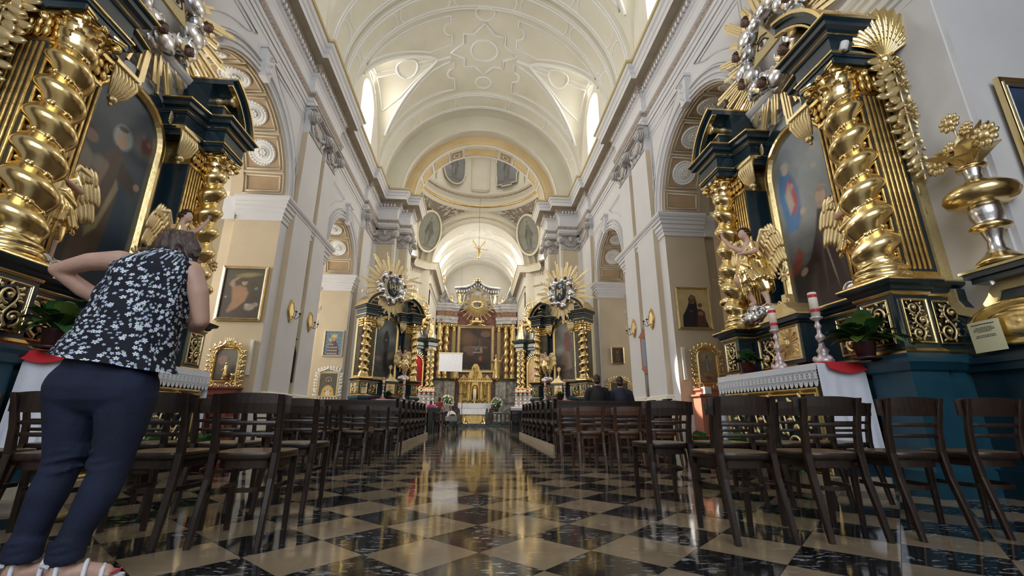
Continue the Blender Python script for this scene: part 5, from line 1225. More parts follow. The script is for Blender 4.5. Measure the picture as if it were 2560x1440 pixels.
for l,x,y,z,b,sd,L,f in (('green leafy pot plant between candle and right pedestal on near right altar table',1.30,-.98,1.27,BR,3,.40,False),('green leafy pot plant at far end of near right altar table',-.55,-1.08,1.27,BR,2,.24,False),('green leafy pot plant on left altar table left of the woman',1.15,-1.1,1.27,BL,5,.36,True),('dark green pot plant on left crossing altar table',-.3,-1.15,1.16,BFL,6,.25,False),('green pot plant on right crossing altar table',.3,-1.15,1.16,BFR,7,.28,False)):
    o=plant(l,84,L,.17,sd); at_altar(o,x,y,z,0,b,1,f)
k=0
for l,X,Y,L,fl in (('broad-leaved green plant on floor before near right altar table, nearest',3.38,5.0,.38,None),('broad-leaved green plant on floor before near right altar table, middle',3.36,5.7,.36,None),('poinsettia with orange-red bracts on floor at far end of right altar',3.45,6.75,.34,redc),('green plant on floor before left altar table behind chairs',-3.4,5.2,.36,None),('green plant on floor at far end of left altar table',-3.4,6.1,.34,None)):
    o=plant(l,84,L,.20,20+k,'plants on the floor by the altars',fl); o.location=(X,Y,0); k+=1
# notice sheets
def sheet(label,loc,rz,w=.27,h=.29,tilt=0):
    m=MB(); P=[[(w*(i/6-.5),-.006*math.sin(PI*i/6),h*j/4) for j in range(5)] for i in range(7)]; m.grid(P,k=0); 
    rows=[(.86,'WYPRASZAMY',.022),(.76,'Tu zapalamy intencje modlitwy',.013),(.71,'prosimy o zachowanie ciszy',.013),(.66,'w kaplicy i przy oltarzu',.013),(.50,'Bog zaplac za ofiary',.013),(.44,'na kwiaty i swiece',.013)]
    m2=MB()
    for q,sz in ((.88,.86),(.78,.6),(.735,.75),(.69,.8),(.645,.5),(.52,.7),(.47,.75)):
        x=-w*.42*sz
        rd=random.Random(int(q*100))
        while x<w*.42*sz: l=rd.uniform(.008,.024); m2.box(x,min(x+l,w*.42*sz),-.0085,-.0075,h*q,h*q+.005 if q<.87 else h*q+.008); x+=l+.005
    o=m.build('notice_sheet',paper); tag(o,label,'notice'); o.location=loc; o.rotation_euler=(0,tilt,rz); m2.build('printed_lines',ink,o)['kind']='stuff'; return o
sheet('pale yellow printed notice taped on right wing of near right altar',(4.79,3.68,1.29),-PI/2,.27,.29,R(-2))
o=sheet('small pale notice on left pedestal of left crossing altar',(0,0,0),0,.24,.26); at_altar(o,-1.35,-.85,1.38,0,BFL)
# spotlight on the altar entablature
m=MB(); m.lathe([(0,0),(.04,0),(.045,.01),(.045,.10),(.04,.11),(.0,.11)],18,k=0); m.lathe([(0,-.001),(.03,-.001)],18,k=1); m.tube([(0,0,.11),(0,.04,.16),(0,.1,.16)],.012,6,k=1)
o=m.build('spotlight',[plastic,black]); o.location=(4.32,3.86,5.03); o.rotation_euler=(R(200),R(10),0); tag(o,'small white spotlight clipped under cornice of near right altar','spotlight')
# ================================================================ CHAIRS
def chair(label,wd=wood,st=seatw):
    t=thing('wooden_chair',label,'chair')
    def leg(s,back):
        m=MB(); 
        if back: pts=[(s*.178,-.045,0),(s*.176,-.012,.16),(s*.172,.03,.34),(s*.172,.045,.48),(s*.175,.03,.62),(s*.18,-.005,.76),(s*.182,-.025,.815)]; w=[.016,.018,.020,.021,.020,.018,.016]; d=[.017,.020,.022,.022,.019,.015,.012]
        else: pts=[(s*.172,.375,0),(s*.175,.372,.25),(s*.178,.37,.44)]; w=[.015,.018,.021]; d=[.015,.018,.021]
        P=[]
        for (x,y,z),a,b in zip(pts,w,d): c=.35; P.append([(x-a,y-b*(1-c),z),(x-a*(1-c),y-b,z),(x+a*(1-c),y-b,z),(x+a,y-b*(1-c),z),(x+a,y+b*(1-c),z),(x+a*(1-c),y+b,z),(x-a*(1-c),y+b,z),(x-a,y+b*(1-c),z)])
        m.grid(P,cv=True,flip=True,sm=False); m.add(P[0],[tuple(range(8))]); m.add(P[-1],[tuple(range(8))[::-1]]); return m
    for s in (-1,1):
        leg(s,True).build('leg',wd,t); leg(s,False).build('leg',wd,t)
        m=MB(); m.prism([(.355,.44),(.395,.44),(.395,.40),(.38,.375),(.365,.40)],s*.15,s*.195,'x'); m.prism([(s*.15,.44),(s*.15,.405),(s*.11,.425),(s*.10,.44)],.36,.385); m.build('corner_bracket',wd,t)
    def bent(z0,z1,hw,dy,y0,th,n=12,cr=.0):
        m=MB(); P=[]
        for i in range(n+1):
            u=-1+2*i/n; x=hw*u; y=y0-dy*(1-u*u); zt=z1-cr*u*u; e=.006 if abs(u)>.95 else 0
            P.append([(x,y,z0+e),(x,y-.002,(z0+zt)/2),(x,y,zt-e),(x,y+th,zt-e),(x,y+th,z0+e)])
        m.grid(P,cv=True,flip=True,sm=False); m.add(P[0],[(0,1,2,3,4)]); m.add(P[-1],[(4,3,2,1,0)]); return m
    bent(.705,.825,.225,.028,.018,.014,cr=.012).build('top_rail',wd,t)
    for z in (.638,.572): bent(z,z+.024,.168,.022,.028 if z>.62 else .036,.012).build('slat',wd,t)
    m=MB(); o=[]
    for i in range(40):
        a=2*PI*i/40; c,s=math.cos(a),math.sin(a); q=abs(c)**.55*(1 if c>0 else -1); r=abs(s)**.55*(1 if s>0 else -1); x=q*.205*(1+.10*r); y=.215+r*.205; o.append((x,y))
    P=[[(x*f,.215+(y-.215)*f,z) for f,z in ((.985,.483),(.93,.485),(.6,.477),(.0,.474))] for x,y in o]; m.grid(P,cu=True,k=0); m.grid([[(x*f,.215+(y-.215)*f,z) for f,z in ((.94,.440),(.985,.446),(1,.458),(1,.474),(.985,.483))] for x,y in o],cu=True,k=1); m.build('seat',[st,wd],t)
    m=MB(); P=[[(x*.86,.215+(y-.215)*.88,z) for z in (.395,.442)] for x,y in o]; m.grid(P,cu=True); m.build('apron',wd,t)
    m=MB(); lp=[(.150,.355)]+[(.150*math.cos(a)*1.0,.20-.155*math.sin(a)) for a in [PI*i/16 for i in range(17)]]+[(-.150,.355)]
    P=[[(x*(1+e),y,z) for e,z in ((.05,.262),(.05,.288),(-.05,.288),(-.05,.262))] for x,y in lp]; m.grid(P,cv=True,sm=False); m.build('bentwood_stretcher',wd,t)
    return t
C0=chair('x'); CB=chair('y',brownw,seatw); index()
NTH=['first','second','third','fourth','fifth','sixth']
chairs=[]
def put(src,x,y,rz,label,grp,first=[set()]):
    if src.name in first[0]: o=dup(src,(x,y,0),rz,label,grp)
    else: o=src; first[0].add(src.name); o.location=(x,y,0); o.rotation_euler=(0,0,rz); o['label']=label; o['group']=grp
    return o
rj=random.Random(5)
for i,(x,y,a) in enumerate([(1.675,2.69,.02),(2.245,2.69,-.02),(2.81,2.69,.0),(3.38,2.69,-.03)]): put(C0,x,y,a,f'{NTH[i]} dark bentwood chair from the aisle, nearest row at right','nearest right row of chairs')
for i,(x,y,a) in enumerate([(1.63,3.69,.03),(2.2,3.72,0),(2.78,3.72,-.02),(3.30,3.74,.03)]): put(C0,x,y,a,f'{NTH[i]} dark chair from the aisle, second row at right before the altar','second right row of chairs')
for i,(x,y,a) in enumerate([(-1.345,2.83,.05),(-1.88,2.83,-.03),(-2.43,2.80,.02),(-2.98,2.84,0)]): put(C0,x,y,a,f'{NTH[i]} dark bentwood chair from the aisle, nearest row at left','nearest left row of chairs')
for i,(x,y,a) in enumerate([(-1.425,3.70,0),(-1.99,3.74,.04),(-2.55,3.72,0),(-3.2,3.72,.02)]): put(C0,x,y,a,f'{NTH[i]} dark chair from the aisle, second row at left','second left row of chairs')
for i,(x,y,a) in enumerate([(1.62,6.24,.02),(2.16,6.26,-.03),(2.72,6.3,0)]): put(CB,x,y,a,f'{NTH[i]} brown chair from the aisle, row before the right pews','brown chairs before the right pews')
for i,(x,y,a) in enumerate([(1.55,7.2,0),(2.1,7.2,.02),(2.65,7.25,0),(3.2,7.2,.05)]): put(CB,x,y,a,f'{NTH[i]} brown chair from the aisle, second row before the right pews','more brown chairs before the right pews')
for i,(x,y,a) in enumerate([(1.78,8.2,0),(2.35,8.2,.02)]): put(C0,x,y,a,f'{NTH[i]} dark chair from the aisle, touching back of last right pew','chairs behind last right pew')
for i,(x,y,a) in enumerate([(-1.64,6.37,-.02),(-2.2,6.4,.02),(-2.78,6.4,0),(-3.4,6.42,.03)]): put(C0,x,y,a,f'{NTH[i]} dark chair from the aisle, third row at left','third left row of chairs')
for i,(x,y,a) in enumerate([(-1.55,7.38,.02),(-2.1,7.4,0),(-2.7,7.4,.02)]): put(C0,x,y,a,f'{NTH[i]} dark chair from the aisle, fourth row at left','fourth left row of chairs')
for i,(x,y,a) in enumerate([(-1.5,8.22,.0),(-2.05,8.25,0),(-2.6,8.25,.02)]): put(C0,x,y,a,f'{NTH[i]} dark chair from the aisle, touching back of last left pew','chairs behind last left pew')
put(C0,-1.45,18.4,0,'lone dark chair before the small desk at left crossing','lone chairs at the crossing'); put(C0,1.72,18.8,0,'lone dark chair before the cloth-topped desk at right crossing','lone chairs at the crossing')
# ================================================================ PEWS
def pew(w):
    t=thing('pew','x','pew')
    m=MB(); m.box(0,w,0,.03,.12,.93); m.box(0,w,-.02,.05,.93,.96); m.box(0,w,-.035,.06,.96,.985); m.box(0,w,-.02,.045,.985,1.0); m.build('back_panel',peww,t)
    m=MB()
    for i in range(4): x=.1+i*(w-.1)/4; frame((w-.1)/4-.12,.56,.03,.014,m,z0=.24,y=0) if False else m.box(x,x+(w-.1)/4-.08,-.012,0,.24,.84)
    m.build('field_panel',peww,t)
    m=MB(); m.box(.02,w-.02,.03,.40,.52,.555); m.box(.02,w-.02,.36,.385,.12,.52); m.build('seat_board',peww,t)
    m=MB(); m.box(.02,w-.02,.50,.56,.25,.30); m.build('kneeler',peww,t)
    sil=[(-.03,.12),(.05,.12),(.05,.16),(.02,.22),(.06,.30),(.10,.36),(.07,.42),(.11,.50),(.40,.52),(.42,.56),(.36,.60),(.20,.60),(.12,.66),(.16,.74),(.10,.80),(.08,.88),(.14,.94),(.20,.98),(.16,1.02),(.05,1.035),(-.03,1.03),(-.07,.98),(-.04,.90),(-.02,.84),(-.07,.76),(-.04,.70),(-.01,.62),(-.06,.54),(-.04,.46),(-.07,.38),(-.02,.30),(-.05,.22),(-.06,.16)]
    for s in (0,1):
        x=0 if s==0 else w; m=MB(); m.prism(sil,x-.03,x+.03,'x'); m.box(x-.05,x+.05,-.09,.20,1.02,1.05); m.ell((x,.03,.88),(.045,.06,.06),8); m.ell((x,.02,.30),(.045,.05,.07),8); m.tube([(x-.035 if s==0 else x+.035,.03+.03*math.sin(u*2.2),.2+.75*u/6) for u in range(7)],.014,5)
        m.build('carved_end',peww,t)
    return t
PW=2.45; P0=pew(PW); index(); fp=[True]
for side,x0,y0,n in (('left',-1.62-PW,9.70,7),('right',1.66,9.28,8)):
    pl=MB().box(x0-.02,x0+PW+.02,y0-.04,y0+n*.86+.05,0,.12); o=pl.build('pew_platform',peww); tag(o,f'low dark wooden platform under the {side} pews','platform')
    m=MB(); xe=x0+PW+.02 if side=='left' else x0-.06
    for j in range(3):
        L=(n*.86+.09)/3; q=MB().box(xe,xe+.04,y0-.04+L*j+.004,y0-.04+L*(j+1)-.004,0,.125); q.build('kerb_stone',stone,o)
    for i in range(n):
        l=f'{NTH[i] if i<6 else ["seventh","eighth"][i-6]} dark carved pew from the entrance in {side} block'
        if fp[0]: q=P0; fp[0]=False; q.location=(x0,y0+i*.86,0); q['label']=l; q['group']=f'{side} pews'
        else: q=dup(P0,(x0,y0+i*.86,0),0,l,f'{side} pews')
def desk(label,x,y,w,cl):
    t=thing('prayer_desk',label,'desk',(x,y,0)); m=MB(); m.box(-w/2,w/2,0,.04,0,.95); m.box(-w/2,-w/2+.04,0,.42,0,.9); m.box(w/2-.04,w/2,0,.42,0,.9); m.box(-w/2-.03,w/2+.03,-.04,.05,.92,.96); m.build('desk_body',peww,t)
    m=MB(); m.prism([(-.03,.96),(.42,.86),(.42,.90),(-.03,1.0)],-w/2-.02,w/2+.02,'x'); m.build('desk_top',peww,t)
    for i in range(2): m=MB(); m.box(-w/2+.05+i*w/2,-.03+i*w/2,-.012,0,.12,.86); m.build('field_panel',peww,t)
    if cl: m=MB(); m.prism([(-.05,.90),(-.055,1.0),(.43,.91),(.43,.905),(-.04,.99),(-.04,.90)],-w/2,w/2,'x'); m.build('white_runner',cloth,t)
desk('small dark prayer desk behind left pews near crossing',-1.68,18.9,.52,False); desk('dark prayer desk with white runner at end of right pews',1.83,19.4,.58,True)
# ================================================================ WALL PICTURES
def picture(label,w,h,loc,rz,art,fw=.07,fm=None,nx=60,ny=80,fd=.05,seed=0,grp=None,cat='painting'):
    t=thing('framed_painting',label,cat,loc,rz,grp); m,c=canvas(w,h,nx,ny,*art,seed=seed,amp=.2); o=m.build('canvas',paintm,t,col=c); o.location=(0,-.015,0)
    frame(w,h,fw,fd).build('picture_frame',fm or gold,t)
    m=MB(); frame(w,h,fw*.5,fd*.95,m,y=-.006); m.build('inner_slip',silver if fw>.06 else goldp,t)
    MB().box(-w/2-.01,w/2+.01,-.01,0,-.01,h+.01).build('backing',peww,t); return t
shep=(((.06,.045,.035),(.10,.085,.06)),[('e',.3,.15,.5,.2,10,(.07,.05,.04),1),('p',[(.22,.62),(.40,.66),(.58,.62),(.66,.50),(.60,.34),(.42,.20),(.22,.10),(.18,.14),(.28,.34)],(.36,.20,.11),.06),('p',[(.22,.62),(.14,.68),(.18,.76),(.34,.84),(.42,.84),(.26,.74),(.30,.64)],(.36,.25,.18),.05),('e',.52,.72,.07,.08,-10,(.40,.27,.19),.35),('e',.52,.77,.08,.04,0,(.08,.05,.035),.5),('e',.60,.88,.30,.06,5,(.28,.22,.10),.7),('e',.74,.22,.13,.09,10,(.33,.29,.23),.5),('e',.66,.26,.05,.045,0,(.38,.34,.27),.4),('e',.88,.27,.07,.06,0,(.32,.23,.17),.5),('e',.84,.6,.05,.04,30,(.22,.2,.17),.6),('e',.10,.42,.03,.03,0,(.3,.25,.2),.6)])
mad=(((.55,.42,.20),(.62,.48,.24)),[('p',[(.10,0),(.12,.30),(.26,.48),(.34,.62),(.36,.78),(.46,.86),(.58,.82),(.62,.66),(.62,.50),(.80,.36),(.92,.10),(.94,0)],(.025,.018,.03),.02),('e',.47,.70,.085,.11,0,(.16,.08,.05),.3),('e',.72,.58,.075,.075,0,(.16,.085,.05),.3),('p',[(.58,.0),(.60,.42),(.72,.50),(.86,.40),(.88,.0)],(.12,.05,.035),.03),('e',.72,.36,.08,.06,0,(.48,.34,.14),.3),('e',.72,.36,.05,.04,0,(.2,.12,.06),.3),('e',.40,.42,.07,.025,-20,(.15,.08,.05),.5),('r',.47,.72,.115,.135,(.40,.28,.10),.8),('e',.47,.78,.09,.03,0,(.30,.18,.08),.6)])
blue=(((.03,.04,.08),(.05,.08,.16)),[('e',.4,.55,.4,.3,20,(.10,.16,.32),1.2),('e',.25,.75,.2,.2,0,(.03,.05,.09),1.2),('p',[(.2,0),(.3,.35),(.5,.5),(.7,.4),(.8,0)],(.04,.03,.05),.1),('e',.5,.58,.06,.06,0,(.35,.24,.18),.4)])
crown=(((.10,.18,.26),(.12,.20,.28)),[('e',.1+.2*(i%5),.1+.16*(i//5),.025,.025,0,(.45,.45,.42),.6) for i in range(28)]+[('p',[(.12,0),(.16,.30),(.32,.52),(.42,.66),(.62,.66),(.74,.48),(.88,.2),(.88,0)],(.07,.05,.06),.03)]+[('e',.22+.12*(i%5),.06+.13*(i//5),.05,.045,0,(.42,.36,.30),.5) for i in range(18)]+[('e',.52,.66,.09,.11,0,(.40,.26,.18),.3),('e',.34,.56,.07,.07,0,(.36,.22,.15),.3),('p',[(.36,.74),(.32,.90),(.42,.84),(.50,.95),(.58,.86),(.70,.93),(.66,.74)],(.60,.42,.12),.03),('p',[(.22,.60),(.20,.72),(.30,.68),(.38,.74),(.42,.62)],(.58,.40,.12),.03)])
jes=(((.10,.09,.07),(.08,.075,.06)),[('r',.50,.72,.14,.19,(.62,.46,.14),1),('p',[(.12,0),(.18,.30),(.34,.44),(.50,.48),(.66,.44),(.82,.30),(.90,0)],(.62,.42,.08),.03),('p',[(.36,0),(.40,.30),(.50,.36),(.60,.30),(.66,0)],(.70,.62,.50),.05),('e',.50,.68,.13,.17,0,(.05,.025,.02),.3),('e',.50,.67,.075,.11,0,(.34,.18,.12),.3),('e',.50,.58,.06,.05,0,(.06,.03,.02),.4),('e',.36,.20,.10,.04,20,(.34,.18,.12),.3),('e',.68,.22,.09,.04,-20,(.34,.18,.12),.3),('e',.50,.28,.05,.05,0,(.55,.10,.06),.4)])
dark=(((.05,.04,.03),(.08,.06,.045)),[('p',[(.3,.1),(.35,.6),(.5,.75),(.65,.6),(.7,.1)],(.12,.08,.06),.1),('e',.5,.74,.08,.10,0,(.30,.2,.14),.4),('r',.5,.75,.13,.16,(.35,.25,.1),.7)])
lady=(((.12,.10,.08),(.10,.085,.07)),[('p',[(.15,0),(.25,.4),(.42,.58),(.6,.56),(.8,.35),(.9,0)],(.10,.11,.14),.05),('p',[(.35,0),(.4,.4),(.55,.45),(.62,0)],(.40,.36,.28),.1),('e',.46,.68,.11,.13,-10,(.42,.31,.24),.3),('e',.44,.76,.13,.09,-10,(.10,.06,.04),.4),('r',.46,.72,.2,.22,(.3,.25,.15),.5)])
imm=(((.20,.13,.08),(.34,.26,.17)),[('e',.5,.75,.3,.25,0,(.45,.35,.22),1.2),('p',[(.38,.28),(.36,.55),(.44,.80),(.56,.80),(.64,.5),(.58,.28)],(.10,.16,.15),.05),('p',[(.44,.3),(.45,.7),(.54,.7),(.54,.3)],(.36,.32,.26),.08),('e',.50,.84,.06,.06,0,(.40,.28,.2),.4),('e',.35,.22,.14,.08,10,(.34,.20,.14),.5),('e',.65,.18,.15,.09,-10,(.32,.18,.12),.5),('e',.5,.12,.2,.08,0,(.12,.08,.06),.8)])
picture('brown painting of a shepherd with a lamb in silver-gilt frame on left pier',.90,1.20,(-5.60,10.53,2.87),0,shep,.075,gold,70,95,seed=3)
picture('dark Madonna and Child icon on gold ground on right pier',.80,1.0,(5.56,10.53,2.87),0,mad,.055,goldp,90,110,seed=5)
picture('large blue canvas in gold frame on the end face of near right pier',1.05,1.45,(5.86,3.30,2.50),0,blue,.10,gold,50,60,seed=6)
picture('blue and silver crowned Madonna icon in cream frame on far left pier',.62,.88,(-5.42,17.03,2.86),0,crown,.06,ivory,60,80,seed=7)
picture('dark little picture in carved gold frame on far right pier',.42,.56,(5.62,17.03,2.72),0,dark,.05,gold,24,30,seed=8)
def crest(w,h,seed,m,y=0,k=None,r=.02,up=.4):
    """rococo openwork border standing round a w x h picture"""
    rd=random.Random(seed); m.tube([(-w/2-.03,y,-.03),(w/2+.03,y,-.03),(w/2+.03,y,h+.03),(-w/2-.03,y,h+.03)],r,5,closed=True,k=k); m.tube([(x,y,h+.04+up*(1-(2*x/w)**2)*.5) for x in [w*(i/12-.5) for i in range(13)]],r,5,k=k)
    n=int((w+h)/.11)
    for s in (-1,1):
        for i in range(int(h/.11)+1): 
            z=i*.11; a=(0 if s>0 else PI); m.tube(spiral(s*(w/2+.05),z,.055,a+rd.uniform(-1,1),1.3,y-.02,14,rd.choice((-1,1))),r*.7,5,k=k); leafb(m,(s*(w/2+.06),z),PI/2-s*rd.uniform(.6,1.6),.11,.3,y-.01,k)
    for i in range(int(w/.10)+1):
        x=-w/2+i*.10; hh=up*(1-(2*x/w)**2)
        m.tube(spiral(x,h+.04+hh*.5,.06,PI/2,1.3,y-.02,14,1 if x<0 else -1),r*.8,5,k=k); leafb(m,(x,h+.04+hh*.55),PI/2-x*1.2,.12,.3,y-.01,k); leafb(m,(x,-.05),-PI/2+x,.09,.3,y,k)
    for s in (-1,1): m.tube([(s*w*.5,y-.02,h),(s*w*.42,y-.04,h+up*.3),(s*w*.2,y-.05,h+up*.55),(s*.04,y-.05,h+up*.95)],r*1.3,6,k=k)
    return m
def crownm(m,x,z,r,k=None,y=-.05):
    m.tube([(x-r,y,z),(x,y-.03,z-.01),(x+r,y,z)],r*.14,6,k=k)
    for i in range(5): u=-1+.5*i; m.tube([(x+r*u,y-.02,z),(x+r*u*1.3,y-.02,z+r*1.0)],[r*.13,r*.05],5,k=k); m.ell((x+r*u*1.32,y-.02,z+r*1.08),r*.12,6,k=k)
def shrine(label,x,y,z,w,h,art,seed,blue_=False,crw=False,grp=None):
    t=thing('gilded_shrine',label,'shrine',(x,y,z),0,grp)
    m,c=canvas(w,h,50,70,*art,seed=seed,arch=w/2*.9,amp=.2); o=m.build('canvas',paintm,t,col=c); o.location=(0,-.03,.16)
    m=MB(); pth=[(w/2,.14),(w/2,.16+h-w*.45)]+[(w/2*math.cos(PI*i/14),.16+h-w*.45+w*.45*math.sin(PI*i/14)) for i in range(1,14)]+[(-w/2,.16+h-w*.45),(-w/2,.14)]
    m.sweep(pth,[(0,-.02),(.0,-.05),(.02,-.07),(.05,-.05),(.05,0)],closed=True,ax='y',side=-1); m.build('picture_frame',gold,t)
    m=MB(); m.box(-w/2-.05,w/2+.05,-.02,0,.08,h*.95,k=0); m.build('blue_field' if blue_ else 'board',navy if blue_ else goldd,t)
    m=MB(); crest(w+.08,h+.1,seed,m,y=-.03,up=.16,r=.016); m.M=None
    for s in (-1,1): m.tube(spiral(s*(w/2+.02),.06,.09,PI/2,1.4,-.05,16,s),.02,6); m.tube(spiral(s*w*.25,.03,.07,0,1.3,-.05,14,s),.016,5)
    crownm(m,0,h+.30 if crw else h+.27,.075 if crw else .04); m.build('rococo_frame',gold,t)
    if blue_:
        m=MB(); m.lathe([(0,0),(.05,0),(.055,.1),(.035,.2),(.04,.28),(.0,.34)],10,M=Matrix.Translation((.06,-.10,.16))); m.ell((.06,-.11,.50),(.03,.03,.035),8); m.tube([(.04,-.1,.42),(-.02,-.12,.34),(-.05,-.14,.40)],.016,5); m.lathe([(.02,0),(.05,.02),(.04,.1),(.06,.14),(0,.15)],10,M=Matrix.Translation((.22,-.08,.14))); m.build('kneeling_figure',gold,t)
    return t
shrine('small crowned gold and blue shrine with kneeling figure at left pier foot',-5.60,10.42,1.28,.46,.72,(((.10,.09,.08),(.24,.23,.20)),[('e',.3,.6,.2,.2,0,(.35,.25,.22),.8),('e',.32,.6,.08,.1,0,(.45,.15,.12),.6),('e',.5,.1,.6,.1,0,(.08,.09,.06),.8)]),3,True,True,'gilded shrines on the first piers')
shrine('small gold rococo shrine with standing Virgin at right pier foot',5.68,10.42,1.34,.44,.80,imm,4,False,False,'gilded shrines on the first piers')
def ornate(label,x,y,z,w,h,art,fm,seed,grp=None):
    t=thing('ornate_picture',label,'painting',(x,y,z),0,grp); m,c=canvas(w,h,60,75,*art,seed=seed,amp=.15); o=m.build('canvas',paintm,t,col=c); o.location=(0,-.015,0)
    frame(w,h,.05,.04).build('picture_frame',goldp,t); m=MB(); crest(w+.12,h+.04,seed,m,y=-.02,up=.16,r=.018); m.build('openwork_border',fm,t); return t
ornate('bearded Christ in yellow robe in white rococo frame at far left pier foot',-5.42,17.0,1.36,.60,.80,jes,stucco,4); ornate('woman saint portrait in pale gold frame at far right pier foot',5.60,17.0,1.20,.66,.72,lady,goldp,5)
# cabinets under the first shrines
def cabinet(label,x,y,w,h,mt_):
    t=thing('shrine_cabinet',label,'cabinet',(x,y,0)); m=MB(); m.box(-w/2,w/2,-.42,0,0,h-.18); m.box(-w/2-.04,w/2+.04,-.47,0,h-.18,h-.14); m.box(-w/2+.06,w/2-.06,-.36,0,h-.14,h-.04); m.box(-w/2+.02,w/2-.02,-.40,0,h-.04,h); m.build('cabinet_body',mt_,t)
    for s in (-1,1): m=MB(); frame(w*.34,h*.5,.03,.02,m); m.box(-w*.17,w*.17,-.005,0,0,h*.5); o=m.build('cabinet_door',mt_,t); o.location=(s*w*.24,-.42,h*.14); q=MB().ell((-s*w*.13,-.02,h*.25),.012,6).build('knob',gold,o)
cabinet('dark red wooden cabinet under the left pier shrine',-5.60,10.5,.86,1.27,darkr); cabinet('salmon-pink wooden cabinet under the right pier shrine',5.68,10.5,.86,1.33,salmon)
m=MB(); m.box(-.08,.08,-.08,.08,0,.16); m.lathe([(.012,0),(.012,.004)],8,M=Matrix.Translation((0,-.082,.1))@Matrix.Rotation(PI/2,4,'X')); o=m.build('offering_box',plastic); o.location=(5.42,10.1,1.20); tag(o,'small white offering box on right shrine cabinet','box')
# wall sconces with mirror backs
def sconce(label):
    t=thing('wall_sconce',label,'sconce',group='mirror-backed brass sconces on the pilasters')
    m=MB(); P=[(.17*math.cos(a)*(1+.12*math.cos(4*a)),.26*math.sin(a)*(1+.06*math.cos(6*a))) for a in [2*PI*i/32 for i in range(32)]]; m.prism(P,-.025,0); m.tube([(x*.9,-.03,z*.9) for x,z in P],.012,5,closed=True); m.ell((0,-.02,.27),(.05,.02,.04),8); m.ell((0,-.02,-.27),(.04,.02,.03),8); m.build('back_plate',goldd,t)
    m=MB(); m.prism([(x*.7,z*.75) for x,z in P],-.034,-.02); m.build('mirror',goldp,t)
    for s in (-1,1): 
        m=MB(); m.tube([(0,-.03,-.14),(s*.06,-.14,-.20),(s*.12,-.2,-.12),(s*.12,-.2,-.06)],.009,6); m.lathe([(.01,-.06),(.035,-.05),(.03,-.03),(.012,-.03)],10,M=Matrix.Translation((s*.12,-.2,0))); m.build('candle_arm',iron,t)
        MB().lathe([(0,-.03),(.012,-.03),(.012,.08),(0,.085)],8,M=Matrix.Translation((s*.12,-.2,0))).build('candle',wax,t)
    return t
sc=sconce('x'); index()
for i,(x,y,l) in enumerate(((-4.845,11.5,'brass sconce on nearer left pilaster'),(-4.845,12.87,'brass sconce on farther left pilaster'),(4.845,11.5,'brass sconce on nearer right pilaster'),(4.845,12.9,'brass sconce on farther right pilaster'))):
    if i==0: o=sc; o.location=(x,y,3.28); o.rotation_euler=(0,0,PI/2); o['label']=l
    else: o=dup(sc,(x,y,3.28),PI/2 if x<0 else -PI/2,l)
# tall narrow fixtures between the pilasters, column loudspeakers
m=MB(); m.box(-.05,.05,-.04,0,0,.78,k=0); m.prism([(-.05,.78),(.05,.78),(0,.98)],-.03,-.01,k=0); m.lathe([(0,0),(.03,0),(.03,.01),(0,.01)],8,M=Matrix.Translation((0,-.02,1.16))@Matrix.Rotation(PI/2,4,'X'),k=0); o=m.build('memorial_plaque',black); o.location=(-4.93,12.36,1.52); o.rotation_euler=(0,0,0); tag(o,'tall narrow black plaque between left pilasters','plaque')
t=thing('display_case','reddish carved wall case between right pilasters','wall case',(4.90,12.36,1.9),-.35); m=MB(); m.box(-.11,.11,-.08,0,.1,1.0); m.prism([(-.15,1.0),(.15,1.0),(.08,1.12),(0,1.28),(-.08,1.12)],-.09,0); m.prism([(-.13,.1),(.13,.1),(.06,0),(0,-.06),(-.06,0)],-.08,0); m.build('case_body',salmon,t); MB().box(-.08,.08,-.085,-.08,.16,.94).build('dark_glass',black,t); MB().box(-.02,.02,-.03,0,-.75,-.08).build('pendant_board',black,t)
for x,l in ((-5.16,'left'),(5.14,'right')):
    m=MB(); m.box(-.035,.035,-.07,0,0,.80,k=0)
    for i in range(24): m.box(-.028,.028,-.073,-.07,.03+i*.031,.045+i*.031,k=1)
    o=m.build('column_loudspeaker',[plastic,paper]); o.location=(x,10.54,1.55); tag(o,f'slim white column loudspeaker on {l} pier side','loudspeaker')
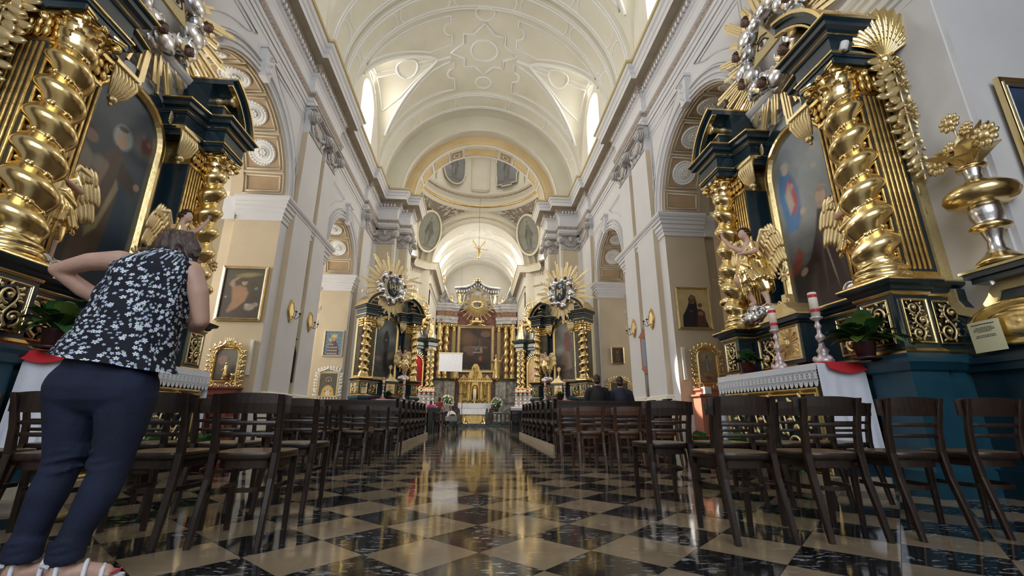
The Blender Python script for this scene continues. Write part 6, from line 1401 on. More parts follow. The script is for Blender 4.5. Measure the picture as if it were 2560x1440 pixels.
# chandeliers
def chandelier(label,zc,L):
    t=thing('crystal_chandelier',label,'chandelier',group='crystal chandeliers under the arcade arches')
    m=MB(); m.tube([(0,0,.55),(0,0,L)],.008,5); m.ell((0,0,.66),(.035,.035,.09),8); m.ell((0,0,.85),(.02,.02,.05),6); m.build('suspension_rod',iron,t)
    m=MB(); m.lathe([(0,-.25),(.03,-.22),(.02,-.15),(.05,-.1),(.02,0),(.04,.1),(.02,.2),(.05,.3),(.02,.4),(.03,.52),(0,.55)],10); m.build('stem',glassm,t)
    m=MB()
    for i in range(8): a=2*PI*i/8; c,s=math.cos(a),math.sin(a); m.tube([(0,0,-.1),(.12*c,.12*s,-.18),(.22*c,.22*s,-.10),(.26*c,.26*s,.0)],.009,5); m.lathe([(0,0),(.035,.01),(.035,.02),(0,.02)],8,M=Matrix.Translation((.26*c,.26*s,0)))
    m.build('arm',glassm,t)
    m=MB()
    for i in range(8): a=2*PI*i/8; c,s=math.cos(a),math.sin(a); m.lathe([(0,.02),(.011,.02),(.011,.12),(0,.13)],6,M=Matrix.Translation((.26*c,.26*s,0)))
    m.build('candle',wax,t); m=MB(); rd=random.Random(2)
    for tier,(r,z,n) in enumerate(((.10,.45,10),(.17,.30,12),(.08,.15,8),(.27,-.04,20),(.20,-.16,16),(.12,-.25,10),(.05,-.34,5))):
        for i in range(n): a=2*PI*i/n+tier; m.lathe([(0,-.045),(.011,-.02),(.008,.01),(0,.02)],5,M=Matrix.Translation((r*math.cos(a),r*math.sin(a),z-.02)),sm=False); m.ell((r*math.cos(a),r*math.sin(a),z+.01),.007,5)
    o=m.build('crystal_drops',glassm,t); o['kind']='stuff'; return t
cl=chandelier('crystal chandelier hanging in far left arch',0,3.2); index()
cl.location=(-5.75,15.45,4.35)
for x,y,z,l in ((5.75,15.45,4.35,'crystal chandelier hanging in far right arch'),(-5.9,8.6,4.7,'crystal chandelier behind left altar column in near left arch'),(5.9,8.6,4.7,'crystal chandelier behind right altar column in near right arch')):
    dup(cl,(x,y,z),0,l)
# ================================================================ HIGH ALTAR AND CROSSING
HA=thing('high_altar','towering gold and marble high altar filling the chancel end','altar',(0,36.4,0))
m=MB(); m.box(-3.35,3.35,-.1,.6,0,9.9,k=0); 
for s in (-1,1): m.box(s*1.78,s*3.3,-.75,0,0,3.45,k=1); m.box(s*1.70,s*3.35,-.85,0,3.32,3.48,k=2); m.box(s*1.70,s*3.35,-.85,0,1.60,1.75,k=1)
m.build('altar_wall',[marbr,marbg,marbd],HA)
for s in (-1,1):
    m=MB(); frame(.75,1.25,.05,.05,m,k=0); m.add([(-.38,0,0),(.38,0,0),(.38,0,1.25),(-.38,0,1.25)],[(0,1,2,3)],k=1); o=m.build('relief_panel',[goldp,marbw],HA); o.location=(s*2.02,-.90,1.95)
    m=MB(); limb(m,[(Vector((0,-.03,.2)),.14),(Vector((0,-.05,.6)),.12),(Vector((.02,-.05,.95)),.06),(Vector((.02,-.06,1.06)),.07)],8); limb(m,[(Vector((-.1,-.05,.8)),.04),(Vector((-.22,-.05,.6)),.03)],8); q=rinceau(.6,1.2,.02,3); m.merge(q); m.build('relief_figure',marbw,o)
    for x,tw in ((2.45,True),(2.95,True),(1.88,False)):
        m=MB(); h=3.9
        if tw: twist(h,.22,.03,5.5,m,hand=s,n=14)
        else:
            m.lathe([(.19,0),(.19,.15),(.155,.2),(.15,h)],16)
            for i in range(12): a=2*PI*i/12; m.tube([(.155*math.cos(a),.155*math.sin(a),.25),(.15*math.cos(a),.15*math.sin(a),h)],.02,4)
        o=m.build('column',gold if tw else goldy,HA); o.location=(s*x,-.45 if tw else -.25,3.5)
        m=MB(); capital(.52,.55,8,2,m); c=m.build('capital',gold,o); c.location=(0,0,h)
    # entablature blocks
    m=MB(); p=[(s*1.62,0),(s*1.62,-.55),(s*2.15,-.55),(s*2.15,-.8),(s*3.3,-.8),(s*3.3,0)]; sd=-1 if s>0 else 1
    m.sweep(p,[(0,8.0),(0,8.3),(.05,8.32),(.05,8.5),(.08,8.55),(0,8.6)],side=sd,k=0,cap=False); m.sweep(p,[(0,8.6),(0,9.0)],side=sd,k=1,cap=False); m.sweep(p,[(0,9.0),(.06,9.05),(.10,9.2),(.2,9.25),(.2,9.4),(.28,9.5),(.30,9.62),(0,9.64)],side=sd,k=0,cap=False); m.box(s*1.62,s*3.3,-.55,0,9.5,9.64,k=0)
    for i in range(5):
        x=s*(1.8+.33*i); y=-.56 if i<1 else -.81; m.tube([(x-.1,y,8.68),(x+.1,y,8.68),(x+.1,y,8.92),(x-.1,y,8.92)],.02,4,closed=True,k=2); m.ell((x,y,8.8),(.05,.02,.05),6,k=2)
    m.build('entablature',[marbw,marbr,goldp],HA)
    # scroll pediment
    m=MB(); pts=[(3.35,9.64),(3.35,11.2),(3.1,11.35),(2.8,11.2),(2.6,10.7),(2.45,10.2),(2.15,9.9),(1.75,9.75),(1.7,9.64)]; m.prism([(s*x,z) for x,z in pts],-.55,0,k=0); m.tube([(s*x,-.58,z) for x,z in pts[1:-1]],.07,6,k=1); m.tube([(s*x*.985,-.57,z-.15) for x,z in pts[2:-1]],.03,5,k=2); m.build('scroll_pediment',[marbg,marbw,goldp],HA)
o=canvas(2.55,3.4,70,90,((.04,.025,.02),(.12,.075,.05)),[('e',.25,.75,.25,.2,0,(.20,.11,.07),.9),('p',[(.3,.95),(.5,.8),(.98,.72),(.98,.85),(.6,.98)],(.05,.045,.05),.06),('e',.82,.86,.16,.1,0,(.22,.13,.08),.3),('p',[(.30,.5),(.32,.85),(.36,.85),(.38,.5)],(.16,.11,.09),.04),('p',[(.6,.45),(.61,.75),(.65,.75),(.66,.45)],(.16,.12,.1),.04),('e',.2,.5,.12,.1,20,(.18,.13,.10),.5),('e',.35,.42,.13,.12,0,(.20,.10,.08),.5),('e',.52,.50,.07,.06,0,(.20,.24,.32),.5),('p',[(.42,.40),(.66,.40),(.64,.43),(.42,.43)],(.45,.40,.35),.02),('e',.68,.47,.04,.10,10,(.42,.32,.26),.4),('e',.66,.26,.05,.09,0,(.40,.08,.06),.5),('e',.5,.12,.5,.12,0,(.03,.02,.02),1)]+[('e',.3+.04*i,.54+.02*math.sin(i*2.1),.018,.02,0,(.40,.30,.23),.4) for i in range(15)],8,amp=.3)
c=o[0].build('painting',paintm,HA,col=o[1]); c.location=(-.05,-.3,4.25)
m=MB(); frame(2.55,3.4,.24,.12,m); rd=random.Random(3)
for i in range(26): z=.1+i*.13; [leafb(m,(s*1.38,z),PI/2-s*.5,.12,.3,-.13) for s in (-1,1)]
m.build('picture_frame',goldp,c)
m=MB(); m.tube([(-.75,-.1,3.62),(-.5,-.14,3.68),(-.3,-.16,3.8),(0,-.18,3.85),(.3,-.16,3.8),(.5,-.14,3.68),(.75,-.1,3.62)],.06,6); [m.tube(spiral(s*.35,3.72,.14,PI/2,1.4,-.18,14,s),.03,5) for s in (-1,1)]; m.ell((0,-.15,3.95),(.35,.1,.1),10); m.build('frame_crest',gold,c)
# gable with sunburst
m=MB(); roof=[(-1.95,11.12),(-1.0,11.2),(-.55,11.38),(-.2,11.66),(0,11.86),(.2,11.66),(.55,11.38),(1.0,11.2),(1.95,11.12)]; m.grid([[(x,-.85,z),(x,0,z)] for x,z in roof],k=0,sm=False); m.grid([[(x,-.85,z),(x,-.85,z-.12),(x,-.6,z-.14)] for x,z in roof],k=2,sm=False); m.prism(roof+[(1.5,9.3),(-1.5,9.3)],-.35,0,k=0); m.grid([[(x*.9,-.5,z-.22),(x*.85,-.35,z-.5)] for x,z in roof],k=0,sm=False)
for i in range(18): x=-1.75+i*.206; z=11.12+.72*max(0,1-abs(x)/1.15)**1.5-.30; m.box(x-.05,x+.05,-.66,-.5,z-.14,z+.06,k=2)
for x,z in roof[3:6]: m.ell((x,-.9,z),(.16,.08,.12),8,k=1)
m.build('gable_canopy',[marbg,gold,marbw],HA)
m=MB(); bell=[(-1.52,9.15),(-1.38,9.4),(-1.18,9.9),(-1.08,10.5),(-.9,10.62),(-.3,10.9),(0,11.2),(.3,10.9),(.9,10.62),(1.08,10.5),(1.18,9.9),(1.38,9.4),(1.52,9.15)]; m.tube([(x,-.5,z) for x,z in bell],.06,6,flat=.6)
for i in range(44):
    a=2*PI*i/44; L=(1.35 if i%2 else .95)*(1.15 if math.sin(a)<-.3 else .85); m.prism([(.4*math.cos(a-.06),9.65+.4*math.sin(a-.06)),(L*math.cos(a-.02),9.65+L*math.sin(a-.02)),(L*math.cos(a+.03),9.65+L*math.sin(a+.03)),(.4*math.cos(a+.06),9.65+.4*math.sin(a+.06))],-.56,-.5)
for i in range(12): a=i*.52; m.ell((.42*math.cos(a),-.58,9.62+.32*math.sin(a)),(.13,.1,.1),8)
m.ell((0,-.62,8.15),(.5,.15,.16),10); m.ell((0,-.62,8.35),(.2,.12,.2),8); [m.tube(spiral(s*.45,8.15,.16,0,1.4,-.7,14,s),.03,5) for s in (-1,1)]
m.build('central_glory',gold,HA); MB().ell((0,-.66,9.85),(.26,.1,.12),10).build('silver_cloud',silver,HA)
# tabernacle
m=MB(); m.box(-1.3,1.3,-1.35,-.85,1.5,1.62); m.box(-1.25,1.25,-1.2,-.85,1.62,3.2); m.box(-1.34,1.34,-1.4,-.85,3.2,3.34); m.prism([(-1.3,3.34),(1.3,3.34),(1.1,3.55),(.95,3.78),(.6,3.5),(.5,3.9),(.32,4.1),(.3,4.35),(.12,4.62),(-.12,4.62),(-.3,4.35),(-.32,4.1),(-.5,3.9),(-.6,3.5),(-.95,3.78),(-1.1,3.55)],-1.2,-1.0)
for x in (-1.2,-.95,-.62,-.34,.34,.62,.95,1.2): m.lathe([(.09,0),(.06,.08),(.055,1.2),(.09,1.35),(.1,1.5)],10,M=Matrix.Translation((x,-1.3,1.68)))
for s in (-1,1): m.tube(spiral(s*.75,3.55,.22,PI/2,1.5,-1.25,16,s),.045,6); m.ell((s*.78,-1.28,2.3),(.11,.06,.28),8); m.tube([(s*.78,-1.3,2.0),(s*.78,-1.3,2.9)],.03,5)
m.lathe([(0,0),(.26,0),(.26,1.0),(.24,1.1)]+[(.24*math.cos(b),1.1+.24*math.sin(b)) for b in (.4,.8,1.2,1.57)],16,M=Matrix.Translation((0,-1.15,1.65)))
for x in (-.78,.78): m.merge(rinceau(.28,1.3,.02,4),M=Matrix.Translation((x,-1.22,1.75)))
m.merge(rinceau(.5,.9,.03,6),M=Matrix.Translation((0,-1.22,3.5)))
for i in range(14): leafb(m,(-1.2+.185*i,3.36),PI/2,.16,.35,-1.38)
o=m.build('tabernacle',goldd,HA)
m=MB(); 
for i in range(16): a=i*2.4; m.ell((-.95+.13*i*.97,-1.5,1.72+.06*(i%3)),(.06,.05,.16),6)
m.build('gilded_reliquaries',goldp,HA)
# statues and putti on the altar reuse one small gilded figure
def figure(label,grp,mats=(gold,skin)):
    t=thing('gilded_figure',label,'statue',group=grp); m=MB()
    limb(m,[(Vector((0,0,0)),.19),(Vector((.02,0,.35)),.17),(Vector((-.02,0,.75)),.13),(Vector((0,0,1.05)),.15),(Vector((0,0,1.22)),.07)],10)
    for i in range(8): a=i*.8; limb(m,[(Vector((.12*math.cos(a),.1*math.sin(a),.95)),.03),(Vector((.17*math.cos(a+.3),.15*math.sin(a+.3),.4)),.035),(Vector((.21*math.cos(a+.2),.18*math.sin(a+.2),.02)),.04)],6)
    limb(m,[(Vector((-.15,0,1.1)),.06),(Vector((-.28,-.1,.95)),.05),(Vector((-.2,-.22,1.05)),.035)],8); limb(m,[(Vector((.15,0,1.1)),.06),(Vector((.3,-.08,1.0)),.05),(Vector((.38,-.15,1.25)),.035)],8); fuse(m,'gilded_robe',mats[0],t,.025,1)
    m=MB(); m.ell((0,-.02,1.36),(.085,.095,.12),10); m.ell((.39,-.16,1.3),.045,6); m.ell((-.18,-.25,1.07),.045,6); m.ell((0,-.115,1.35),(.014,.02,.02),6); m.build('head_and_hands',mats[1],t)
    m=MB(); [m.ell((.07*math.cos(i*2.4),.03+.04*math.sin(i*2.4),1.42+.02*(i%3)),(.04,.04,.035),6) for i in range(10)]; m.build('hair',hairk,t); return t
fg=figure('gilded figure standing right of the high altar painting','figures on the high altar'); index(); fg.location=(1.62,35.35,3.5); fg.scale=(1.25,1.25,1.3)
def fdup(l,loc,rz,sc): dup(fg,loc,rz,l,'figures on the high altar',sc)
for s,l in ((-1,'left'),(1,'right')):
    fdup(f'gilded angel sitting high on {l} scroll of the high altar',(s*3.0,36.0,11.1),s*.4,(.95,.95,.75)); fdup(f'red-brown putto at {l} of the high altar gable',(s*2.15,36.1,9.7),s*.3,.62); fdup(f'pale putto beside the high altar glory on {l}',(s*1.5,35.9,9.75),-s*.3,(.7,.7,.72))
    fdup(f'gilded saint between the twisted columns at {l} of the high altar',(s*3.0,35.3,6.2),s*.3,(1.1,1.1,1.35))
fdup('gilded saint half hidden behind the white screen',(-1.55,35.35,3.5),0,(1.1,1.1,.85))
# crossing diagonal altars
def diag(label,s):
    t=thing('crossing_altar',label,'altar',(s*3.95,28.75,0),-s*R(38),'gilded marble altars in the crossing corners'); w=1.5
    m=MB(); m.box(-1.25,1.25,-.55,0,0,2.05,k=0); m.box(-1.32,1.32,-.62,0,1.95,2.1,k=1); m.box(-1.15,1.15,-.12,0,2.1,5.0,k=1); m.sweep([(-1.2,0),(-1.2,-.6),(-.62,-.6),(-.62,-.3),(.62,-.3),(.62,-.6),(1.2,-.6),(1.2,0)],[(0,4.85),(.0,5.0),(.05,5.05),(.05,5.25),(.16,5.35),(.2,5.5),(0,5.55)],side=-1,k=1); m.box(-1.2,1.2,-.3,0,4.85,5.5,k=1); m.build('marble_body',[marbg,marbd],t)
    for x in (-1.02,-.74,.74,1.02): q=MB(); twist(2.45,.12,.035,6,q,n=12,hand=1 if x>0 else -1); o=q.build('twisted_column',gold,t); o.location=(x,-.42 if abs(x)<.9 else -.5,2.1); q=MB(); capital(.32,.34,8,1,q); c=q.build('capital',gold,o); c.location=(0,0,2.43)
    m=MB(); m.box(-.52,.52,-.14,-.1,2.5,3.9,k=0); m.prism([(-.52,3.9)]+[(.52*-math.cos(PI*i/12),3.9+.5*math.sin(PI*i/12)) for i in range(1,12)]+[(.52,3.9)],-.14,-.1,k=0); m.build('niche',[redc if s<0 else ochre],t)
    m=MB(); pth=[(.5,2.4),(.5,3.9)]+[(.5*math.cos(PI*i/12),3.9+.5*math.sin(PI*i/12)) for i in range(1,12)]+[(-.5,3.9),(-.5,2.4)]; m.sweep(pth,[(0,-.12),(0,-.2),(.06,-.25),(.14,-.18),(.14,-.1)],closed=True,ax='y',side=-1)
    for i in range(16): a=PI*i/15; m.prism([(.45*math.cos(a-.05),3.95+.45*math.sin(a-.05)),(.9*math.cos(a),3.95+.72*math.sin(a)),(.45*math.cos(a+.05),3.95+.45*math.sin(a+.05))],-.22,-.16)
    [m.tube(spiral(q*.35,2.25,.22,PI/2,1.5,-.45,16,q),.05,6) for q in (-1,1)]; m.ell((0,-.4,2.25),(.3,.15,.18),10); m.build('niche_frame',gold,t)
    m=MB(); m.lathe([(0,0),(.2,0),(.17,.4),(.11,.7),(.14,.85),(.06,.98),(.075,1.05),(.0,1.2)],12,M=Matrix.Translation((0,-.28,2.65))); m.tube([(-.12,-.3,3.4),(-.25,-.4,3.2)],.05,6); m.build('niche_figure',darkr if s<0 else skin,t)
    # upper glory
    m=MB(); m.lathe([(0,-.05),(.5,-.05),(.55,0),(.5,.06)],20,M=Matrix.Translation((0,-.25,6.9))@Matrix.Rotation(PI/2,4,'X')@Matrix.Diagonal((1,1.3,1,1)),k=0)
    for i in range(26): a=2*PI*i/26; L=1.0 if i%2 else .8; m.prism([(.45*math.cos(a-.08),6.9+.55*math.sin(a-.08)),(L*math.cos(a),6.9+L*1.25*math.sin(a)),(.45*math.cos(a+.08),6.9+.55*math.sin(a+.08))],-.22,-.14,k=0)
    for i in range(14): a=i*.45; m.ell((.62*math.cos(a),-.35,6.9+.8*math.sin(a)),(.16,.1,.13),8,k=0)
    crownm(m,0,8.15,.25,k=0,y=-.2); [m.tube([(q*.3,-.2,8.1),(q*.55,-.2,8.0),(q*.7,-.2,7.6)],.06,6,k=0) for q in (-1,1)]; m.build('upper_glory',[gold],t)
    m=MB(); [m.prism([(q*1.25,5.5),(q*.75,5.5),(q*.5,5.9),(q*.62,6.5),(q*.8,6.9),(q*1.0,6.6),(q*1.05,6.1),(q*1.3,5.8)],-.4,0) for q in (-1,1)]; m.box(-.8,.8,-.1,0,5.5,7.6); m.build('volute_gable',marbg,t)
    return t
diag('gold altar with crimson niche in left crossing corner',-1); diag('gold altar with amber niche in right crossing corner',1)
for s,l in ((-1,'left'),(1,'right')):
    for x,y,z,q in ((s*2.98,28.78,5.56,'on the inner cornice'),(s*4.1,27.92,5.56,'on the outer cornice')): dup(fg,(x,y,z),s*.5,f'gilded figure {q} of the {l} crossing altar','figures on the crossing altars',(.95,.95,.9))
m=MB(); m.prism([(0,7.38),(.75,7.38),(.7,7.3),(.35,7.1),(0,6.95)],-.2,.2); o=m.build('stone_bracket',ivory); o.location=(-4.7,27.9,0); tag(o,'moulded stone bracket under the small dark saint by left crossing','bracket'); o=dup(fg,(-4.2,27.9,7.38),0,'small dark bronze saint high beside left crossing pier','figures on the crossing altars',(.8,.8,1.0))
# hanging angel, screen, sanctuary furniture
t=thing('hanging_angel','small gilded angel hanging on a wire under the chancel vault','statue',(0,27.2,10.6)); 
m=MB(); limb(m,[(Vector((0,0,.1)),.08),(Vector((.03,0,.4)),.11),(Vector((0,0,.7)),.09)],8); fuse(m,'gilded_robe',gold,t,.03,1); m=MB(); m.ell((0,-.02,.86),(.07,.07,.09),8); m.tube([(-.08,0,.7),(-.3,-.1,.8)],.03,6); m.tube([(.08,0,.7),(.35,-.1,.62),(.6,-.1,.6)],.03,6); m.build('head_and_arms',skin,t)
m=MB(); [m.tube([(s*.05,.1,.7),(s*.3,.1,1.1),(s*(.45),.1,1.45)],[.05,.04,.01],6) for s in (-1,1)]; [m.ell((s*(.15+.07*i),.1,.85+.1*i),(.03,.015,.16),6,rot=(0,s*.7,0)) for s in (-1,1) for i in range(4)]; m.build('wings',goldp,t); MB().tube([(0,0,.9),(0,0,4.4)],.008,4).build('wire',iron,t)
t=thing('projection_screen','plain white projection screen hanging left of the high altar','screen',(-1.58,28.0,3.36)); MB().box(-.73,.73,-.01,.01,0,1.08).build('screen_cloth',cloth,t); MB().box(-.76,.76,-.03,.03,1.08,1.15).build('screen_case',paper,t); MB().box(-.73,.73,-.015,.015,-.03,0).build('weight_bar',plastic,t); MB().tube([(-.5,0,1.15),(-.5,0,6.9)],.004,4).build('wire',iron,t); MB().tube([(.5,0,1.15),(.5,0,6.9)],.004,4).build('wire',iron,t)
m=MB(); m.box(-4.2,4.2,27.0,39,0,.10); m.box(-4.0,4.0,27.25,39,.10,.2); struct(m.build('sanctuary_step',marbd))
def rail(label,x0,x1):
    t=thing('marble_rail',label,'railing',(0,27.35,.2)); MB().box(x0,x1,-.12,.12,.0,.12).build('rail_base',marbd,t); MB().box(x0,x1,-.14,.14,.56,.64).build('hand_rail',marbd,t); n=max(3,int(abs(x1-x0)/.24)); pm=arr_mesh(MB().lathe([(.05,0),(.05,.04),(.03,.08),(.055,.2),(.03,.32),(.05,.4),(.05,.45)],10),'baluster',marbd)
    for i in range(n): oblink('baluster',pm,t,Matrix.Translation((x0+(x1-x0)*(i+.5)/n,0,.12)))
    for x in (x0,x1): q=MB(); q.box(x-.1,x+.1,-.16,.16,0,.70); q.lathe([(.04,.7),(.09,.78),(.06,.86),(.0,.9)],10,M=Matrix.Translation((x,0,0))); q.build('end_post',marbd,t)
rail('dark green marble altar rail left of the centre',-3.2,-.95); rail('dark green marble altar rail right of the centre',.75,3.2)
for l,x,y,w,z in (('white cloth main altar table before the gold tabernacle',0,30.4,2.2,1.45),('smaller white cloth table with gold feet before main altar',0,28.8,1.8,1.08)):
    t=thing('altar_table',l,'altar table',(x,y,.2),0,'sanctuary altar tables'); MB().box(-w/2,w/2,-.35,.35,z-.26,z-.2).build('altar_cloth',cloth,t); q=MB(); q.grid([[(-w/2+w*i/40,-.36-.01*math.sin(i*1.3),z-.2),(-w/2+w*i/40,-.37,z-.52-.03*abs(math.sin(i*.8)))] for i in range(41)]); q.build('cloth_fall',cloth,t)
    for s in (-1,1): q=MB(); q.lathe([(.2,0),(.18,.06),(.06,.14),(.05,z-.45),(.14,z-.36),(.14,z-.26)],12,M=Matrix.Translation((s*w*.32,0,0))); q.build('gilded_foot',gold,t)
    MB().box(-w*.4,w*.4,.2,.3,0,z-.3).build('table_body',goldd,t)
t=thing('processional_cross','thin dark standing cross before the tabernacle','cross',(-.78,27.9,.2)); MB().tube([(0,0,0),(0,0,2.0)],.018,6).build('shaft',iron,t); MB().box(-.22,.22,-.012,.012,1.72,1.76).build('crossbar',iron,t); MB().lathe([(.0,0),(.18,0),(.12,.05),(.03,.1)],12).build('foot',iron,t)
t=thing('paschal_candle','tall white candle glowing before the tabernacle','candle',(-.02,30.2,1.42)); MB().lathe([(0,.2),(.10,.2),(.10,.95),(0,.97)],14).build('candle',wax,t); MB().lathe([(.12,0),(.05,.05),(.05,.16),(.11,.2)],14).build('stand',gold,t)
def bouquet(label,x,y,z,r,n,fm,seed):
    t=thing('flower_bouquet',label,'flowers',(x,y,z),0,'bouquets in the sanctuary'); rd=random.Random(seed); q=MB(); q.lathe([(0,0),(.10,0),(.14,.25),(.12,.3),(0,.3)],12); q.build('vase',pot,t); q=MB(); q.ell((0,0,.3+r*.7),(r*.9,r*.7,r*.9),12); q.build('foliage',leaf,t); q=MB()
    for i in range(n): a=rd.uniform(0,6.28); b=math.asin(rd.uniform(-.5,1)); q.ell((r*math.cos(a)*math.cos(b),r*.8*math.sin(a)*math.cos(b),.3+r*.7+r*math.sin(b)),.04*rd.uniform(.8,1.3),6)
    q.build('blossom_mass',fm,t)['kind']='stuff'
bouquet('round bouquet of cream flowers left of the altar table',-1.75,29.0,.9,.42,90,wax,1); bouquet('round bouquet of cream flowers right of the altar table',1.45,29.6,.9,.36,80,wax,2); bouquet('bunch of white lilies at end of the right pews',2.75,18.6,.95,.25,26,stucco,3)
t=thing('flower_stand','dark pedestal holding the white lilies','pedestal',(2.75,18.6,0)); MB().box(-.16,.16,-.16,.16,0,.9).build('shaft',peww,t); MB().box(-.2,.2,-.2,.2,.9,.95).build('pedestal_top',peww,t)
for x,l in ((-1.75,'left'),(1.45,'right')): 
    t=thing('flower_stand',f'low marble stand under the {l} cream bouquet','pedestal',(x,29.0 if x<0 else 29.6,.2)); MB().box(-.2,.2,-.2,.2,0,.66).build('shaft',marbg,t); MB().box(-.24,.24,-.24,.24,.66,.70).build('pedestal_top',marbg,t)
for s,l in ((-1,'left'),(1,'right')):
    for i in range(4): c=dup(cs,(s*(2.55+.28*i),27.75,1.2),0,f'candle {["nearest the centre","second from centre","third from centre","outermost"][i]} on the {l} crossing altar table','candles on the crossing altar tables',1.5)
    t=thing('side_table',f'low table with candles before the {l} crossing altar','table',(s*3.0,27.75,.2)); MB().box(-.75,.75,-.2,.2,.9,1.0).build('table_top',cloth,t); MB().box(-.7,.7,-.17,.17,0,.9).build('table_body',goldd,t)
# ================================================================ PEOPLE
def V(*p): return Vector(p)
WM=thing('person','woman with brown hair in sleeveless navy blouse with white flowers and jeans, head bowed','person',(-1.76,2.3,0))
WO=V(1.76,-2.3,0)
def Lb(m,pts,n=14): limb(m,[(V(*p)+WO,r) for p,r in pts],n)
b=MB()
# torso and neck
Lb(b,[((-1.77,2.30,.88),.11),((-1.75,2.30,1.05),.11),((-1.71,2.31,1.25),.115),((-1.69,2.33,1.38),.10)])
Lb(b,[((-1.85,2.335,1.43),.050),((-1.70,2.345,1.44),.055),((-1.54,2.34,1.41),.050)]); Lb(b,[((-1.69,2.34,1.46),.06),((-1.675,2.38,1.53),.052),((-1.67,2.43,1.58),.05)])
h=V(-1.665,2.45,1.59)+WO
b.ell(h,(.072,.088,.105),18,rot=(-.75,.1,-.1)); fd=V(.02,.78,-.62)
b.ell(h+fd*.085,(.055,.05,.06),12); b.ell(h+fd*.125+V(0,-.02,-.01),(.013,.018,.02),8); b.ell(h+fd*.11+V(0,.045,.04)*0+V(0,-.055,-.055),(.022,.016,.012),8)
for s in (-1,1): b.ell(h+V(s*.072,.0,-.01),(.012,.022,.032),8)
# left arm: elbow thrown out sideways, forearm folding back to the belly
Lb(b,[((-1.88,2.33,1.475),.055),((-2.02,2.32,1.46),.047),((-2.175,2.33,1.415),.036)]); Lb(b,[((-2.175,2.33,1.415),.036),((-2.08,2.40,1.33),.042),((-1.95,2.50,1.25),.034),((-1.86,2.56,1.22),.025)])
Lb(b,[((-1.86,2.56,1.22),.026),((-1.80,2.585,1.22),.03)])
for i in range(4): z=1.245-.018*i; Lb(b,[((-1.79,2.59,z),.010),((-1.755,2.595,z+.0),.009),((-1.735-.004*i,2.58,z-.004),.0085)],8)
Lb(b,[((-1.83,2.57,1.235),.013),((-1.80,2.56,1.275),.010),((-1.785,2.555,1.295),.009)],8)
# right arm: upper arm down, forearm raised in front
Lb(b,[((-1.525,2.34,1.43),.056),((-1.475,2.35,1.32),.050),((-1.445,2.38,1.17),.038)]); Lb(b,[((-1.445,2.38,1.17),.038),((-1.52,2.47,1.16),.042),((-1.62,2.57,1.22),.03),((-1.66,2.60,1.25),.025)])
Lb(b,[((-1.66,2.60,1.25),.025),((-1.69,2.605,1.30),.029)])
for i in range(4): x=-1.665-.018*i; Lb(b,[((x,2.605,1.33),.010),((x-.01,2.60,1.365-.005*i),.009),((x-.018,2.585,1.385-.006*i),.0085)],8)
Lb(b,[((-1.665,2.59,1.28),.013),((-1.64,2.58,1.315),.010),((-1.645,2.575,1.335),.009)],8)
for q in (((-1.83,2.30,.88),(-1.865,2.31,.48),(-1.925,2.275,.10)),((-1.70,2.30,.88),(-1.675,2.31,.48),(-1.735,2.255,.10))): Lb(b,[(q[0],.08),(q[1],.05),(q[2],.034)])
# feet with toes
for sx,(hx,hy) in enumerate(((-1.925,2.27),(-1.735,2.25))):
    d=V(.86,.5,0); n=V(-.5,.86,0); H=V(hx,hy,.0)
    Lb(b,[(H+V(-.0,0,.045),.036),(H+d*.02+V(0,0,.16),.034)]); Lb(b,[(H+V(0,0,.04),.034),(H+d*.09+V(0,0,.05),.034),(H+d*.155+V(0,0,.032),.034)])
    for i in range(5): o=n*(.030-.016*i); Lb(b,[(H+d*.165+o+V(0,0,.028),.012),(H+d*(.205-.006*i)+o+V(0,0,.024),.0105-.0008*i)],8)
bd=fuse(b,'body',skinw,WM,.0085,3)
# jeans
j=MB()
Lb(j,[((-1.86,2.30,.90),.115),((-1.68,2.30,.90),.115)]); Lb(j,[((-1.83,2.305,.93),.125),((-1.70,2.305,.93),.125)]); Lb(j,[((-1.77,2.30,.90),.14),((-1.765,2.30,.96),.135)]); Lb(j,[((-1.865,2.28,.82),.135),((-1.67,2.28,.82),.135)])
Lb(j,[((-1.88,2.29,.78),.122),((-1.875,2.30,.64),.098),((-1.875,2.31,.48),.072),((-1.885,2.29,.36),.074),((-1.915,2.285,.20),.055),((-1.93,2.275,.12),.050)])
Lb(j,[((-1.655,2.29,.78),.122),((-1.655,2.30,.64),.100),((-1.665,2.31,.48),.074),((-1.675,2.29,.36),.076),((-1.715,2.27,.20),.057),((-1.735,2.26,.11),.052)])
for x0,y0,zs in ((-1.865,2.31,(.50,.53,.46,.56)),(-1.675,2.31,(.50,.47,.54,.58))):
    for z in zs: j.tube([tuple(V(x0,y0,z)+WO+V(.083*math.cos(a),.083*math.sin(a),.012*math.sin(a*2+z*30))) for a in [2*PI*i/14 for i in range(14)]],.006,5,closed=True)
for x0,y0 in ((-1.915,2.28),(-1.73,2.265)):
    for z in (.17,.145,.12,.10): j.tube([tuple(V(x0,y0,z)+WO+V(.060*math.cos(a),.060*math.sin(a),.006*math.sin(a*2+z*60))) for a in [2*PI*i/14 for i in range(14)]],.009,5,closed=True)
fuse(j,'jeans',jeans,WM,.010,3)
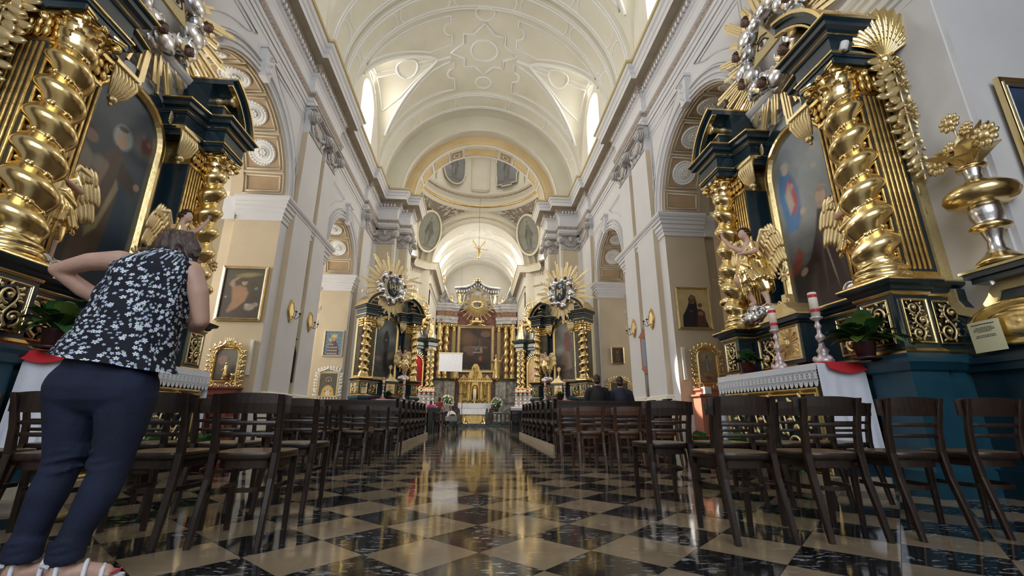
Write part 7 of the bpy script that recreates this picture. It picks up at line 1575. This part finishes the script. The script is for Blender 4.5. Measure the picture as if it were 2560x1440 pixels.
# blouse: one loose loft with its own cloth coordinates
def blouse_mat():
    m=bpy.data.materials.new('floral_cotton'); m.use_nodes=True; N=m.node_tree.nodes; L=m.node_tree.links; bs=N['Principled BSDF']; bs.inputs['Roughness'].default_value=.85
    uv=N.new('ShaderNodeTexCoord'); col=None
    def math_(op,a,b=None):
        n=N.new('ShaderNodeMath'); n.operation=op
        for k,x in enumerate((a,b)):
            if x is None: continue
            if isinstance(x,(int,float)): n.inputs[k].default_value=x
            else: L.new(x,n.inputs[k])
        return n.outputs[0]
    def layer(scale,off,R0,keep,pet,leafy=False):
        mp=N.new('ShaderNodeMapping'); mp.inputs['Scale'].default_value=(scale,)*3; mp.inputs['Location'].default_value=(off,off*.7,0); L.new(uv.outputs['UV'],mp.inputs['Vector'])
        vo=N.new('ShaderNodeTexVoronoi'); vo.voronoi_dimensions='2D'; vo.inputs['Scale'].default_value=1; vo.inputs['Randomness'].default_value=.85; L.new(mp.outputs[0],vo.inputs['Vector'])
        sb_=N.new('ShaderNodeVectorMath'); sb_.operation='SUBTRACT'; L.new(mp.outputs[0],sb_.inputs[0]); L.new(vo.outputs['Position'],sb_.inputs[1]); sp=N.new('ShaderNodeSeparateXYZ'); L.new(sb_.outputs[0],sp.inputs[0])
        sc_=N.new('ShaderNodeSeparateXYZ'); L.new(vo.outputs['Color'],sc_.inputs[0])
        an=math_('ADD',math_('ARCTAN2',sp.outputs[1],sp.outputs[0]),math_('MULTIPLY',sc_.outputs[0],6.28)); r=math_('SQRT',math_('ADD',math_('MULTIPLY',sp.outputs[0],sp.outputs[0]),math_('MULTIPLY',sp.outputs[1],sp.outputs[1])))
        rad=math_('MULTIPLY',math_('ADD',math_('MULTIPLY',math_('ABSOLUTE',math_('COSINE',math_('MULTIPLY',an,pet/2))),.62),.38),math_('MULTIPLY',math_('ADD',math_('MULTIPLY',sc_.outputs[1],.5),.62),R0))
        return math_('MULTIPLY',math_('LESS_THAN',r,rad),math_('GREATER_THAN',sc_.outputs[2],keep)),sc_.outputs[1],math_('LESS_THAN',r,R0*.16)
    a,c1,ctr=layer(31,0,.36,.30,5); b_,c2,_=layer(44,3.3,.34,.55,5); l,c3,_=layer(40,7.7,.36,.66,2)
    mx=N.new('ShaderNodeMixRGB'); mx.inputs[1].default_value=(.006,.007,.018,1); mx.inputs[2].default_value=(.30,.42,.45,1); L.new(l,mx.inputs[0])
    m2=N.new('ShaderNodeMixRGB'); m2.inputs[2].default_value=(.50,.54,.78,1); L.new(mx.outputs[0],m2.inputs[1]); L.new(b_,m2.inputs[0])
    m3=N.new('ShaderNodeMixRGB'); m3.inputs[2].default_value=(.72,.80,.90,1); L.new(m2.outputs[0],m3.inputs[1]); L.new(a,m3.inputs[0])
    m4=N.new('ShaderNodeMixRGB'); m4.inputs[2].default_value=(.05,.06,.12,1); L.new(m3.outputs[0],m4.inputs[1]); L.new(math_('MULTIPLY',a,ctr),m4.inputs[0]); L.new(m4.outputs[0],bs.inputs['Base Color']); return m
SEC=[(.930,-1.762,2.315,.262,.185),(.97,-1.760,2.315,.250,.172),(1.02,-1.752,2.315,.232,.163),(1.14,-1.733,2.318,.212,.150),(1.25,-1.715,2.322,.205,.145),(1.34,-1.700,2.33,.198,.138),(1.41,-1.692,2.34,.203,.138),(1.46,-1.688,2.345,.200,.124),(1.495,-1.683,2.36,.182,.104),(1.525,-1.678,2.375,.128,.082),(1.548,-1.675,2.39,.090,.072),(1.565,-1.672,2.40,.068,.066)]
def blouse():
    nz=46; na=64; P=[]; UV=[]
    zs=[s[0] for s in SEC]
    for i in range(nz+1):
        u=i/nz*(len(SEC)-1); k=min(int(u),len(SEC)-2); f=u-k; f2=f
        z,cx,cy,a,b_=[SEC[k][q]*(1-f2)+SEC[k+1][q]*f2 for q in range(5)]; row=[]
        for q in range(na):
            t=2*PI*q/na; c,s=math.cos(t),math.sin(t); e=.82; x=abs(c)**e*(1 if c>0 else -1)*a; y=abs(s)**e*(1 if s>0 else -1)*b_
            fold=.006*math.sin(9*t+z*14)+.005*math.sin(z*46+3*c+2*t)*(1 if z<1.48 else .3)+.008*math.sin(5*t+2)*max(0,(1.1-z)*4)*.7
            zz=z+(.038*c*-1 if z<1.15 else 0)*max(0,(1.15-z)/.20)
            row.append((cx+x*(1+fold/a)+WO.x,cy+y*(1+fold/b_)+WO.y,zz-(.045*abs(c)**3 if z>1.45 else .0)*min(1,(z-1.45)/.05)*(1 if z<1.53 else .3)))
        P.append(row)
    m=MB(); m.grid(P,cv=True,flip=True); o=m.build('floral_blouse',blouse_mat(),WM); me=o.data; uvl=me.uv_layers.new(name='UVMap')
    for p in me.polygons:
        qs=[me.loops[l].vertex_index%na for l in p.loop_indices]
        for l in p.loop_indices:
            v=me.loops[l].vertex_index; q=v%na; row=v//na
            if max(qs)-min(qs)>na/2 and q==0: q=na
            uvl.data[l].uv=(q/na*1.22,P[row][0][2])
blouse()
# hair: bowed head seen from behind
m=MB(); hc=V(-1.672,2.425,1.603)+WO
m.ell(hc,(.088,.095,.092),18,rot=(-.6,.1,0)); m.ell(hc+V(-.02,-.035,-.03),(.092,.075,.075),16); m.ell(hc+V(.035,-.02,-.055),(.072,.07,.075),14); m.ell(hc+V(-.055,.0,-.03),(.06,.06,.06),12)
rd=random.Random(8)
for i in range(46):
    a=-2.9+5.8*rd.random(); p0=hc+V(.085*math.sin(a*.5),-.03-.06*math.cos(a*.5)*rd.random(),.055*rd.uniform(0,1.3)); p1=hc+V(.105*math.sin(a*.5)+.02,-.085*abs(math.cos(a*.5))-.01,-.06*rd.random()); p2=p1+V(rd.uniform(-.02,.035),.0,-.05*rd.random()-.01)
    m.tube([tuple(p0),tuple(p1),tuple(p2)],[.014,.013,.004],6)
for i in range(5): m.tube([tuple(hc+V(-.06,-.05,-.02)),tuple(hc+V(-.12,-.06,-.035-.006*i)),tuple(hc+V(-.17-.01*i,-.05,-.03-.008*i))],[.012,.008,.002],5)
fuse(m,'brown_hair',hairm,WM,.0075,2)
for (hx,hy),l in (((-1.925,2.27),'left'),((-1.735,2.25),'right')):
    d=V(.86,.5,0); n=V(-.5,.86,0); H=V(hx,hy,0)+WO; m=MB(); so=[]
    for i in range(20): t=2*PI*i/20; q=H+d*(.085+.145*math.cos(t))+n*(.045*math.sin(t)*(1+.25*math.cos(t))); so.append((q.x,q.y))
    m.prism(so,0,.018,'z'); 
    for f,hh in ((.15,.062),(.09,.088),(.0,.095)): m.tube([tuple(H+d*f+n*.046+V(0,0,.018)),tuple(H+d*f+n*.03+V(0,0,hh-.012)),tuple(H+d*f+V(0,0,hh)),tuple(H+d*f-n*.03+V(0,0,hh-.012)),tuple(H+d*f-n*.046+V(0,0,.018))],.009,6)
    m.tube([tuple(H+d*-.03+n*.035+V(0,0,.09)),tuple(H-d*.052+V(0,0,.085)),tuple(H+d*-.03-n*.035+V(0,0,.09))],.008,6); m.build('sandal',cloth,WM)
    m=MB()
    for i in range(5): m.ell(H+d*(.212-.007*i)+n*(.030-.016*i)+V(0,0,.033),(.008,.008,.004),6)
    m.build('red_toenails',waxr,WM)
MB().box(-.075,.075,-.004,.004,-.05,.05,M=Matrix.Translation(V(-1.73,2.63,1.33)+WO)@Matrix.Rotation(-.9,4,'X')).build('leaflet',plastic,WM)
# seated men seen from behind
def seated(label,loc,sm,hm,rz=0,bald=False,face=None):
    t=thing('person',label,'person',loc,rz); j=MB()
    limb(j,[(V(0,.05,.52),.17),(V(0,.0,.75),.165),(V(0,-.01,.98),.18),(V(0,0,1.08),.15)]); limb(j,[(V(-.17,0,1.10),.085),(V(.17,0,1.10),.085)]); limb(j,[(V(-.19,0,1.09),.08),(V(-.26,.05,.85),.062),(V(-.2,.25,.72),.048)]); limb(j,[(V(.19,0,1.09),.08),(V(.26,.05,.85),.062),(V(.2,.25,.72),.048)])
    fuse(j,'jacket',sm,t,.02,3); p=MB(); 
    for s in (-1,1): limb(p,[(V(s*.09,.05,.60),.085),(V(s*.10,.46,.60),.07),(V(s*.10,.48,.14),.05)])
    fuse(p,'trousers',suit,t,.02,2)
    b=MB(); limb(b,[(V(0,0,1.12),.06),(V(0,.01,1.24),.055)]); b.ell((0,.02,1.335),(.076,.095,.115),16); b.ell((0,.115,1.32),(.014,.02,.022),8); b.ell((0,.105,1.275),(.025,.012,.01),6); [b.ell((s*.078,.02,1.32),(.012,.022,.032),8) for s in (-1,1)]; [b.ell((s*.03,.1,1.35),(.012,.01,.008),6) for s in (-1,1)]
    for s in (-1,1):
        limb(b,[(V(s*.2,.25,.72),.03),(V(s*.15,.34,.70),.035)]); 
        for i in range(5): limb(b,[(V(s*(.13+.012*i),.37,.70),.010),(V(s*(.12+.012*i),.42,.685),.009)],6)
    fuse(b,'head_and_hands',skinw,t,.011,2)
    h=MB(); h.ell((0,-.005,1.375 if not bald else 1.35),(.083,.095,.092 if not bald else .075),14); h.ell((0,-.03,1.31),(.078,.065,.07),12); fuse(h,'short_hair',hm,t,.012,1); return t
seated('man with short dark hair in black jacket sitting in last right pew, seen from behind',(2.68,9.66,.12),suit,hairk)
seated('man in dark blue jacket beside the black-jacketed man in last right pew',(3.20,9.66,.08),suitb,hairk,-.25)
# standing figures and pram at the far left of the aisle
def standing(label,loc,rz,dress,top,hm,h=1.65,skirt=True):
    t=thing('person',label,'person',loc,rz); sc=h/1.65; t.scale=(sc,)*3; j=MB()
    limb(j,[(V(0,0,.98),.13),(V(0,0,1.15),.12),(V(0,0,1.33),.135)]); limb(j,[(V(-.15,0,1.37),.06),(V(.15,0,1.37),.06)]); fuse(j,'shirt',top,t,.02,2)
    j=MB(); limb(j,[(V(0,0,1.0),.13),(V(0,0,.8),.17),(V(0,0,.45),.20)]); fuse(j,'skirt',dress,t,.02,2)
    b=MB(); limb(b,[(V(0,0,1.38),.05),(V(0,0,1.46),.045)]); b.ell((0,.01,1.55),(.07,.085,.105),14); b.ell((0,.1,1.54),(.012,.018,.02),6); b.ell((0,.085,1.495),(.022,.012,.01),6)
    for s in (-1,1):
        limb(b,[(V(s*.18,0,1.36),.045),(V(s*.24,.03,1.12),.036),(V(s*.2,.2,1.0),.028)]); limb(b,[(V(s*.08,0,.5),.06),(V(s*.085,0,.1),.036),(V(s*.09,.02,.04),.035),(V(s*.09,.12,.03),.03)])
        for i in range(5): limb(b,[(V(s*(.19-.012*i),.22,1.0),.010),(V(s*(.185-.012*i),.28,.985),.008)],6)
    fuse(b,'head_arms_and_legs',skinw,t,.012,2); h=MB(); h.ell((0,-.015,1.585),(.08,.09,.085),12); h.ell((0,-.05,1.50),(.07,.05,.1),10); fuse(h,'hair',hm,t,.014,1); return t
standing('dark-haired woman in long red dress standing by the pram in the aisle',(-1.62,21.2,0),-.3,redd,redd,hairk,1.50)
standing('small child in bright pink shirt at end of the left pews',(-1.95,20.4,0),.2,suitb,pinkc,hairm,1.32)
standing('figure in dark grey standing half behind the woman in red dress',(-1.35,22.2,0),.1,suit,greyc,hairk,1.42)
t=thing('pram','grey hooded pram parked in the aisle beside the woman in red','pram',(-1.02,20.3,0),.3)
m=MB(); m.grid([[(.20*math.cos(a)*1,-.30+.35*j/6,.62+.27*math.sin(a)*math.sin(PI*(.15+.35*j/6))) for a in [PI*i/12 for i in range(13)]] for j in range(7)]); m.build('hood',plastic,t)
m=MB(); m.box(-.19,.19,-.3,.35,.45,.66); m.build('carrycot',greyc,t)
m=MB(); 
for s in (-1,1): m.tube([(s*.17,-.25,.45),(s*.2,.3,.12)],.014,6); m.tube([(s*.17,.25,.45),(s*.2,-.28,.12)],.014,6); m.tube([(s*.17,-.2,.5),(s*.17,-.5,1.0)],.012,6)
m.tube([(-.17,-.5,1.0),(.17,-.5,1.0)],.014,6); m.build('chassis',iron,t)
for s in (-1,1):
    for y in (-.28,.3): q=MB(); q.tube([(s*.21,y+.115*math.cos(a),.13+.115*math.sin(a)) for a in [2*PI*i/18 for i in range(18)]],.016,6,closed=True); [q.tube([(s*.21,y,.13),(s*.21,y+.11*math.cos(a),.13+.11*math.sin(a))],.004,4) for a in (0,1.05,2.1,3.14,4.2,5.2)]; q.build('wheel',suit,t)
